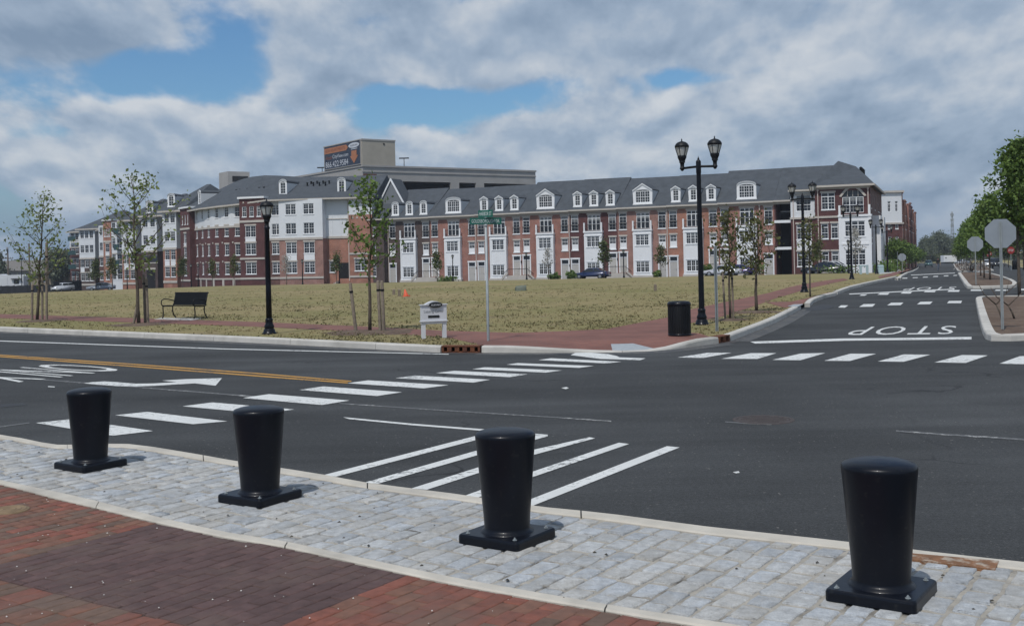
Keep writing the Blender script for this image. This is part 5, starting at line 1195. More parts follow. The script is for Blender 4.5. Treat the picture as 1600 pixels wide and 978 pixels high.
for i, (ba, bb, lb, dk, leftdoor, rightdoor) in enumerate(units):
    t0, t1 = ft(UB[i]), ft(UB[i+1]); w = t1-t0; p = fp(t0); p.z = -1.42 + .02*i + (.0 if i else 0)
    p.z = ground_z(*(fp((t0+t1)/2).xy)); t = thing('townhouse', lb, 'townhouse', p, FRZ, 'brick townhouses behind the field')
    xc = w*.515; bw = 2.65; bx0, bx1 = xc-bw/2, xc+bw/2
    blk = (i+1)//2; off = -.25 if blk % 2 else 0.0
    dz = {1: 0.0, 0: .72}                      # raised entry (stoop) or at ground
    # leftdoor 0 -> neighbour boundary with stoop when index parity
    lz = .72 if (i % 2 == 1) else 0.0; rzz = .72 if (i % 2 == 0) else 0.0
    if i == 0: lz = 0
    xl, xr = .78, w-.78
    ops = []; wl = []
    for x, z in ((xl, lz), (xr, rzz)):
        ops += [(x-.5, x+.5, z, z+2.75), (x-.5, x+.5, 4.05, 5.75), (x-.55, x+.55, 6.7, 9.0)]
    ops += [(xc-.95, xc+.95, 6.75, 8.95)]
    mb = MB(); half = w*.5; wall_mb(w, -.8, EAVE-.2, ops, mb, .18)
    mb.quad((0,0,-.8),(0,0,EAVE-.2),(0,DEPTH,EAVE-.2),(0,DEPTH,-.8)); mb.quad((w,0,-.8),(w,DEPTH,-.8),(w,DEPTH,EAVE-.2),(w,0,EAVE-.2)); mb.quad((0,DEPTH,-.8),(0,DEPTH,EAVE-.2),(w,DEPTH,EAVE-.2),(w,DEPTH,-.8))
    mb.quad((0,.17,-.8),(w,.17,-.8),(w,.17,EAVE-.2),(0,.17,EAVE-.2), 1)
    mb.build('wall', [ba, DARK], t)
    if bb is not ba: 
        q = MB(); q.box(w-1.95, w-.004, -.028, -.003, 9.12, 9.3) if False else None
    for x, z in ((xl, lz), (xr, rzz)):
        door(t, x-.5, z); window(t, x-.5, 4.05, 1.0, 1.7, 1, 2, panel=.45); lintel(t, x-.5, x+.5, 5.75)
        window(t, x-.55, 6.7, 1.1, 2.3, 1, 2, trans=.4); lintel(t, x-.55, x+.55, 9.0); railing(t, x-.55, x+.55, -.03, 6.75)
    window(t, xc-.95, 6.75, 1.9, 2.2, 3, 1, trans=.4, sill=False); lintel(t, xc-.95, xc+.95, 8.97)
    # white bay
    mb = MB(); by = -.55; wall_mb(bw, .45, 6.6, [(.38, bw-.38, .75, 2.25), (.38, bw-.38, 4.45, 5.95)], mb, .15); mb.v = [(v[0]+bx0, v[1]+by, v[2]) for v in mb.v]
    mb.quad((bx0,by,.45),(bx0,by,6.6),(bx0,0,6.6),(bx0,0,.45)); mb.quad((bx1,by,.45),(bx1,0,.45),(bx1,0,6.6),(bx1,by,6.6)); mb.quad((bx0,by,6.6),(bx1,by,6.6),(bx1,0,6.6),(bx0,0,6.6)); mb.quad((bx0,by+.16,.45),(bx1,by+.16,.45),(bx1,by+.16,6.6),(bx0,by+.16,6.6))
    mb.box(bx0-.10, bx1+.10, by-.10, -.003, 6.45, 6.68); mb.box(bx0-.05, bx1+.05, by-.05, -.003, 5.98, 6.12); mb.box(bx0-.05, bx1+.05, by-.05, -.003, .3, .5)
    for x in (bx0, bx1-.22): mb.box(x, x+.22, by-.04, by, .5, 5.98)
    for k in range(1, 3): x = bx0+.22+(bw-.44)*k/3; mb.box(x-.05, x+.05, by-.025, by, 2.5, 4.3)
    for z in (2.34, 4.25): mb.box(bx0+.22, bx1-.22, by-.03, by, z, z+.10)
    for x in (bx0-.06, bx1-.14): mb.box(x, x+.20, by-.06, by+.14, 6.68, 7.85)
    mb.build('bay', WHITE, t); window(t, bx0+.38, .75, bw-.76, 1.5, 3, 2, y=by+.09); window(t, bx0+.38, 4.45, bw-.76, 1.5, 3, 2, y=by+.09); railing(t, bx0+.14, bx1-.14, by+.02, 6.68)
    mb = MB(); mb.box(bx0-.15, bx1+.15, by-.12, -.003, -.8, .30); mb.build('plinth', CREAM, t)
    # roof
    ra, rb = EAVE+off*0.0, RIDGE+off; ea = EAVE
    yr = lambda z: -.45 + (z-EAVE)/(rb-EAVE)*((DEPTH+.85)/2)
    roof_slab(t, -.0, w-.004, EAVE, rb, yf=-.45 + off*.0); gutter(t, 0, w-.004, EAVE)
    sl_ = (rb-EAVE)/((DEPTH+.85)/2)
    zd = EAVE+.42
    if dk == 'archw': dormer(t, xc, 2.6, 2.25, zd, yr, sl_, 'arch', 3)
    elif dk == 'gabw': dormer(t, xc, 2.7, 2.75, zd, yr, sl_, 'gable', 3)
    else:
        for x in (xc-2.45, xc, xc+2.45): dormer(t, x, 1.25, 1.95 if dk == 'arch3' else 2.1, zd+.05, yr, sl_, 'arch' if dk == 'arch3' else 'gable', 1)
    if i % 2 == 0 and i < 7: stoop(t, w-2.15, w+2.1, .70)
    if i in (1, 3, 5): downspout(t, w-.02, EAVE-.3)
    if i == 7: downspout(t, w-1.9, EAVE-.3)
    if i == 0: downspout(t, .12, EAVE-.3)
    for x in (xl-.85, xr+.85)[:1]: mb = MB(); mb.box(x-.06, x+.06, -.16, -.01, 1.7+lz, 2.05+lz); mb.build('wall_lantern', BLACKM, t)
    if i % 2: mb = MB(); mb.box(-.03 if i else 0, .03, -.08, DEPTH, 0, .01); 
# gabled wing closing the left end of the row
t0, t1 = ft(583), ft(607); p = fp(t0); w = t1-t0-.01; t = thing('gabled_wing', 'dark brick end wing with a tall grey gable behind the third sapling', 'building', p, FRZ)
ops = [(.35, 1.25, z, z+1.7) for z in (1.0, 4.2, 7.2)]; mb = wall_mb(w, -.8, 9.6, ops, None, .2, y=-1.2); mb.quad((0,-1.2,-.8),(0,-1.2,9.6),(0,DEPTH,9.6),(0,DEPTH,-.8)); mb.quad((w,-1.2,-.8),(w,DEPTH,-.8),(w,DEPTH,9.6),(w,-1.2,9.6)); mb.quad((0,-.98,-.8),(w,-.98,-.8),(w,-.98,9.6),(0,-.98,9.6), 1)
mb.build('wall', [B_BROWN, DARK], t)
for z in (1.0, 4.2, 7.2): window(t, .35, z, .9, 1.7, 1, 2, y=-1.1); lintel(t, .35, 1.25, z+1.7, y=-1.24)
gx0, gx1 = w-.65-3.5, w-.65+3.5; gm = (gx0+gx1)/2; GZ = 15.8; GS = mat('grey gable siding', (.17,.185,.20), .8, var=.06)
mb = MB(); mb.add([(gx0,2.4,9.6),(gx1,2.4,9.6),(gm,2.4,GZ-.2),(gx0,5.5,9.6),(gx1,5.5,9.6),(gm,5.5,GZ-.2)], [(0,1,2),(3,5,4),(0,3,4,1)]); mb.build('gable', GS, t)
mb = MB(); mb.prism([(gx0-.3,9.35),(gm,GZ),(gx1+.3,9.35),(gx1+.3,9.65),(gm,GZ+.3),(gx0-.3,9.65)], 2.42, 5.6); mb.build('roof', ROOF, t)
mb = MB(); mb.prism([(gx0-.34,9.3),(gm,GZ-.06),(gx1+.34,9.3),(gx1+.34,9.68),(gm,GZ+.34),(gx0-.34,9.68)], 2.2, 2.415); mb.build('rake_trim', WHITE, t)
roof_slab(t, 0, w, EAVE, RIDGE, yf=-1.5); gutter(t, 0, w, EAVE, y=-1.5)
# ---------------------------------------------------------------- corner building at the right end
t0 = ft(1211)+.02; tW, tT, tE = ft(1237.5), ft(1278), ft(1364); p = fp(t0); p.z = ground_z(p.x, p.y)
CB = thing('corner_building', 'maroon and white corner building with an arched top window and a hipped roof', 'building', p, FRZ)
def sec(parent, x0, x1, z0, z1, ops, m_, y, d=.2, name='wall'):
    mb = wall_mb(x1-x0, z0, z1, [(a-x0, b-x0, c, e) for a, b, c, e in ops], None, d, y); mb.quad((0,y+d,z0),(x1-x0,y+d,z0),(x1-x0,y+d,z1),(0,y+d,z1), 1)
    mb.v = [(v[0]+x0, v[1], v[2]) for v in mb.v]; return mb.build(name, [m_, DARK], parent)
xW, xT, xE = tW-t0, tT-t0, tE-t0
H2 = 11.3
# open recess with landings
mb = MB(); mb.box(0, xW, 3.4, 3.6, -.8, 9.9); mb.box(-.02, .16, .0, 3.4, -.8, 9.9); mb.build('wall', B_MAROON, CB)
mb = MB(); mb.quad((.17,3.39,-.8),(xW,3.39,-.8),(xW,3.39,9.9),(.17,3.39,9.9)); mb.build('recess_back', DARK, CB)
for z in (3.3, 6.8): mb = MB(); mb.box(.0, xW+.0, -.1, 3.3, z, z+.35); mb.build('landing', WHITE, CB); 
for z in (3.65, 7.15): railing(CB, .2, xW-.05, .1, z)
mb = MB(); mb.box(.25, xW-.05, 2.9, 3.3, 8.3, 8.45); mb.build('stair_flight', SIDING, CB)
# middle section: white above, maroon below
mid = (xW+xT)/2; ops = [(mid-.95, mid+.95, z, z+h) for z, h in ((1.05,1.95),(4.55,2.0),(8.2,2.1))]
sec(CB, xW, xT, -.8, 7.3, ops[:2], B_MAROON, -.3); sec(CB, xW, xT, 7.3, 10.9, ops[2:], SIDING, -.34)
for a, b, c, e in ops: window(CB, a, c, b-a, e-c, 2, 2, y=-.2, trans=.42); lintel(CB, a, b, e, y=-.38)
mb = MB(); mb.box(xW-.1, xT, -.45, -.2, 7.2, 7.45); mb.build('band', CREAM, CB); mb = MB(); mb.box(mid-.95, mid+.95, -.33, -.25, 3.05, 4.5); mb.build('spandrel', WHITE, CB)
downspout(CB, xW+.35, 10.6, y=-.42); mb = MB(); mb.box(xW, xW+.02, -.3, 3.4, -.8, 10.9); mb.build('side_wall', B_MAROON, CB)
# tower
y1 = -1.6; ax = xT+(xE-xT)*.69; aw = (xE-xT)*.38
def seg_arch(x0, x1, z0, rise, n=10): return [(x1+(x0-x1)*q/n, z0 + rise*math.sin(math.pi*q/n)) for q in range(n+1)]
wT = xE-xT; q0, q1, q2, q3 = xT+.105*wT, xT+.235*wT, xT+.285*wT, xT+.415*wT
ops = [(xT+.12*wT, xT+.365*wT, 8.25, 10.4), (q0, q1, 4.55, 6.5), (q2, q3, 4.55, 6.5), (q0, q1, 1.05, 2.95), (q2, q3, 1.05, 2.95), (ax-aw/2, ax+aw/2, 7.75, 10.55)]
sec(CB, xT, xE, -.8, H2, ops, B_MAROON, y1)
for a, b, c, e in ops[:5]: window(CB, a, c, b-a, e-c, 2 if b-a > 1.2 else 1, 2, y=y1+.1, trans=.42); lintel(CB, a, b, e, y=y1-.05)
window(CB, ax-aw/2, 7.75, aw, 2.0, 3, 2, y=y1+.1, sill=False)
mb = MB(); pts = [(ax-aw/2+.08, 9.78), (ax+aw/2-.08, 9.78)] + seg_arch(ax-aw/2+.08, ax+aw/2-.08, 9.85, .95); mb.add([(x, y1+.02, z) for x, z in pts], [tuple(range(len(pts)))]); mb.build('fan_light', GLASS2, CB, False)
mb = MB(); a = seg_arch(ax-aw/2-.1, ax+aw/2+.1, 9.8, 1.1, 14); b = seg_arch(ax-aw/2-.38, ax+aw/2+.38, 9.85, 1.4, 14)
for q in range(14): mb.add([(a[q][0],y1-.1,a[q][1]),(a[q+1][0],y1-.1,a[q+1][1]),(b[q+1][0],y1-.1,b[q+1][1]),(b[q][0],y1-.1,b[q][1]),(a[q][0],y1+.02,a[q][1]),(a[q+1][0],y1+.02,a[q+1][1]),(b[q+1][0],y1+.02,b[q+1][1]),(b[q][0],y1+.02,b[q][1])], [(0,1,2,3),(3,2,6,7),(0,4,5,1)])
for k in range(1, 4): x = ax-aw/2+aw*k/4; mb.box(x-.03, x+.03, y1-.02, y1+.015, 9.8, 10.55)
mb.build('arch_trim', CREAM, CB); railing(CB, ax-aw/2-.2, ax+aw/2+.2, y1-.75, 7.5, 1.1)
# white corner bay below the balcony
cx0, cx1 = xT+.445*wT, xE+.1; ops = [(xT+.55*wT, xT+.91*wT, z, z+1.95) for z in (1.15, 4.75)]
sec(CB, cx0, cx1, -.2, 7.45, ops, WHITE, y1-.8); mb = MB(); mb.quad((cx0,y1-.8,-.2),(cx0,y1-.8,7.45),(cx0,y1,7.45),(cx0,y1,-.2)); mb.quad((cx1,y1-.8,-.2),(cx1,y1,-.2),(cx1,y1,7.45),(cx1,y1-.8,7.45)); mb.box(cx0-.1, cx1+.1, y1-.92, y1-.002, 7.25, 7.5); mb.box(cx0-.05,cx1+.05,y1-.86,y1-.002,3.7,3.95)
for x in (cx0, cx1-.28): mb.box(x-.03, x+.31, y1-.85, y1-.8, -.2, 7.25); mb.box(x, x+.25, y1-.9, y1-.65, 7.5, 8.7)
mb.build('bay_trim', WHITE, CB)
for a, b, c, e in ops: window(CB, a, c, b-a, e-c, 3, 2, y=y1-.7, trans=.45)
mb = MB(); mb.box(xT-.1, xE+.12, y1-.12, y1+.1, 7.22, 7.45) if False else mb.box(xT-.05, cx0-.12, y1-.10, y1+.02, 7.2, 7.45); mb.box(xT-.05, cx0-.06, y1-.10, y1+.02, .2, .55); mb.build('band', CREAM, CB)
downspout(CB, xT+.4, H2-.3, y=y1-.1); downspout(CB, xE-.25, H2-.3, z0=7.6, y=y1-.12)
mb = MB(); mb.box(xT, xT+.03, y1, 3, -.8, H2); mb.build('side_wall', B_MAROON, CB)
# long side facing the right road: local frame turned
sd_w = 27.0
SA = math.atan2(ER.y, ER.x) - FRZ; sx, sy = math.cos(SA), math.sin(SA)
def side(parent, s0, s1, z0, z1, ops, m_, out, name='wall'):
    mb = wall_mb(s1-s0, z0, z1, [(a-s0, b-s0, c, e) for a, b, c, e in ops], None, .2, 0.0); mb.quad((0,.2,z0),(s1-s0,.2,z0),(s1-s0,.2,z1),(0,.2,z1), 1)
    if out > 0: mb.quad((0,0,z0),(0,0,z1),(0,out,z1),(0,out,z0)); mb.quad((s1-s0,0,z0),(s1-s0,out,z0),(s1-s0,out,z1),(s1-s0,0,z1)); mb.quad((0,0,z1),(s1-s0,0,z1),(s1-s0,out,z1),(0,out,z1))
    o = mb.build(name, [m_, DARK], parent); o.location = (xE + sx*s0 + sy*out, y1 + sy*s0 - sx*out, 0); o.rotation_euler = (0,0,SA); return o
def swin(s, z, w, h, out, nx=2):
    o = window(CB, 0, 0, w, h, nx, 2, trans=.4); s_ = s; oy = -out+.1; o.location = (xE + sx*s - sy*oy, y1 + sy*s + sx*oy, z); o.rotation_euler = (0,0,SA)
ops = [(s, s+1.1, z, z+1.95) for s in (1.2, 9.2, 16.5, 19.0, 24.0) for z in (1.05, 4.6, 8.3)]
side(CB, 0, sd_w, -.8, H2, ops, B_DKRED, 0)
for a, b, c, e in ops: swin(a, c, b-a, e-c, 0, 1)
for s0 in (3.0, 11.5, 21.0):
    if s0 == 21.0: continue
    oq = [(s0+.9, s0+3.1, z, z+1.9) for z in (1.1, 4.7)]; side(CB, s0, s0+4.0, -.2, 7.4, oq, WHITE, 1.0, 'bay')
    for a, b, c, e in oq: swin(a, c, b-a, e-c, 1.0, 2)
mb = MB(); vs = []
bk = [Vector((xE,y1)), Vector((xE+sx*sd_w, y1+sy*sd_w)), Vector((xE+sx*sd_w-14, y1+sy*sd_w+0)), Vector((xE-14, y1+14))]
# hipped roof over the tower corner and gable over the recess
apx = Vector((xT+(xE-xT)*.30, 5.2)); o_ = .5; EZ = H2+.02
e0, e1_ = Vector((xT-.3, y1-o_)), Vector((xE+o_, y1-o_)); e2_ = e1_ + Vector((sx, sy))*(sd_w+.6); r0 = Vector((apx.x, apx.y)); r1 = Vector((xT+(xE-xT)*.62, 6.0)); r2 = r1 + Vector((sx, sy))*(sd_w-6)
e3 = e2_ + Vector((-12, 2)); e4 = Vector((xT-.3, 13.5))
AP, RZ = 14.9, 14.1
V = [(e0.x,e0.y,EZ),(e1_.x,e1_.y,EZ),(e2_.x,e2_.y,EZ),(e3.x,e3.y,EZ),(e4.x,e4.y,EZ),(r0.x,r0.y,AP),(r1.x,r1.y,RZ),(r2.x,r2.y,RZ)]
mb.add(V, [(0,1,6,5),(1,2,7,6),(2,3,7),(3,4,5,6,7) if False else (3,4,6,7),(4,5,6),(4,0,5)]); mb.add([(v[0],v[1],EZ-.14) for v in V[:5]], [(4,3,2,1,0)]); mb.build('roof', ROOF, CB)
mb = MB(); mb.box(xT-.35, xE+o_+.05, y1-o_-.12, y1-o_+.03, EZ-.24, EZ+.01); mb.box(xT-.3, xE+.3, y1-o_+.03, y1, EZ-.26, EZ-.16); mb.box(xT-.05, xE, y1-.06, y1-.002, EZ-.5, EZ-.26); mb.build('cornice', CREAM, CB)
mb = MB(); L_ = sd_w+.6; q = Matrix.Translation((e1_.x, e1_.y, 0)) @ Matrix.Rotation(SA, 4, 'Z'); mb.box(0.1, L_, -.12, .03, EZ-.24, EZ+.01, mat=q); mb.build('cornice', CREAM, CB)
roof_slab(CB, 0, xT+2.6, EAVE+.0, RIDGE, yf=-.45, hip1=0); gutter(CB, 0, xW-.0, EAVE)
mb = MB(); mb.prism([(-.75, 10.9), (-.75,11.05), (4.5,12.9), (4.5,12.4)], xW-.2, xT-.32, axis='x'); mb.build('roof_upper', ROOF, CB); mb = MB(); mb.box(xW-.2, xT-.36, -.86, -.7, 10.78, 11.0); mb.build('cornice', CREAM, CB)
mb = MB()
for k in range(3): q_ = Vector((r1.x,r1.y,RZ)).lerp(Vector((e1_.x,e1_.y,EZ)), .22) + Vector((sx,sy,0))*(2+k*2.5); mb.lathe([(.2,-.6),(.2,.35),(.28,.4),(0,.6)], 8, q_, cap=False)
mb.build('vent_pipe', BLACKM, CB)
# white building with a bay beyond the corner building
def far_block():
    a, b = D(1386, 205), D(1411, 205); p = a.copy(); rz = math.atan2(b.y-a.y, b.x-a.x); w = (b-a).length
    t = thing('apartment_block', 'white and maroon block with a flat-topped corner bay farther down the right road', 'building', p, rz)
    zs = [(1.2, 1.8), (4.4, 1.8), (7.6, 1.8), (10.8, 1.9)]; cols = [(.55, 1.55), (1.75, 2.75)]
    ops = [(x0*w/3.0, x1*w/3.0, z, z+h) for x0, x1 in ((.35,.95),(1.75,2.3)) for z, h in zs]
    sec(t, -3.0, w, -1, 8.6, [o for o in ops if o[2] < 8], B_MAROON, 0); sec(t, -3.0, w, 8.6, 14.4, [o for o in ops if o[2] > 8], SIDING, -.04)
    for a_, b_, c, e in ops: window(t, a_, c, b_-a_, e-c, 1, 2, trans=.4)
    mb = MB(); mb.box(-3.2, w+.3, -.25, .1, 8.5, 8.8); mb.box(-3.3, w+.4, -.4, .2, 14.3, 14.65); mb.box(-3.3, w+.3, -.1, 12, 14.3, 14.5); mb.build('band', CREAM, t)
    S2 = math.atan2(ER.y, ER.x)-rz; M4 = Matrix.Translation((w, 0, 0)) @ Matrix.Rotation(S2, 4, 'Z'); Ls = 92.0
    mats = [B_PINK, B_ORANGE, B_MAROON, B_RED, B_PINK, B_MAROON]; s = 0.0; k = 0
    while s < Ls:
        ln = (5, 9, 11, 9, 12, 10)[k % 6]; out = (.05, .35, 0, .5, .05, .4)[k % 6]; top = (14.3, 12.9, 12.4, 12.9, 12.5, 13.2)[k % 6]
        oq = [(x, x+1.2, z, z+1.9) for x in [1.2+2.6*j for j in range(int((ln-1)/2.6))] for z in (1.2, 4.4, 7.6, 10.2)]
        mb = wall_mb(ln, -1, top, oq, None, .2, -out); mb.quad((0,-out+.2,-1),(ln,-out+.2,-1),(ln,-out+.2,top),(0,-out+.2,top), 1); mb.quad((0,-out,-1),(0,-out,top),(0,3,top),(0,3,-1)); mb.quad((ln,-out,-1),(ln,3,-1),(ln,3,top),(ln,-out,top)); mb.quad((0,-out,top),(ln,-out,top),(ln,9,top),(0,9,top)); mb.box(-.1, ln+.1, -out-.12, -out-.002, 8.55, 8.8); mb.box(-.1, ln+.1, -out-.15, -out+.3, top+.002, top+.25)
        mb.v = [tuple(M4 @ Vector((v[0]+s, v[1], v[2]))) for v in mb.v]; mb.build('wall', [mats[k % 6], DARK], t)
        for x0, x1, z0, z1 in oq:
            o = window(t, 0, 0, x1-x0, z1-z0, 1, 1); o.matrix_local = M4 @ Matrix.Translation((s+x0, -out+.1, z0))
        s += ln; k += 1
    mb = MB(); mb.prism([(-.4,14.66),(8,17.5),(16,14.66)], -12, -1.5, axis='x'); mb.build('roof', ROOF, t)
far_block()

# ---------------------------------------------------------------- apartment block on the left, curved front
AB0 = D(465, 172); AB = thing('apartment_building', 'long four storey apartment block with a curved maroon front, white upper floors and grey roof', 'building', (AB0.x, AB0.y, 0))
def seg(x0, d0, x1, d1): a, b = D(x0, d0), D(x1, d1); return xy(a), xy(b)
def facade(a, b, z, lower, upper, split, cols, zrows, top, out=0.0, wins=None, pan=None, bands=(), parent=AB, back=8.0, zb=-2.0):
    """one straight piece of the front between ground points a and b; cols = [(centre share, width)], zrows = [(sill, height)]"""
    u = (b-a); w = u.length; u.normalize(); rz = math.atan2(u.y, u.x); M4 = Matrix.Translation((a.x-AB0.x, a.y-AB0.y, z)) @ Matrix.Rotation(rz, 4, 'Z')
    ops = [(c*w-ww/2, c*w+ww/2, s, s+h) for c, ww in cols for s, h in zrows]
    def put(mb, nm, ms): mb.v = [tuple(M4 @ Vector(v)) for v in mb.v]; return mb.build(nm, ms, parent)
    for z0, z1, m_ in ((zb, split, lower), (split, top, upper)):
        if z1 <= z0: continue
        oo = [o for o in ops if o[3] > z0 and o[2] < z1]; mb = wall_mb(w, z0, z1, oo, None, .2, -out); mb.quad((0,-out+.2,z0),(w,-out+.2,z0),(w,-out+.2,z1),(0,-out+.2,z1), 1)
        mb.quad((0,-out,z0),(0,-out,z1),(0,back,z1),(0,back,z0)); mb.quad((w,-out,z0),(w,back,z0),(w,back,z1),(w,-out,z1)); put(mb, 'wall', [m_, DARK])
    for x0, x1, s, e in ops:
        o = window(parent, 0, 0, x1-x0, e-s, 1 if x1-x0 < 1.35 else (2 if x1-x0 < 2.3 else 3), 2); o.matrix_local = M4 @ Matrix.Translation((x0, -out+.1, s))
        if s < split: mb = MB(); mb.box(x0-.12, x1+.12, -out-.04, -out+.02, e+.002, e+.24); put(mb, 'lintel', CREAM)
    for z0, z1 in bands: mb = MB(); mb.box(-.02, w+.02, -out-.09, -out+.02, z0, z1); put(mb, 'band', CREAM)
    for c, ww, z0, z1 in (pan or ()): mb = MB(); mb.box(c*w-ww/2, c*w+ww/2, -out-.02, -out+.04, z0, z1); put(mb, 'spandrel', WHITE)
    return M4, w
ROWS = [(1.85,1.75), (4.85,1.75), (7.85,1.7), (10.85,1.65)]
zF = -1.62
# F pink / white block, with its dark red left strip
a, b = seg(420, 173, 440, 172.6); facade(a, b, zF, B_DKRED, SIDING, 7.1, [(.68,1.5)], ROWS, 13.2, bands=((1.0,1.3),(6.95,7.3)))
a, b = seg(440, 172.2, 508, 170.6); M4, w = facade(a, b, zF, B_PINK, SIDING, 7.1, [(.275,1.75), (.685,1.75)], ROWS, 13.2, .5, bands=((1.0,1.3),(6.95,7.3)), pan=((.275,1.75,3.65,4.8),(.685,1.75,3.65,4.8)))
a, b = seg(508, 171.6, 548, 171.2); M4, w = facade(a, b, zF, B_ORANGE, SIDING, 7.2, [(.30,.9)], [(1.85,1.7)], 13.2, bands=((7.05,7.4),(10.0,10.12)))
def ab_box(M4, nm, m_, *bx): mb = MB(); mb.box(*bx); mb.v = [tuple(M4 @ Vector(v)) for v in mb.v]; return mb.build(nm, m_, AB)
ab_box(M4, 'doorway', DARK, w*.56, w*.95, -.03, .1, .9, 3.3); ab_box(M4, 'downspout', mat('cream downspout', (.55,.47,.42), .6), .1, .24, -.16, -.02, .5, 7.6); ab_box(M4, 'downspout', mat('cream downspout', (.55,.47,.42), .6), w-.2, w-.06, -.2, -.04, .5, 13.0)
for k in range(6): ab_box(M4, 'step', CREAM, w*.2+k*.28, w*.55, -1.6+.1*k, -.02, -.5+.18*k, -.5+.18*(k+1)-.004)
for f in (.33, .66): ab_box(M4, 'wall_seam', SIDING, w*f-.05, w*f+.05, -.03, .02, 7.42, 13.1)
a, b = seg(548, 170.8, 584, 170.6); M4, w = facade(a, b, zF, B_ORANGE, SIDING, 10.6, [(.48,1.95)], [(2.0,1.8)], 13.2, .35, bands=((1.0,1.3),(4.5,4.8)))
for k in range(4): ab_box(M4, 'accent_block', CREAM, w*(.12+.2*k), w*(.12+.2*k)+.28, -.40, -.34, 10.0, 10.28)
# E maroon tower
a, b = seg(382, 174.6, 420, 173.2); M4, w = facade(a, b, zF, B_MAROON, B_MAROON, 10.1, [(.44,1.85)], [(1.85,1.8), (4.85,1.8), (7.55,1.8)], 10.1, 1.0, bands=((1.0,1.3),(4.1,4.4),(9.85,10.2)), pan=((.44,1.85,6.66,7.5),))
facade(a, b, zF, B_MAROON, B_MAROON, 10.1, [(.2,.75),(.5,.75),(.8,.75)], [(10.75,1.6)], 13.55, 1.0, zb=10.1)
ab_box(M4, 'parapet', WHITE, -.2, w+.2, -1.25, .3, 13.56, 13.85)
for k in range(3): ab_box(M4, 'accent_block', CREAM, w*(.15+.3*k), w*(.15+.3*k)+.24, -1.05, -.99, 12.85, 13.1)
# D curved front: one flat facet per window column
pxs = [382, 364, 348, 333.5, 322.5, 314, 305.5]; ds = [174.6, 175.3, 176.6, 178.6, 181.2, 184.2, 187.6]
mdl = [364-(364-356)*0]  
for k in range(6):
    a, b = seg(pxs[k+1], ds[k+1], pxs[k], ds[k]); zz = -1.66-.03*k
    M4, w = facade(a, b, zF-.0, B_MAROON, SIDING, 9.4, [(.5, min(.95, .55*(b-a).length))], ROWS, 12.6, 0, bands=((1.0,1.25),(9.2,9.5)))
    ab_box(M4, 'pier', CREAM, .0, .45, -.08, .02, -.9, 1.0); ab_box(M4, 'accent_block', CREAM, .05, .3, -.06, .02, 6.75, 7.0)
    ab_box(M4, 'accent_block', CREAM, .05, .3, -.06, .02, 3.75, 4.0)
# C slim maroon tower
a, b = seg(291, 191, 305.5, 187.0); M4, w = facade(a, b, zF-.3, B_MAROON, B_MAROON, 9.9, [(.5,1.3)], [(1.95,1.8), (4.95,1.8), (7.4,1.7)], 9.9, .8, bands=((1.0,1.3),(9.7,10.05)), pan=((.5,1.3,6.76,7.38),))
facade(a, b, zF-.3, B_MAROON, B_MAROON, 9.9, [(.25,.55),(.55,.55),(.82,.5)], [(10.6,1.6)], 13.3, .8, zb=9.9); ab_box(M4, 'parapet', WHITE, -.2, w+.2, -1.05, .3, 13.31, 13.6)
# B and the farther wings: stepped fronts facing us, their right returns running back
def wing_roof(M4, w, top, rise=4.4, hip=3.6, dp=17.0):
    mb = MB(); yf, ym, yb = -.45, dp/2, dp; x0, x1 = -.6, w+.7
    h = min(hip, (x1-x0)*.42)
    vs = [(x0,yf,top),(x1,yf,top),(x1-h,ym,top+rise),(x0+h,ym,top+rise),(x0,yb,top),(x1,yb,top)]; lo = [(a,b,c-.2) for a,b,c in vs]
    mb.add(vs+lo, [(0,1,2,3),(3,2,5,4),(1,5,2),(0,3,4),(6,7,1,0),(7,11,5,1),(10,6,0,4),(6,10,11,7)]); mb.v = [tuple(M4 @ Vector(v)) for v in mb.v]; mb.build('roof', ROOF, AB)
    mb = MB(); mb.box(x0-.05, x1+.05, yf-.12, yf, top-.28, top+.02); mb.box(x1, x1+.10, yf, 8, top-.28, top+.02); mb.v = [tuple(M4 @ Vector(v)) for v in mb.v]; mb.build('cornice', CREAM, AB)
RW = [(1.95,1.75), (4.95,1.75), (8.2,1.7), (11.4,1.7)]
a, b = seg(256, 196.5, 277.5, 194.5); M4, w = facade(a, b, -2.15, B_ORANGE, SIDING, 6.9, [(.30,1.25), (.73,1.25)], RW, 13.5, 0, bands=((.9,1.3),(6.75,7.1)), pan=((.30,1.25,3.75,4.9),(.73,1.25,3.75,4.9)), back=9); wing_roof(M4, w+1.2, 13.55, 5.0)
a, b = seg(223, 208.5, 247, 206.5); M4, w = facade(a, b, -2.4, B_BROWN, SIDING, 6.9, [(.25,1.3),(.72,1.3)], RW[2:], 13.5, 0, bands=((6.75,7.1),), back=9); wing_roof(M4, w+1.2, 13.55)
ab_box(M4, 'garage_opening', DARK, w*.30, w*.84, -.03, .1, -1.5, 3.5); ab_box(M4, 'band', CREAM, w*.25, w*.89, -.10, .02, 3.5, 3.85)
for f in (.12, .42, .72): ab_box(M4, 'window_strip', GLASS2, w*f, w*f+1.1, -.03, .02, 4.9, 6.2); ab_box(M4, 'lintel', CREAM, w*f-.1, w*f+1.2, -.06, .02, 4.65, 4.85)
a, b = seg(192, 220, 214, 218); M4, w = facade(a, b, -2.65, B_ORANGE, SIDING, 6.9, [(.30,1.35), (.74,1.35)], RW, 13.5, 0, bands=((.9,1.3),(6.75,7.1)), pan=((.30,1.35,3.75,4.9),(.74,1.35,3.75,4.9)), back=10); wing_roof(M4, w+1.2, 13.55)
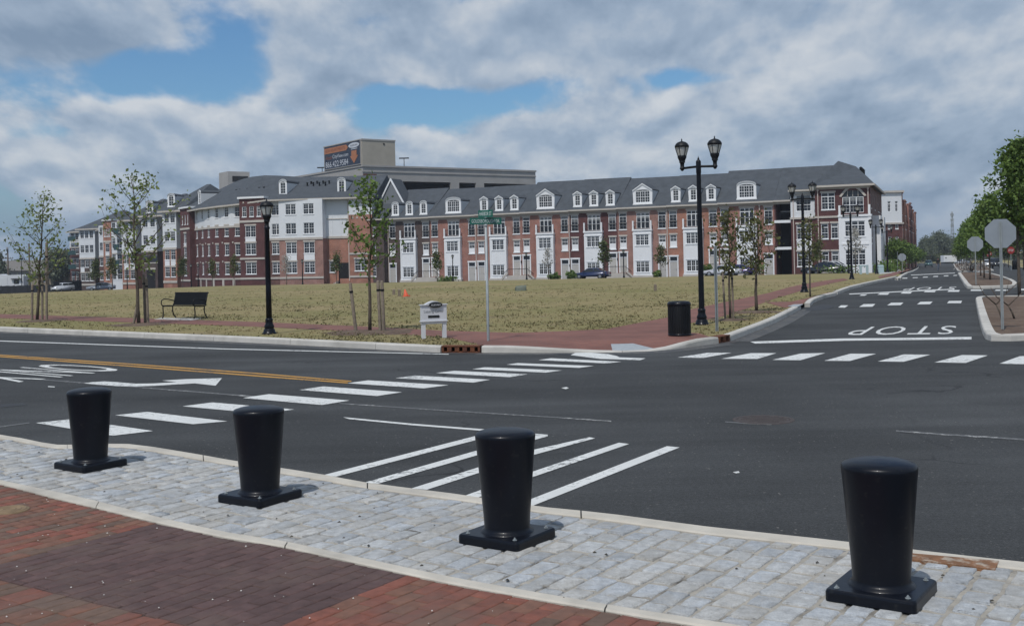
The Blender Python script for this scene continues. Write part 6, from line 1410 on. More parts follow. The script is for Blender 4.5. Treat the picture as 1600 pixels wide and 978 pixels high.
a, b = seg(176, 224.5, 192.5, 223.5); M4, w = facade(a, b, -2.75, SIDING, SIDING, 6.9, [(.2,.95), (.72,1.3)], [(1.95,2.1), (4.95,2.1), (8.2,2.0), (11.4,2.0)], 13.5, 0)
for z in (4.8, 8.0, 11.2): mb = MB(); mb.box(w*.5, w*.96, -.95, -.88, z, z+1.0); mb.box(w*.5, w*.96, -.9, -.02, z-.15, z-.01); mb.v = [tuple(M4 @ Vector(v)) for v in mb.v]; mb.build('balcony_rail', mat('dark teal rail', (.03,.07,.075), .5), AB)
a, b = seg(163, 229, 175.5, 228); M4, w = facade(a, b, -2.8, B_ORANGE, B_ORANGE, 9.9, [(.5,1.1)], [(1.95,1.8), (4.95,1.8), (7.6,1.7)], 9.9, .0, bands=((1.0,1.3),(9.6,9.95)), pan=((.5,1.1,6.76,7.55),), back=6); facade(a, b, -2.8, B_ORANGE, B_ORANGE, 9.9, [(.24,.42),(.5,.42),(.76,.42)], [(10.8,1.6)], 14.0, .0, back=6, zb=9.9); ab_box(M4, 'parapet', WHITE, -.2, w+.2, -.25, 6, 14.01, 14.3)
a, b = seg(156, 237, 164, 236.4); M4, w = facade(a, b, -2.95, B_DKRED, SIDING, 6.9, [(.45,.9)], RW, 13.5, 0, bands=((6.75,7.1),))
a, b = seg(125.5, 249, 150, 247); M4, w = facade(a, b, -3.2, B_BROWN, SIDING, 6.9, [(.18,1.15), (.47,1.15), (.77,1.15)], RW, 13.5, 0, bands=((.9,1.3),(6.75,7.1),), pan=((.18,1.15,3.75,4.9),(.77,1.15,3.75,4.9)), back=10); wing_roof(M4, w+5, 13.55, 4.2, 5)
a, b = seg(110.5, 256, 125.5, 255); M4, w = facade(a, b, -3.35, B_MAROON, SIDING, 9.8, [(.3,.9), (.75,.9)], [(1.95,2.1), (4.95,2.1), (8.2,2.0), (11.4,2.0)], 13.3, 0, bands=((1,1.3),(9.6,9.9)), back=10); wing_roof(M4, w+2, 13.35, 3.0, 3)
for z in (4.8, 8.0, 11.2): ab_box(M4, 'balcony_rail', mat('dark teal rail', (.03,.07,.075), .5), w*.1, w*.9, -.9, -.84, z, z+1.0)
# roof swept along the front
rp = [(590, 170.4, 13.15), (548, 170.8, 13.15), (508, 171.2, 13.15), (440, 172.4, 13.15), (420, 173, 13.15), (382, 174.6, 12.75), (348, 176.6, 12.55), (322.5, 181.2, 12.5), (305.5, 187, 12.5), (291, 194, 12.9), (268, 203, 12.9), (247, 214, 12.9), (214, 227, 12.9), (190, 233, 12.9), (163.5, 241, 12.9), (150, 255, 12.9), (135, 262, 12.9), (115, 268, 12.9)]
pts = [xy(D(x, d)) for x, d, z in rp]; nr = []
for i, p in enumerate(pts):
    t_ = (pts[max(i-1, 0)] - pts[min(i+1, len(pts)-1)]).normalized(); nr.append(Vector((-t_.y, t_.x, 0)))
for i in range(len(nr)):                                                    # even out the normals of the curve
    q = Vector((0,0,0)); 
    for j in range(-2, 3): q += nr[min(max(i+j, 0), len(nr)-1)]
    nr[i] = q.normalized()
mb = MB(); vs = []
rzs = [17.2, 17.2, 17.2, 17.3, 17.4, 17.7, 17.9, 18.0, 18.0, 17.9, 17.4, 17.0, 17.0, 17.0, 16.8, 16.5, 16.0, 15.2]
for i, p in enumerate(pts):
    zb = -1.62 if rp[i][0] > 300 else -1.62 - (300-rp[i][0])/190*2.0
    f, r, k = p - nr[i]*.8, p + nr[i]*8.5, p + nr[i]*17.5
    for q, z in ((f, rp[i][2]+zb-.02), (f, rp[i][2]+zb+.16), (r, rzs[i]+zb), (k, rp[i][2]+zb+.1)): vs.append((q.x-AB0.x, q.y-AB0.y, z))
fs = []
for i in range(len(pts)-1):
    for j in range(3): fs.append((i*4+j, i*4+j+1, i*4+5+j, i*4+4+j))
    fs.append((i*4, i*4+4, i*4+7, i*4+3))
fs += [(0,3,2,1), tuple((len(pts)-1)*4+k for k in range(4))]
mb.add(vs, fs); mb.build('roof', ROOF, AB)
mb = MB(); vs = []
for i, p in enumerate(pts):
    zb = -1.62 if rp[i][0] > 300 else -1.62 - (300-rp[i][0])/190*2.0
    for o_, z in ((-.95, rp[i][2]+zb-.12), (-.95, rp[i][2]+zb+.12), (-.78, rp[i][2]+zb+.12), (-.78, rp[i][2]+zb-.12)): q = p + nr[i]*o_; vs.append((q.x-AB0.x, q.y-AB0.y, z))
fs = []
for i in range(len(pts)-1):
    for j in range(4): fs.append((i*4+j, i*4+(j+1) % 4, i*4+4+(j+1) % 4, i*4+4+j))
mb.add(vs, fs); mb.build('cornice', CREAM, AB)
def ab_dormer(px, d, back, z0, w=1.35, h=2.3):
    p = xy(D(px, d)); j = min(range(len(rp)), key=lambda k: abs(rp[k][0]-px)); n_ = nr[j] if px > 300 else Vector((.09, .995, 0)); q = p + n_*back; rz = math.atan2(n_.y, n_.x)-math.pi/2
    e = link('dormer', None, AB); 
    zb = -1.62 if px > 300 else -1.62 - (300-px)/190*2.0
    before = set(AB.children); sl = (rzs[j]-rp[j][2])/9.3
    dormer(AB, 0, w, h, z0+zb, lambda z: .12, sl, 'arch', 1)
    M4 = Matrix.Translation((q.x-AB0.x, q.y-AB0.y, 0)) @ Matrix.Rotation(rz, 4, 'Z')
    bpy.data.objects.remove(e)
    for c in list(AB.children):
        if c not in before: c.matrix_local = M4
for px, d, bk_, z0 in ((533, 171.2, 1.4, 14.1), (439, 172.3, 1.4, 14.1), (304, 187, 1.2, 13.6), (267, 195.2, 1.0, 14.1), (233, 207.3, 1.0, 14.0)): ab_dormer(px, d, bk_, z0)
for px, d, bk_, z0 in ((482, 171.6, 4.4, 15.4), (374, 175, 4.4, 15.0), (343, 177, 4.6, 14.9), (318, 182.5, 4.6, 14.8), (284, 195, 4.6, 15.2)):
    p = xy(D(px, d)); j = min(range(len(rp)), key=lambda k: abs(rp[k][0]-px)); tdir = Vector((nr[j].y, -nr[j].x, 0))
    for k in range(4):
        for r_ in range(2):
            q = p + nr[j]*(bk_+r_*.9) + tdir*(k*1.0-1.5 + r_*.3); mb = MB(); mb.lathe([(.12,-.6),(.12,.55+r_*.1),(.17,.56),(.17,.70),(0,.72)], 7, (q.x-AB0.x, q.y-AB0.y, z0-1.62+r_*.25), cap=False); mb.build('vent_pipe', BLACKM, AB)

# ---------------------------------------------------------------- parking garage behind
g0 = Vector((-27.9, 211, 0)); R_D = Vector((.82, .572, 0)); G = thing('parking_garage', 'pale concrete parking garage with two roof stair boxes rising behind the grey roofs', 'parking garage', (g0.x, g0.y, -2.2), math.atan2(R_D.y, R_D.x))
GZ1 = 21.9; LG, LL = 40.5, 88.0
rows = [(z, z+1.6) for z in (2, 5.4, 8.8, 12.2, 15.7, 18.0)]
ops = [(3.0, 19.5, 17.4, 19.3), (21.5, 25.5, 17.4, 19.3), (27.5, 39.0, 17.4, 19.3), (3.0, 19.5, 13.4, 15.3), (21.5, 39, 13.4, 15.3)]
mb = wall_mb(LG, 0, GZ1, ops, None, .5); mb.quad((LG,0,0),(LG,LL,0),(LG,LL,GZ1),(LG,0,GZ1)); mb.quad((0,LL,0),(0,LL,GZ1),(LG,LL,GZ1),(LG,LL,0)); mb.quad((0,0,0),(0,0,GZ1),(0,LL,GZ1),(0,LL,0)); mb.quad((0,3,GZ1-1.1),(LG,3,GZ1-1.1),(LG,LL,GZ1-1.1),(0,LL,GZ1-1.1)); mb.build('wall', PARK, G)
mb = MB()
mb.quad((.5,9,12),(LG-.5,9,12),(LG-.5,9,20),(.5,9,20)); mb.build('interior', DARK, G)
mb = MB()
for k in range(6): mb.box(.5, LG-.5, .5, 20, 2.6+3.4*k, 2.9+3.4*k)
mb.build('deck', PARK, G)
mb = MB(); mb.box(-.15, LG+.15, -.18, .35, GZ1, GZ1+.35); mb.box(-.15, LG+.1, -.12, -.003, GZ1-1.0, GZ1-.8); mb.box(-.15, .3, .35, LL, GZ1, GZ1+.35); mb.build('coping', PARK, G)
for x in (8.6, ): mb = MB(); mb.box(x-.2, x+.2, .15, .5, 17.4, 19.3); mb.build('column', PARK, G)
mb = MB(); mb.box(.02, 2.9, -.06, -.003, 14.5, 20.6); mb.build('brick_panel', B_DKRED, G)
# stair box with billboard at the corner
BX, BL_, BH = 7.0, 16.5, 26.9
mb = MB(); mb.box(-.12, BX, -.12, BL_, GZ1+.36, BH); mb.build('stair_box', PARK2, G)
mb = MB(); mb.box(-.2, BX+.08, -.2, BL_+.08, BH, BH+.3); mb.build('coping', PARK, G); mb = MB(); mb.box(4.4,4.7,-.2,-.12,BH-.7,BH-.4); mb.build('drain_hole', DARK, G)
mb = MB(); mb.box(-.1, 5.4, 70, 76, GZ1+.36, GZ1+4.4); mb.build('stair_box', PARK, G); mb = MB(); mb.box(1.0, 5.0, 69.94, 69.99, GZ1+1.9, GZ1+3.3); mb.build('louvre', DARK, G)
# billboard hangs on the left face (x = -.12), read from left: far end is left
NAVY = mat('billboard navy', (.022,.030,.055), .5); BO = mat('billboard orange', (.42,.155,.06), .5); BT = mat('billboard brown letters', (.24,.075,.045), .5); BWH = mat('billboard white', (.60,.62,.66), .5)
Bd = thing('billboard', 'navy billboard with orange arrows and a phone number hung on the concrete stair box', 'billboard', (0,0,0))
Bd.matrix_world = Matrix.Translation((g0.x, g0.y, -2.2)) @ Matrix.Rotation(math.atan2(R_D.y, R_D.x), 4, 'Z') @ basis((-.13, BL_-.5, GZ1+.6), (0,-1,0), (0,0,1))
bw_, bh_ = BL_-.9, 5.0 - .5
mb = MB(); mb.box(0, bw_, 0, bh_, .0, .10); mb.build('board', NAVY, Bd)
mb = MB(); f = .12
for bx in ((-f, bw_+f, -f, 0), (-f, bw_+f, bh_, bh_+f), (-f, 0, 0, bh_), (bw_, bw_+f, 0, bh_)): mb.box(*bx, 0, .16)
mb.build('frame', PARK, Bd)
def flat(nm, pts, m_, z): mb = MB(); mb.prism(pts, z, z+.02, axis='z'); return mb.build(nm, m_, Bd)
ba_ = flat('banner_arrow', [(0,3.05),(bw_*.62,3.05),(bw_*.67,3.6),(bw_*.62,4.15),(0,4.15)], BO, .11)
text('lettering', 'NEW APARTMENTS', BT, Bd, bw_*.57, .62, basis((.3, 3.3, .145), (1,0,0), (0,1,0)))
flat('oval', [(bw_*.83+bw_*.145*math.cos(a*.2618), 3.75+.50*math.sin(a*.2618)) for a in range(24)], BWH, .11); text('lettering', 'ALEXAN', NAVY, Bd, bw_*.19, .36, basis((bw_*.735, 3.57, .145), (1,0,0), (0,1,0)))
flat('strapline', [(bw_*.75,3.0),(bw_*.92,3.0),(bw_*.92,3.12),(bw_*.75,3.12)], BWH, .11)
text('lettering', 'Alexan', BT, Bd, bw_*.19, .80, basis((bw_*.03, 1.85, .12), (1,0,0), (0,1,0))); text('lettering', 'CityView.com', BWH, Bd, bw_*.44, .95, basis((bw_*.235, 1.7, .12), (1,0,0), (0,1,0)))
text('lettering', '866.422.9584', BWH, Bd, bw_*.64, 1.15, basis((bw_*.03, .28, .12), (1,0,0), (0,1,0)))
flat('down_arrow', [(bw_*.76,2.75),(bw_*.76,1.75),(bw_*.72,1.75),(bw_*.83,.3),(bw_*.94,1.75),(bw_*.90,1.75),(bw_*.90,2.75)], BO, .11)
def rooflamp(x, y, h, label):
    q = Matrix.Translation((g0.x, g0.y, -2.2)) @ Matrix.Rotation(math.atan2(R_D.y, R_D.x), 4, 'Z') @ Vector((x, y, GZ1-1.0))
    t = thing('area_lamp', label, 'area lamp', q); mb = MB(); mb.lathe([(.09,0),(.07,h)], 6); mb.build('pole', BLACKM, t); mb = MB(); mb.box(-1.0,1.0,-.2,.2,h,h+.22); mb.build('lamp_head', BLACKM, t)
rooflamp(13.5, 8, 3.6, 'small dark T-shaped lamp on the parking garage roof right of the billboard box'); rooflamp(.6, 19, 2.2, 'small dark lamp on the garage roof just left of the billboard')
# ================================================================== TREES, SHRUBS, PERSON, GRASS
rng = np.random.default_rng(11)
def leaf_quads(pts, size, jit=0.5, flat=0.0):
    n = len(pts); nrm = rng.normal(size=(n,3)); nrm[:,2] = np.abs(nrm[:,2]) + flat; nrm /= np.linalg.norm(nrm, axis=1)[:,None]
    a = np.cross(nrm, rng.normal(size=(n,3))); a /= np.linalg.norm(a, axis=1)[:,None]; b = np.cross(nrm, a)
    s = size*(1-jit+2*jit*rng.random(n))[:,None]; co = np.empty((n,4,3))
    co[:,0] = pts - a*s*.55; co[:,1] = pts + b*s*.36 + nrm*s*.08; co[:,2] = pts + a*s*.55; co[:,3] = pts - b*s*.36 + nrm*s*.08
    return co
def grow(h, fork, nlimb, spread, r0, rnd, up=1.0, subs=3, lean=0.0, top=1.0):
    """tapered trunk with limbs; returns mesh builder and twig points (with outwardness)"""
    mb = MB(); tw = []; n = 9; tp = []
    for i in range(n+1):
        q = i/n; tp.append(Vector((lean*q*h + rnd.uniform(-.015,.015)*h*q, rnd.uniform(-.015,.015)*h*q, h*q)))
    mb.tube(tp, [r0*(1-.9*i/n)+.004 for i in range(n+1)], 8)
    def tat(z): q = min(max(z/h, 0), .999)*n; i = int(q); return tp[i].lerp(tp[i+1], q-i)
    for k in range(nlimb):
        q = (k+.5)/nlimb; z0 = fork + (h*.93-fork)*q**1.1; az = k*2.4 + rnd.uniform(-.4,.4); L = spread*(1.05-.72*q)*rnd.uniform(.8,1.2); el = (.62 + .35*q)*up
        base = tat(z0); pts = [base]; d = Vector((math.cos(az)*math.cos(el), math.sin(az)*math.cos(el), math.sin(el))); p = base.copy()
        for s in range(5): d = (d + Vector((rnd.uniform(-.12,.12), rnd.uniform(-.12,.12), .07))).normalized(); p = p + d*L/5; pts.append(p.copy())
        rl = r0*.42*(1-.6*q); mb.tube(pts, [rl*(1-.17*s)+.002 for s in range(6)], 5)
        for s in range(1, 6): tw.append((pts[s], s/5, q))
        for j in range(subs):
            s = 1 + (j % 4); b0 = pts[s]; dd = (d + Vector((rnd.uniform(-.9,.9), rnd.uniform(-.9,.9), rnd.uniform(-.1,.6)))).normalized(); l2 = L*rnd.uniform(.28,.5)
            p1 = b0 + dd*l2*.5 + Vector((0,0,.02)); p2 = b0 + dd*l2; mb.tube([b0, p1, p2], [rl*.4, rl*.28, .003], 4)
            tw += [(p1, .8, q), (p2, 1.0, q)]
    for i in range(4): tw.append((tat(h*(.8+.065*i)), 1.0, 1.0))
    return mb, tw
def tree(name, label, loc, h, fork, nl, spread, r0, leaf, nleaf, lsize, seed, clus=.16, group=None, low=0, up=1.0, cat='tree', lean=0, subs=3, dens=None, rz=None):
    rnd = random.Random(seed); t = thing(name, label, cat, loc, rnd.uniform(0, 6.28) if rz is None else rz, group); mb, tw = grow(h, fork, nl, spread, r0, rnd, up, subs, lean); mb.build('trunk', BARK, t)
    if nleaf:
        P_ = np.array([list(p) for p, _, _ in tw]); wgt = np.array([.25+o for _, o, q in tw]); 
        if dens: wgt = wgt*np.array([dens(p.z/h) for p, _, _ in tw])
        wgt /= wgt.sum(); idx = rng.choice(len(P_), nleaf, p=wgt); pts = P_[idx] + rng.normal(size=(nleaf,3))*clus*(.6+.8*rng.random((nleaf,1)))
        if low:                                    # dense dark skirt of leaves round the fork
            m_ = low; pts2 = np.array([0,0,fork+.15*h*.5]) + rng.normal(size=(m_,3))*np.array([spread*.16, spread*.16, h*.055]); pts = np.vstack([pts, pts2])
        o = link('crown', raw_quads('crown', leaf_quads(pts, lsize), leaf), t); o['kind'] = 'stuff'
    return t
def stake(px, py, top, label, lean=0, w=.045, group='stakes beside the saplings'):
    p = P(px, py, .125); k = p.y/FPX; h = (py-top)*k; t = thing('tree_stake', label, 'stake', (p.x, p.y, p.z-.05)); t.rotation_euler = (R_.uniform(-.02,.02), lean, 0); mb = MB(); mb.lathe([(w,0), (w*.95,h), (w*.6,h+.03), (0,h+.03)], 8, cap=False); mb.build('pole', WOOD, t)
    if group: t['group'] = group
    if top < py-30: mb = MB(); mb.lathe([(w*1.15,h*.82), (w*1.15,h*.82+.05)], 8, cap=False); mb.build('strap', BLACKM, t)
def soil_patch(px, py, r, label):
    p = P(px, py, .125); mb = MB(); n = 18; vs = [(p.x, p.y, .175)]
    for k in range(n): a = 2*math.pi*k/n; q = r*R_.uniform(.8,1.15); vs.append((p.x+q*math.cos(a), p.y+q*math.sin(a), .128))
    mb.add(vs, [(0, 1+k, 1+(k+1) % n) for k in range(n)], 0, True); o = mb.build('mulch_ring', MULCH); tag(o, label, 'mulch')
def sap(px, py, topy): p = P(px, py, .125); return (p.x, p.y, p.z), (py-topy)*p.y/FPX
loc, h = sap(58, 501, 306); tree('sapling', 'leftmost staked sapling with sparse pale leaves', loc, h, h*.30, 15, 1.55, .055, LEAF_Y, 680, .10, 1, .12, 'staked saplings on the verge', 110, subs=4, lean=.075, rz=0, up=.8)
for px, py, tp, ln, s in ((50,500,443,.03,'left'), (66,501,432,.02,'middle'), (73,501,378,.01,'right')): stake(px, py, tp, 'weathered stake by the leftmost sapling, the %s one of three' % s, ln)
loc, h = sap(217, 507, 278); tree('sapling', 'tall staked sapling just left of the black bench', loc, h, h*.36, 15, 1.9, .06, LEAF_Y, 620, .105, 2, .12, 'staked saplings on the verge', 150, subs=4, lean=-.03, rz=0, up=.85)
for px, py, tp, ln, s in ((208,507,470,.22,'short leaning'), (227,506,428,-.02,'middle'), (231.5,506,433,-.02,'right')): stake(px, py, tp, 'weathered stake by the sapling left of the bench, the %s one' % s, ln)
loc, h = sap(578, 518, 282); tree('sapling', 'staked sapling with bright leaves left of the white leasing sign', loc, h, h*.40, 13, 1.15, .045, LEAF_G, 640, .105, 3, .10, 'staked saplings on the verge', 90, subs=4, lean=.022, rz=0, up=.85)
for px, py, tp, ln, s in ((556.5,518,440,-.10,'left leaning'), (594.5,518.5,437,-.03,'middle'), (600,518.5,437,-.02,'right')): stake(px, py, tp, 'weathered stake by the sapling left of the leasing sign, the %s one' % s, ln)
loc, h = sap(1141, 499, 332); tree('sapling', 'bronze leaved sapling just right of the leaning grey sign post', loc, h, h*.42, 13, 1.05, .035, LEAF_B, 420, .095, 4, .12, 'staked saplings on the verge', 120, subs=4)
for px, py, tp, ln, s in ((1133.5,499.5,423,-.04,'left'), (1146,498.5,420,-.01,'right')): stake(px, py, tp, 'dark thin stake by the bronze leaved sapling, the %s one' % s, ln, .03)
loc, h = sap(1182, 487, 346); tree('sapling', 'small sapling with a thick grey stem near the kerb, left of the second double lamp', loc, h, h*.45, 13, 1.15, .05, LEAF_B, 520, .095, 5, .13, 'staked saplings on the verge', 160, subs=4)
loc, h = sap(1266, 464, 345); tree('sapling', 'thin bronze sapling close behind the second double lamp', loc, h, h*.42, 10, 1.1, .035, LEAF_B, 320, .11, 6, .14, 'staked saplings on the verge', 60, subs=3)
soil_patch(62, 501.5, .9, 'bare soil ring under the leftmost sapling'); soil_patch(219, 507, 1.0, 'bare soil ring under the sapling by the bench'); soil_patch(582, 519, 1.25, 'bare soil ring under the sapling by the leasing sign'); soil_patch(1141, 500, .6, 'bare soil ring under the bronze sapling')
soil_patch(1182, 488, .9, 'bare soil ring under the sapling near the second lamp')
# street trees before the far buildings
far_tr = [(683,139,3.9,'small street tree before the stoop left of the street name pole',0), (857,136,3.9,'small blossoming street tree before the white bay under the wide gabled dormer',1), (1033,131,3.8,'small street tree before the doors left of the tall double lamp',2), (944,134,4.6,'narrow green street tree beside the maroon townhouse bay',0),
          (448,149,4.0,'small pale street tree before the pink brick bay',1), (526,147,4.0,'small street tree before the orange wall by the dark doorway',0), (366,154,4.2,'small street tree before the curved maroon wall',2), (286,166,4.4,'small street tree before the slim maroon tower',0), (332,157,3.8,'thin street tree before the middle of the curved wall',2),
          (1337,112,4.6,'small pale street tree before the white corner bay',1), (1278,118,3.6,'bushy young tree before the maroon corner building',0), (176,176,5.2,'young tree left of the garage entrance',2), (150,184,5.0,'young tree before the dark left end of the apartment block',0)]
proto = {}
for px, d, hh, lb, kd in far_tr:
    p = D(px, d, 0.02)
    if kd not in proto:
        t = tree('street_tree', lb, p, 4.0, 1.35, 11, 1.05, .05, (LEAF_D, LEAF_W, LEAF_B)[kd], (750, 420, 520)[kd], (.2, .16, .2)[kd], 20+kd, .2, 'young trees on the far street'); proto[kd] = t
    else: t = dup(proto[kd], p, R_.uniform(0, 6), lb)
    t.location = p; t.scale = (hh/4,)*3
def bush(px, d, w, h, label, leaf=LEAF_G, n=500, group='low shrubs by the buildings'):
    p = D(px, d, 0.0); t = thing('shrub', label, 'shrub', p, 0, group); pts = rng.normal(size=(n,3)); pts /= np.linalg.norm(pts, axis=1)[:,None]; pts *= rng.random((n,1))**.4; pts = pts*np.array([w/2, w/2, h/2]) + np.array([0,0,h*.5]); pts += .12*w*np.sin(pts[:, [1,2,0]]*9)
    o = link('foliage', raw_quads('foliage', leaf_quads(pts, .22), leaf), t); o['kind'] = 'stuff'; mb = MB()
    for k in range(5): a = k*1.3; mb.tube([(0,0,0), (w*.3*math.cos(a), w*.3*math.sin(a), h*.7)], .025, 4)
    mb.build('stem', BARK, t)
for px, d, w, h, lb in ((1181,140,2.2,1.6,'round green shrub by the arched white door'), (1027,139,1.0,.9,'low shrub by the pinkish townhouse bay'), (866,141,1.6,.8,'low shrub before the red townhouse plinth'), (1384,126,2.6,1.3,'green shrub by the side wall of the corner building'), (1378,118,1.6,1.0,'low yellowish shrub beside the pale concrete walk'), (1400,140,2.2,1.5,'dark shrub under the trees along the side wall'), (1310,124,5,.5,'low hedge at the foot of the maroon corner building'), (700,143,2.5,.6,'low shrubs below the first arched dormer townhouse'), (893,139,1.4,1.1,'dark shrub between maroon townhouse and blue sedan'), (1106,136,1.3,1.6,'dark conical shrub beside the orange townhouse door')):
    bush(px, d, w, h, lb)
# street trees along the left side of the right road
pr = None
for i, (px, d, hh) in enumerate(((1400,150,6.2), (1408,164,6.6), (1415,180,6.8), (1421,196,6.6), (1426.5,214,6.8), (1431,236,7.0), (1436,262,7.0))):
    p = D(px, d, .1); lb = ('leafy street tree nearest the corner building on the left side of the right road', 'second leafy street tree beyond the corner building', 'third leafy street tree along the brick walk', 'fourth leafy street tree along the brick walk', 'fifth leafy street tree along the brick walk', 'sixth leafy street tree along the brick walk', 'farthest leafy street tree on the left of the right road')[i]
    if pr is None: pr = tree('street_tree', lb, p, 3.6, 1.3, 14, 1.9, .08, LEAF_G, 3600, .26, 40, .28, 'street trees along the brick walk', subs=4)
    else: dup(pr, p, i*1.7, lb)
    if i: pass
# trees in the middle strip
p = D(1593, 42.5, .1); tree('median_tree', 'large green tree at the right edge above the near stop sign', p, 5.9, 2.0, 22, 1.5, .065, LEAF_G, 4800, .15, 52, .14, 'trees in the soil islands', 60, subs=5)
pr = None
for i, (px, d, hh, lb) in enumerate(((1547,64,6.0,'green tree on the farther island just left of the near stop sign'), (1538,69,6.0,'slim trunked tree on the farther island behind the second stop sign'), (1532.5,76,5.4,'smaller tree on the farther island right of the pale twiggy shrub'), (1524,96,6.3,'first dense tree of the row down the median'), (1517,112,7.0,'second dense tree of the median row'), (1511,132,7.2,'third dense tree of the median row'), (1506.5,156,7.4,'fourth dense tree of the median row'), (1502.5,184,7.6,'fifth dense tree of the median row'), (1499,220,7.8,'sixth dense tree of the median row'), (1496,262,8.0,'farthest dense tree of the median row'))):
    p = D(px, d, .1)
    if pr is None: pr = tree('median_tree', lb, p, 4.6, 1.7, 16, 1.35, .055, LEAF_G, 3000, .18, 60, .19, 'trees in the soil islands', 120, subs=4)
    else: t = dup(pr, p, i*2.1, lb); t.scale = (hh/6*.92,)*3
pr = None
for i, (px, d, hh) in enumerate(((1600,112,5.2), (1585,150,5.5), (1576,190,6), (1570,235,6), (1562,290,6), (1640,80,6.5), (1690,60,6.2))):
    p = D(px, d, .1); lb = ('right verge tree behind the red stop sign', 'second tree of the right verge row', 'third tree of the right verge row', 'fourth tree of the right verge row', 'farthest tree of the right verge row', 'verge tree just beyond the right picture edge', 'nearest verge tree off the right edge')[i]
    if pr is None: pr = tree('verge_tree', lb, p, 7.0, 2.1, 16, 2.5, .09, LEAF_D, 5200, .34, 70, .36, 'trees on the right verge', subs=4)
    else: t = dup(pr, p, i*1.3, lb); t.scale = (hh/7,)*3
# bare saplings in the near island
for px, py, tp, lb, sd_, ln in ((1585,498,452,'bare forked sapling in the soil right of the near stop sign post',81,-.10), (1566,500,446,'thin bare leaning shoot left of the near stop sign post',82,-.14)):
    p = P(px, py, .1); hh = (py-tp)*p.y/FPX; rnd = random.Random(sd_); t = thing('bare_sapling', lb, 'sapling', p, 0, 'bare saplings in the near island'); mb = MB()
    a = Vector((0,0,0)); b = Vector((-.15,0,hh*.45)); mb.tube([a, Vector((-.05,0,hh*.2)), b], [.028,.024,.02], 7); mb.tube([b, b+Vector((-.28,.05,hh*.3)), b+Vector((-.45,0,hh*.62))], [.018,.013,.006], 6); mb.tube([b, b+Vector((.3,.1,hh*.3)), b+Vector((.75,.1,hh*.75))], [.018,.013,.005], 6); mb.tube([b+Vector((.3,.1,hh*.3)), b+Vector((.35,.0,hh*.7))], [.009,.004], 5); mb.build('trunk', BARK, t)
p = D(1518, 97, .1); t = thing('shrub', 'pale twiggy shrub in the median left of the second stop sign post', 'shrub', p); pts = rng.normal(size=(420,3))*np.array([.55,.55,.28]) + np.array([0,0,.55]); o = link('foliage', raw_quads('foliage', leaf_quads(np.abs(pts)*np.array([1,1,1])*np.sign(pts), .11), LEAF_W), t); o['kind'] = 'stuff'
mb = MB()
for k in range(16): a = k*.8; mb.tube([(0,0,0), (.3*math.cos(a), .3*math.sin(a), .5), (.7*math.cos(a+.3), .7*math.sin(a+.3), .95)], .02, 4)
mb.build('stem', BARK, t)
# far wood at the end of the road: individual trees
pr = None
kinds = []
wood = [(1441,430,11), (1447,455,12.5), (1454,440,12), (1460,470,14), (1467,450,15), (1473,465,15), (1480,450,12.5), (1487,480,12), (1494,455,12), (1502,470,12), (1512,460,13), (1524,480,13), (1536,460,12), (1550,480,13), (1566,460,13), (1584,480,14), (1604,460,13)]
wl_ = ['tall grey green tree at the end of the road', 'broad grey green tree at the end of the road']
for i, (px, d, hh) in enumerate(wood):
    p = D(px, d); 
    if i < 2: t = tree('far_tree', 'x', p, 13.0, 2.2, 16, 4.2 if i == 0 else 5.2, .22, LEAF_F, 2300, .62, 90+i, .75, 'trees closing the end of the right road', subs=4); kinds.append(t)
    else: t = dup(kinds[i % 2], p, i*1.1)
    t.location = p; t.scale = (hh/13*.74,)*3
    t['label'] = ('leftmost far tree closing the road, above the brick walk', 'second far tree from the left at the road end', 'third far tree from the left, above the teal SUV', 'far tree just right of the teal SUV', 'tallest far tree in the middle of the road end', 'tall far tree above the walking person', 'far tree above the white container', 'far tree at the foot of the radio tower', 'far tree right of the radio tower', 'far tree behind the first of the median row', 'far tree seen through the median row', 'far tree behind the second stop sign', 'far tree left behind the near stop sign', 'far tree right behind the near stop sign', 'far tree behind the red stop sign', 'far tree near the right picture edge', 'last far tree at the right picture edge')[i]
# undergrowth below the far wood and dark trees at far left
def mass(name, label, pxs, d, h, leaf, n, size, cat='trees'):
    a, b = D(pxs[0], d), D(pxs[1], d); L_ = (b-a).length; x = rng.random(n)*L_; top = h*(.62 + .22*np.sin(x*.21+1) + .16*np.sin(x*.57) + .1*np.sin(x*1.3)); z = top*(1-rng.random(n)**1.6*.98); pts = np.stack([x, rng.normal(size=n)*2.0, z], 1)
    o = link(name, raw_quads(name, leaf_quads(pts, size), leaf), None, a, math.atan2(b.y-a.y, b.x-a.x)); tag(o, label, cat, None, 'stuff')
mass('undergrowth', 'yellow green undergrowth below the far trees at the road end', (1425, 1640), 445, 4.6, LEAF_D, 9000, .6, 'undergrowth')
mass('far_wood', 'dark wooded skyline behind the camper at far left', (-160, 160), 330, 9.0, LEAF_F, 16000, .8, 'wood')
pr = None
for i, (px, d, hh, lb) in enumerate(((93,262,9.0,'dark round tree just left of the apartment block'), (104,270,8.6,'dark tree touching the left end of the apartment block'), (82,268,7.2,'lower dark tree behind the tan building'), (-8,250,7.5,'dark tree at the left picture edge'))):
    p = D(px, d)
    if pr is None: pr = tree('dark_tree', lb, p, 8.5, 1.6, 15, 3.4, .18, LEAF_F, 5200, .5, 99, .6, 'dark trees by the left end', subs=4)
    else: dup(pr, p, i*2.0, lb)
# right verge grass slope far, little bin
p = D(1586, 130, .1); t = thing('litter_bin', 'small black bin under the right verge tree', 'bin', p); mb = MB(); mb.lathe([(.3,0),(.32,.9),(.28,1.0)], 14); mb.build('drum', BLACKM, t); mb = MB(); mb.lathe([(.34,.95),(.2,1.12),(0,1.15)], 14, cap=False); mb.build('lid', BLACKM, t)
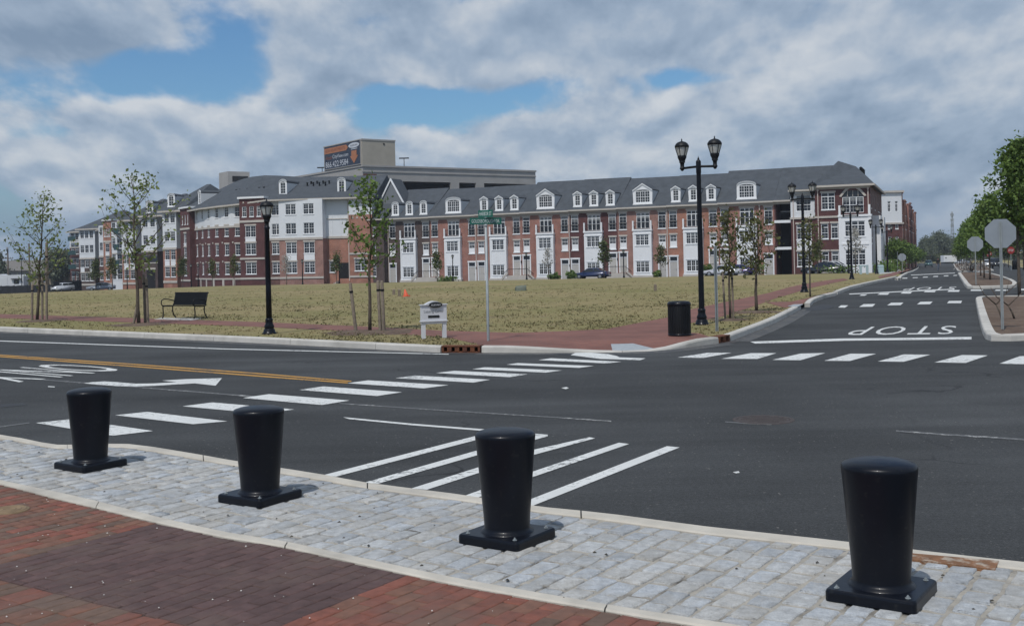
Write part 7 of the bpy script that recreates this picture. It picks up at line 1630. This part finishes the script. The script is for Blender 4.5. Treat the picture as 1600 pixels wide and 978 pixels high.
# ---------------------------------------------------------------- person walking on the road
def person(px, d, label):
    p = D(px, d, .0); t = thing('person', label, 'person', p, .3)
    V = {'pel':(0,0,.95), 'sp':(0,.01,1.15), 'ch':(0,.0,1.36), 'nk':(0,.0,1.50), 'hd':(0,-.02,1.63), 'ht':(0,-.01,1.73),
         'lh':(-.10,0,.90), 'lk':(-.11,-.14,.50), 'la':(-.11,-.06,.08), 'lt':(-.11,-.22,.04), 'rh':(.10,0,.90), 'rk':(.11,.06,.48), 'ra':(.11,.24,.12), 'rt':(.11,.12,.03),
         'ls':(-.19,0,1.42), 'le':(-.25,.06,1.13), 'lw':(-.24,-.08,.90), 'lf':(-.24,-.12,.80), 'rs':(.19,0,1.42), 're':(.25,.0,1.13), 'rw':(.25,-.12,.92), 'rf':(.25,-.17,.83)}
    Rr = {'pel':.15,'sp':.135,'ch':.15,'nk':.058,'hd':.098,'ht':.075,'lh':.09,'lk':.062,'la':.045,'lt':.04,'rh':.09,'rk':.062,'ra':.045,'rt':.04,'ls':.062,'le':.045,'lw':.033,'lf':.038,'rs':.062,'re':.045,'rw':.033,'rf':.038}
    E = [('pel','sp'),('sp','ch'),('ch','nk'),('nk','hd'),('hd','ht'),('pel','lh'),('lh','lk'),('lk','la'),('la','lt'),('pel','rh'),('rh','rk'),('rk','ra'),('ra','rt'),('ch','ls'),('ls','le'),('le','lw'),('lw','lf'),('ch','rs'),('rs','re'),('re','rw'),('rw','rf')]
    ks = list(V); me = bpy.data.meshes.new('body'); me.from_pydata([V[k] for k in ks], [(ks.index(a), ks.index(b)) for a, b in E], [])
    SHIRT = mat('black shirt', (.010,.010,.013), .9); JEAN = mat('grey blue trousers', (.10,.12,.16), .9); SKIN = mat('skin', (.30,.17,.12), .6); HAIR = mat('dark hair', (.012,.010,.009), .7)
    o = link('body', me, t); sk = o.modifiers.new('s', 'SKIN'); 
    for i, k in enumerate(ks): me.skin_vertices[0].data[i].radius = (Rr[k], Rr[k]*(.75 if k in ('ch','sp','pel') else 1)); me.skin_vertices[0].data[i].use_root = (k == 'pel')
    sb = o.modifiers.new('u', 'SUBSURF'); sb.levels = 2; sb.render_levels = 2
    bpy.context.view_layer.update(); m2 = bpy.data.meshes.new_from_object(o.evaluated_get(bpy.context.evaluated_depsgraph_get())); o.modifiers.clear(); o.data = m2
    m2.materials.clear()
    for q in (SHIRT, JEAN, SKIN, HAIR): m2.materials.append(q)
    for f in m2.polygons:
        c = f.center; f.use_smooth = True
        f.material_index = 1 if c.z < .98 and abs(c.x) < .20 else (2 if (c.z > 1.5 or (c.z < .98 and abs(c.x) >= .20)) else 0)
        if c.z < .10: f.material_index = 3
    mb = MB(); mb.lathe([(.112,1.63),(.118,1.69),(.10,1.76),(.05,1.80),(0,1.81)], 14, (0,.005,0), cap=False); mb.build('hair', HAIR, t)
person(1466, 140, 'person in a black top and grey trousers walking across the right road')
# ---------------------------------------------------------------- grass tufts (stuff)
def tufts(name, label, n, region, hmin, hmax, m_, seed, clump=0.0):
    r = np.random.default_rng(seed); out = []
    px = r.random(n*3)*1720-60; 
    D_ = region(r, n); keep = D_
    k = len(D_); base = np.array(D_); bl = 4
    A = np.repeat(base, bl, 0); N_ = len(A); A = A + np.concatenate([r.normal(size=(N_,2))*.06, np.zeros((N_,1))], 1)
    hh = (hmin + (hmax-hmin)*r.random(N_)**2)[:,None]; az = r.random(N_)*6.283; dx = np.stack([np.cos(az), np.sin(az), np.zeros(N_)], 1); ln = np.stack([np.cos(az+1.7), np.sin(az+1.7), np.zeros(N_)], 1)*hh*(.3+.6*r.random((N_,1)))
    wv = .012 + .022*r.random((N_,1)); co = np.empty((N_,4,3)); co[:,0] = A - dx*wv; co[:,1] = A + dx*wv; co[:,2] = A + dx*wv*.35 + ln + np.array([0,0,1])*hh; co[:,3] = A - dx*wv*.35 + ln + np.array([0,0,1])*hh
    o = link(name, raw_quads(name, co, m_), None); tag(o, label, 'grass', None, 'stuff'); return o
from mathutils.geometry import intersect_point_tri_2d
def poly_mask(pts, poly):
    x, y = pts[:,0], pts[:,1]; ins = np.zeros(len(x), bool); j = len(poly)-1
    for i in range(len(poly)):
        xi, yi, xj, yj = poly[i][0], poly[i][1], poly[j][0], poly[j][1]
        if yi != yj: c = ((yi > y) != (yj > y)) & (x < (xj-xi)*(y-yi)/(yj-yi)+xi); ins ^= c
        j = i
    return ins
fpoly = [(p.x, p.y) for p in fld]; ppoly = [(p.x, p.y) for p in path_pts]; w2 = [(p.x, p.y) for p in px_poly([(1196,472), (1236,471.5), (1262,466), (1300,457), (1305,460.5), (1272,470.5), (1262,478.5), (1248,481), (1226,481), (1212,477)], .13)]
gz = np.vectorize(ground_z)
def vnoise(x, y, s, seed):
    r = np.random.default_rng(seed); G_ = r.random((97,97)); u, v = (x/s) % 96, (y/s) % 96; i, j = u.astype(int), v.astype(int); f, g = u-i, v-j; f = f*f*(3-2*f); g = g*g*(3-2*g); return (G_[i,j]*(1-f)+G_[i+1,j]*f)*(1-g) + (G_[i,j+1]*(1-f)+G_[i+1,j+1]*f)*g
def region_px(lo, hi, s1, thr, seed):
    def fn(r, n):
        N_ = n*4; px = r.random(N_)*1760-80; py = lo + (hi-lo)*r.random(N_); a = (px-PX0)/FPX; b = (PY0-py)/FPX
        dx = CR.x*a + CU.x*b; dz = CR.z*a + CU.z*b; tt = (.125-CAMZ)/np.minimum(dz, -1e-4); ok = (dz < -.002) & (tt < 95); x = dx*tt; y = tt
        ok &= (vnoise(x+200, y+200, s1, seed) + .4*vnoise(x+200, y+200, s1*.37, seed+1)) > thr
        pts = np.stack([x, y, gz(x, y)+.12], 1)[ok]; m_ = poly_mask(pts, fpoly) & ~poly_mask(pts, ppoly) & ~poly_mask(pts, w2); return pts[m_][:n]
    return fn
G_TAN = leaf_mat('dry grass blades', (.28,.225,.12), (.21,.18,.085)); G_OL = leaf_mat('olive grass blades', (.19,.175,.085), (.225,.195,.105)); G_DK = leaf_mat('dark weed blades', (.11,.11,.045), (.135,.13,.06))
tufts('grass', 'dry tan grass blades over the whole field', 4500, region_px(436, 545, 1.3, .3, 1), .02, .05, G_TAN, 1)
tufts('grass', 'olive green grass blades in patches of the field', 3500, region_px(440, 545, 2.2, .80, 5), .02, .06, G_OL, 2)
tufts('grass', 'dark weedy tufts dotted over the dry field', 1900, region_px(442, 512, .5, 1.03, 9), .02, .08, G_DK, 3)
mb = MB()
for x0, y0 in ((1003,520),(1015,519)): pass
print('objects', len(bpy.data.objects))

# ================================================================== AIR
mb = MB(); mb.box(-1150, 1150, -60, 1300, -9, 27.5); hz_ = bpy.data.materials.new('haze'); hz_.use_nodes = True; N_ = hz_.node_tree.nodes; N_.clear()
o_ = N_.new('ShaderNodeOutputMaterial'); pv = N_.new('ShaderNodeVolumePrincipled'); pv.inputs['Color'].default_value = (.80, .88, 1, 1); pv.inputs['Density'].default_value = .00026; pv.inputs['Anisotropy'].default_value = .2
hz_.node_tree.links.new(pv.outputs[0], o_.inputs['Volume']); hb = mb.build('haze', hz_); hb['kind'] = 'stuff'
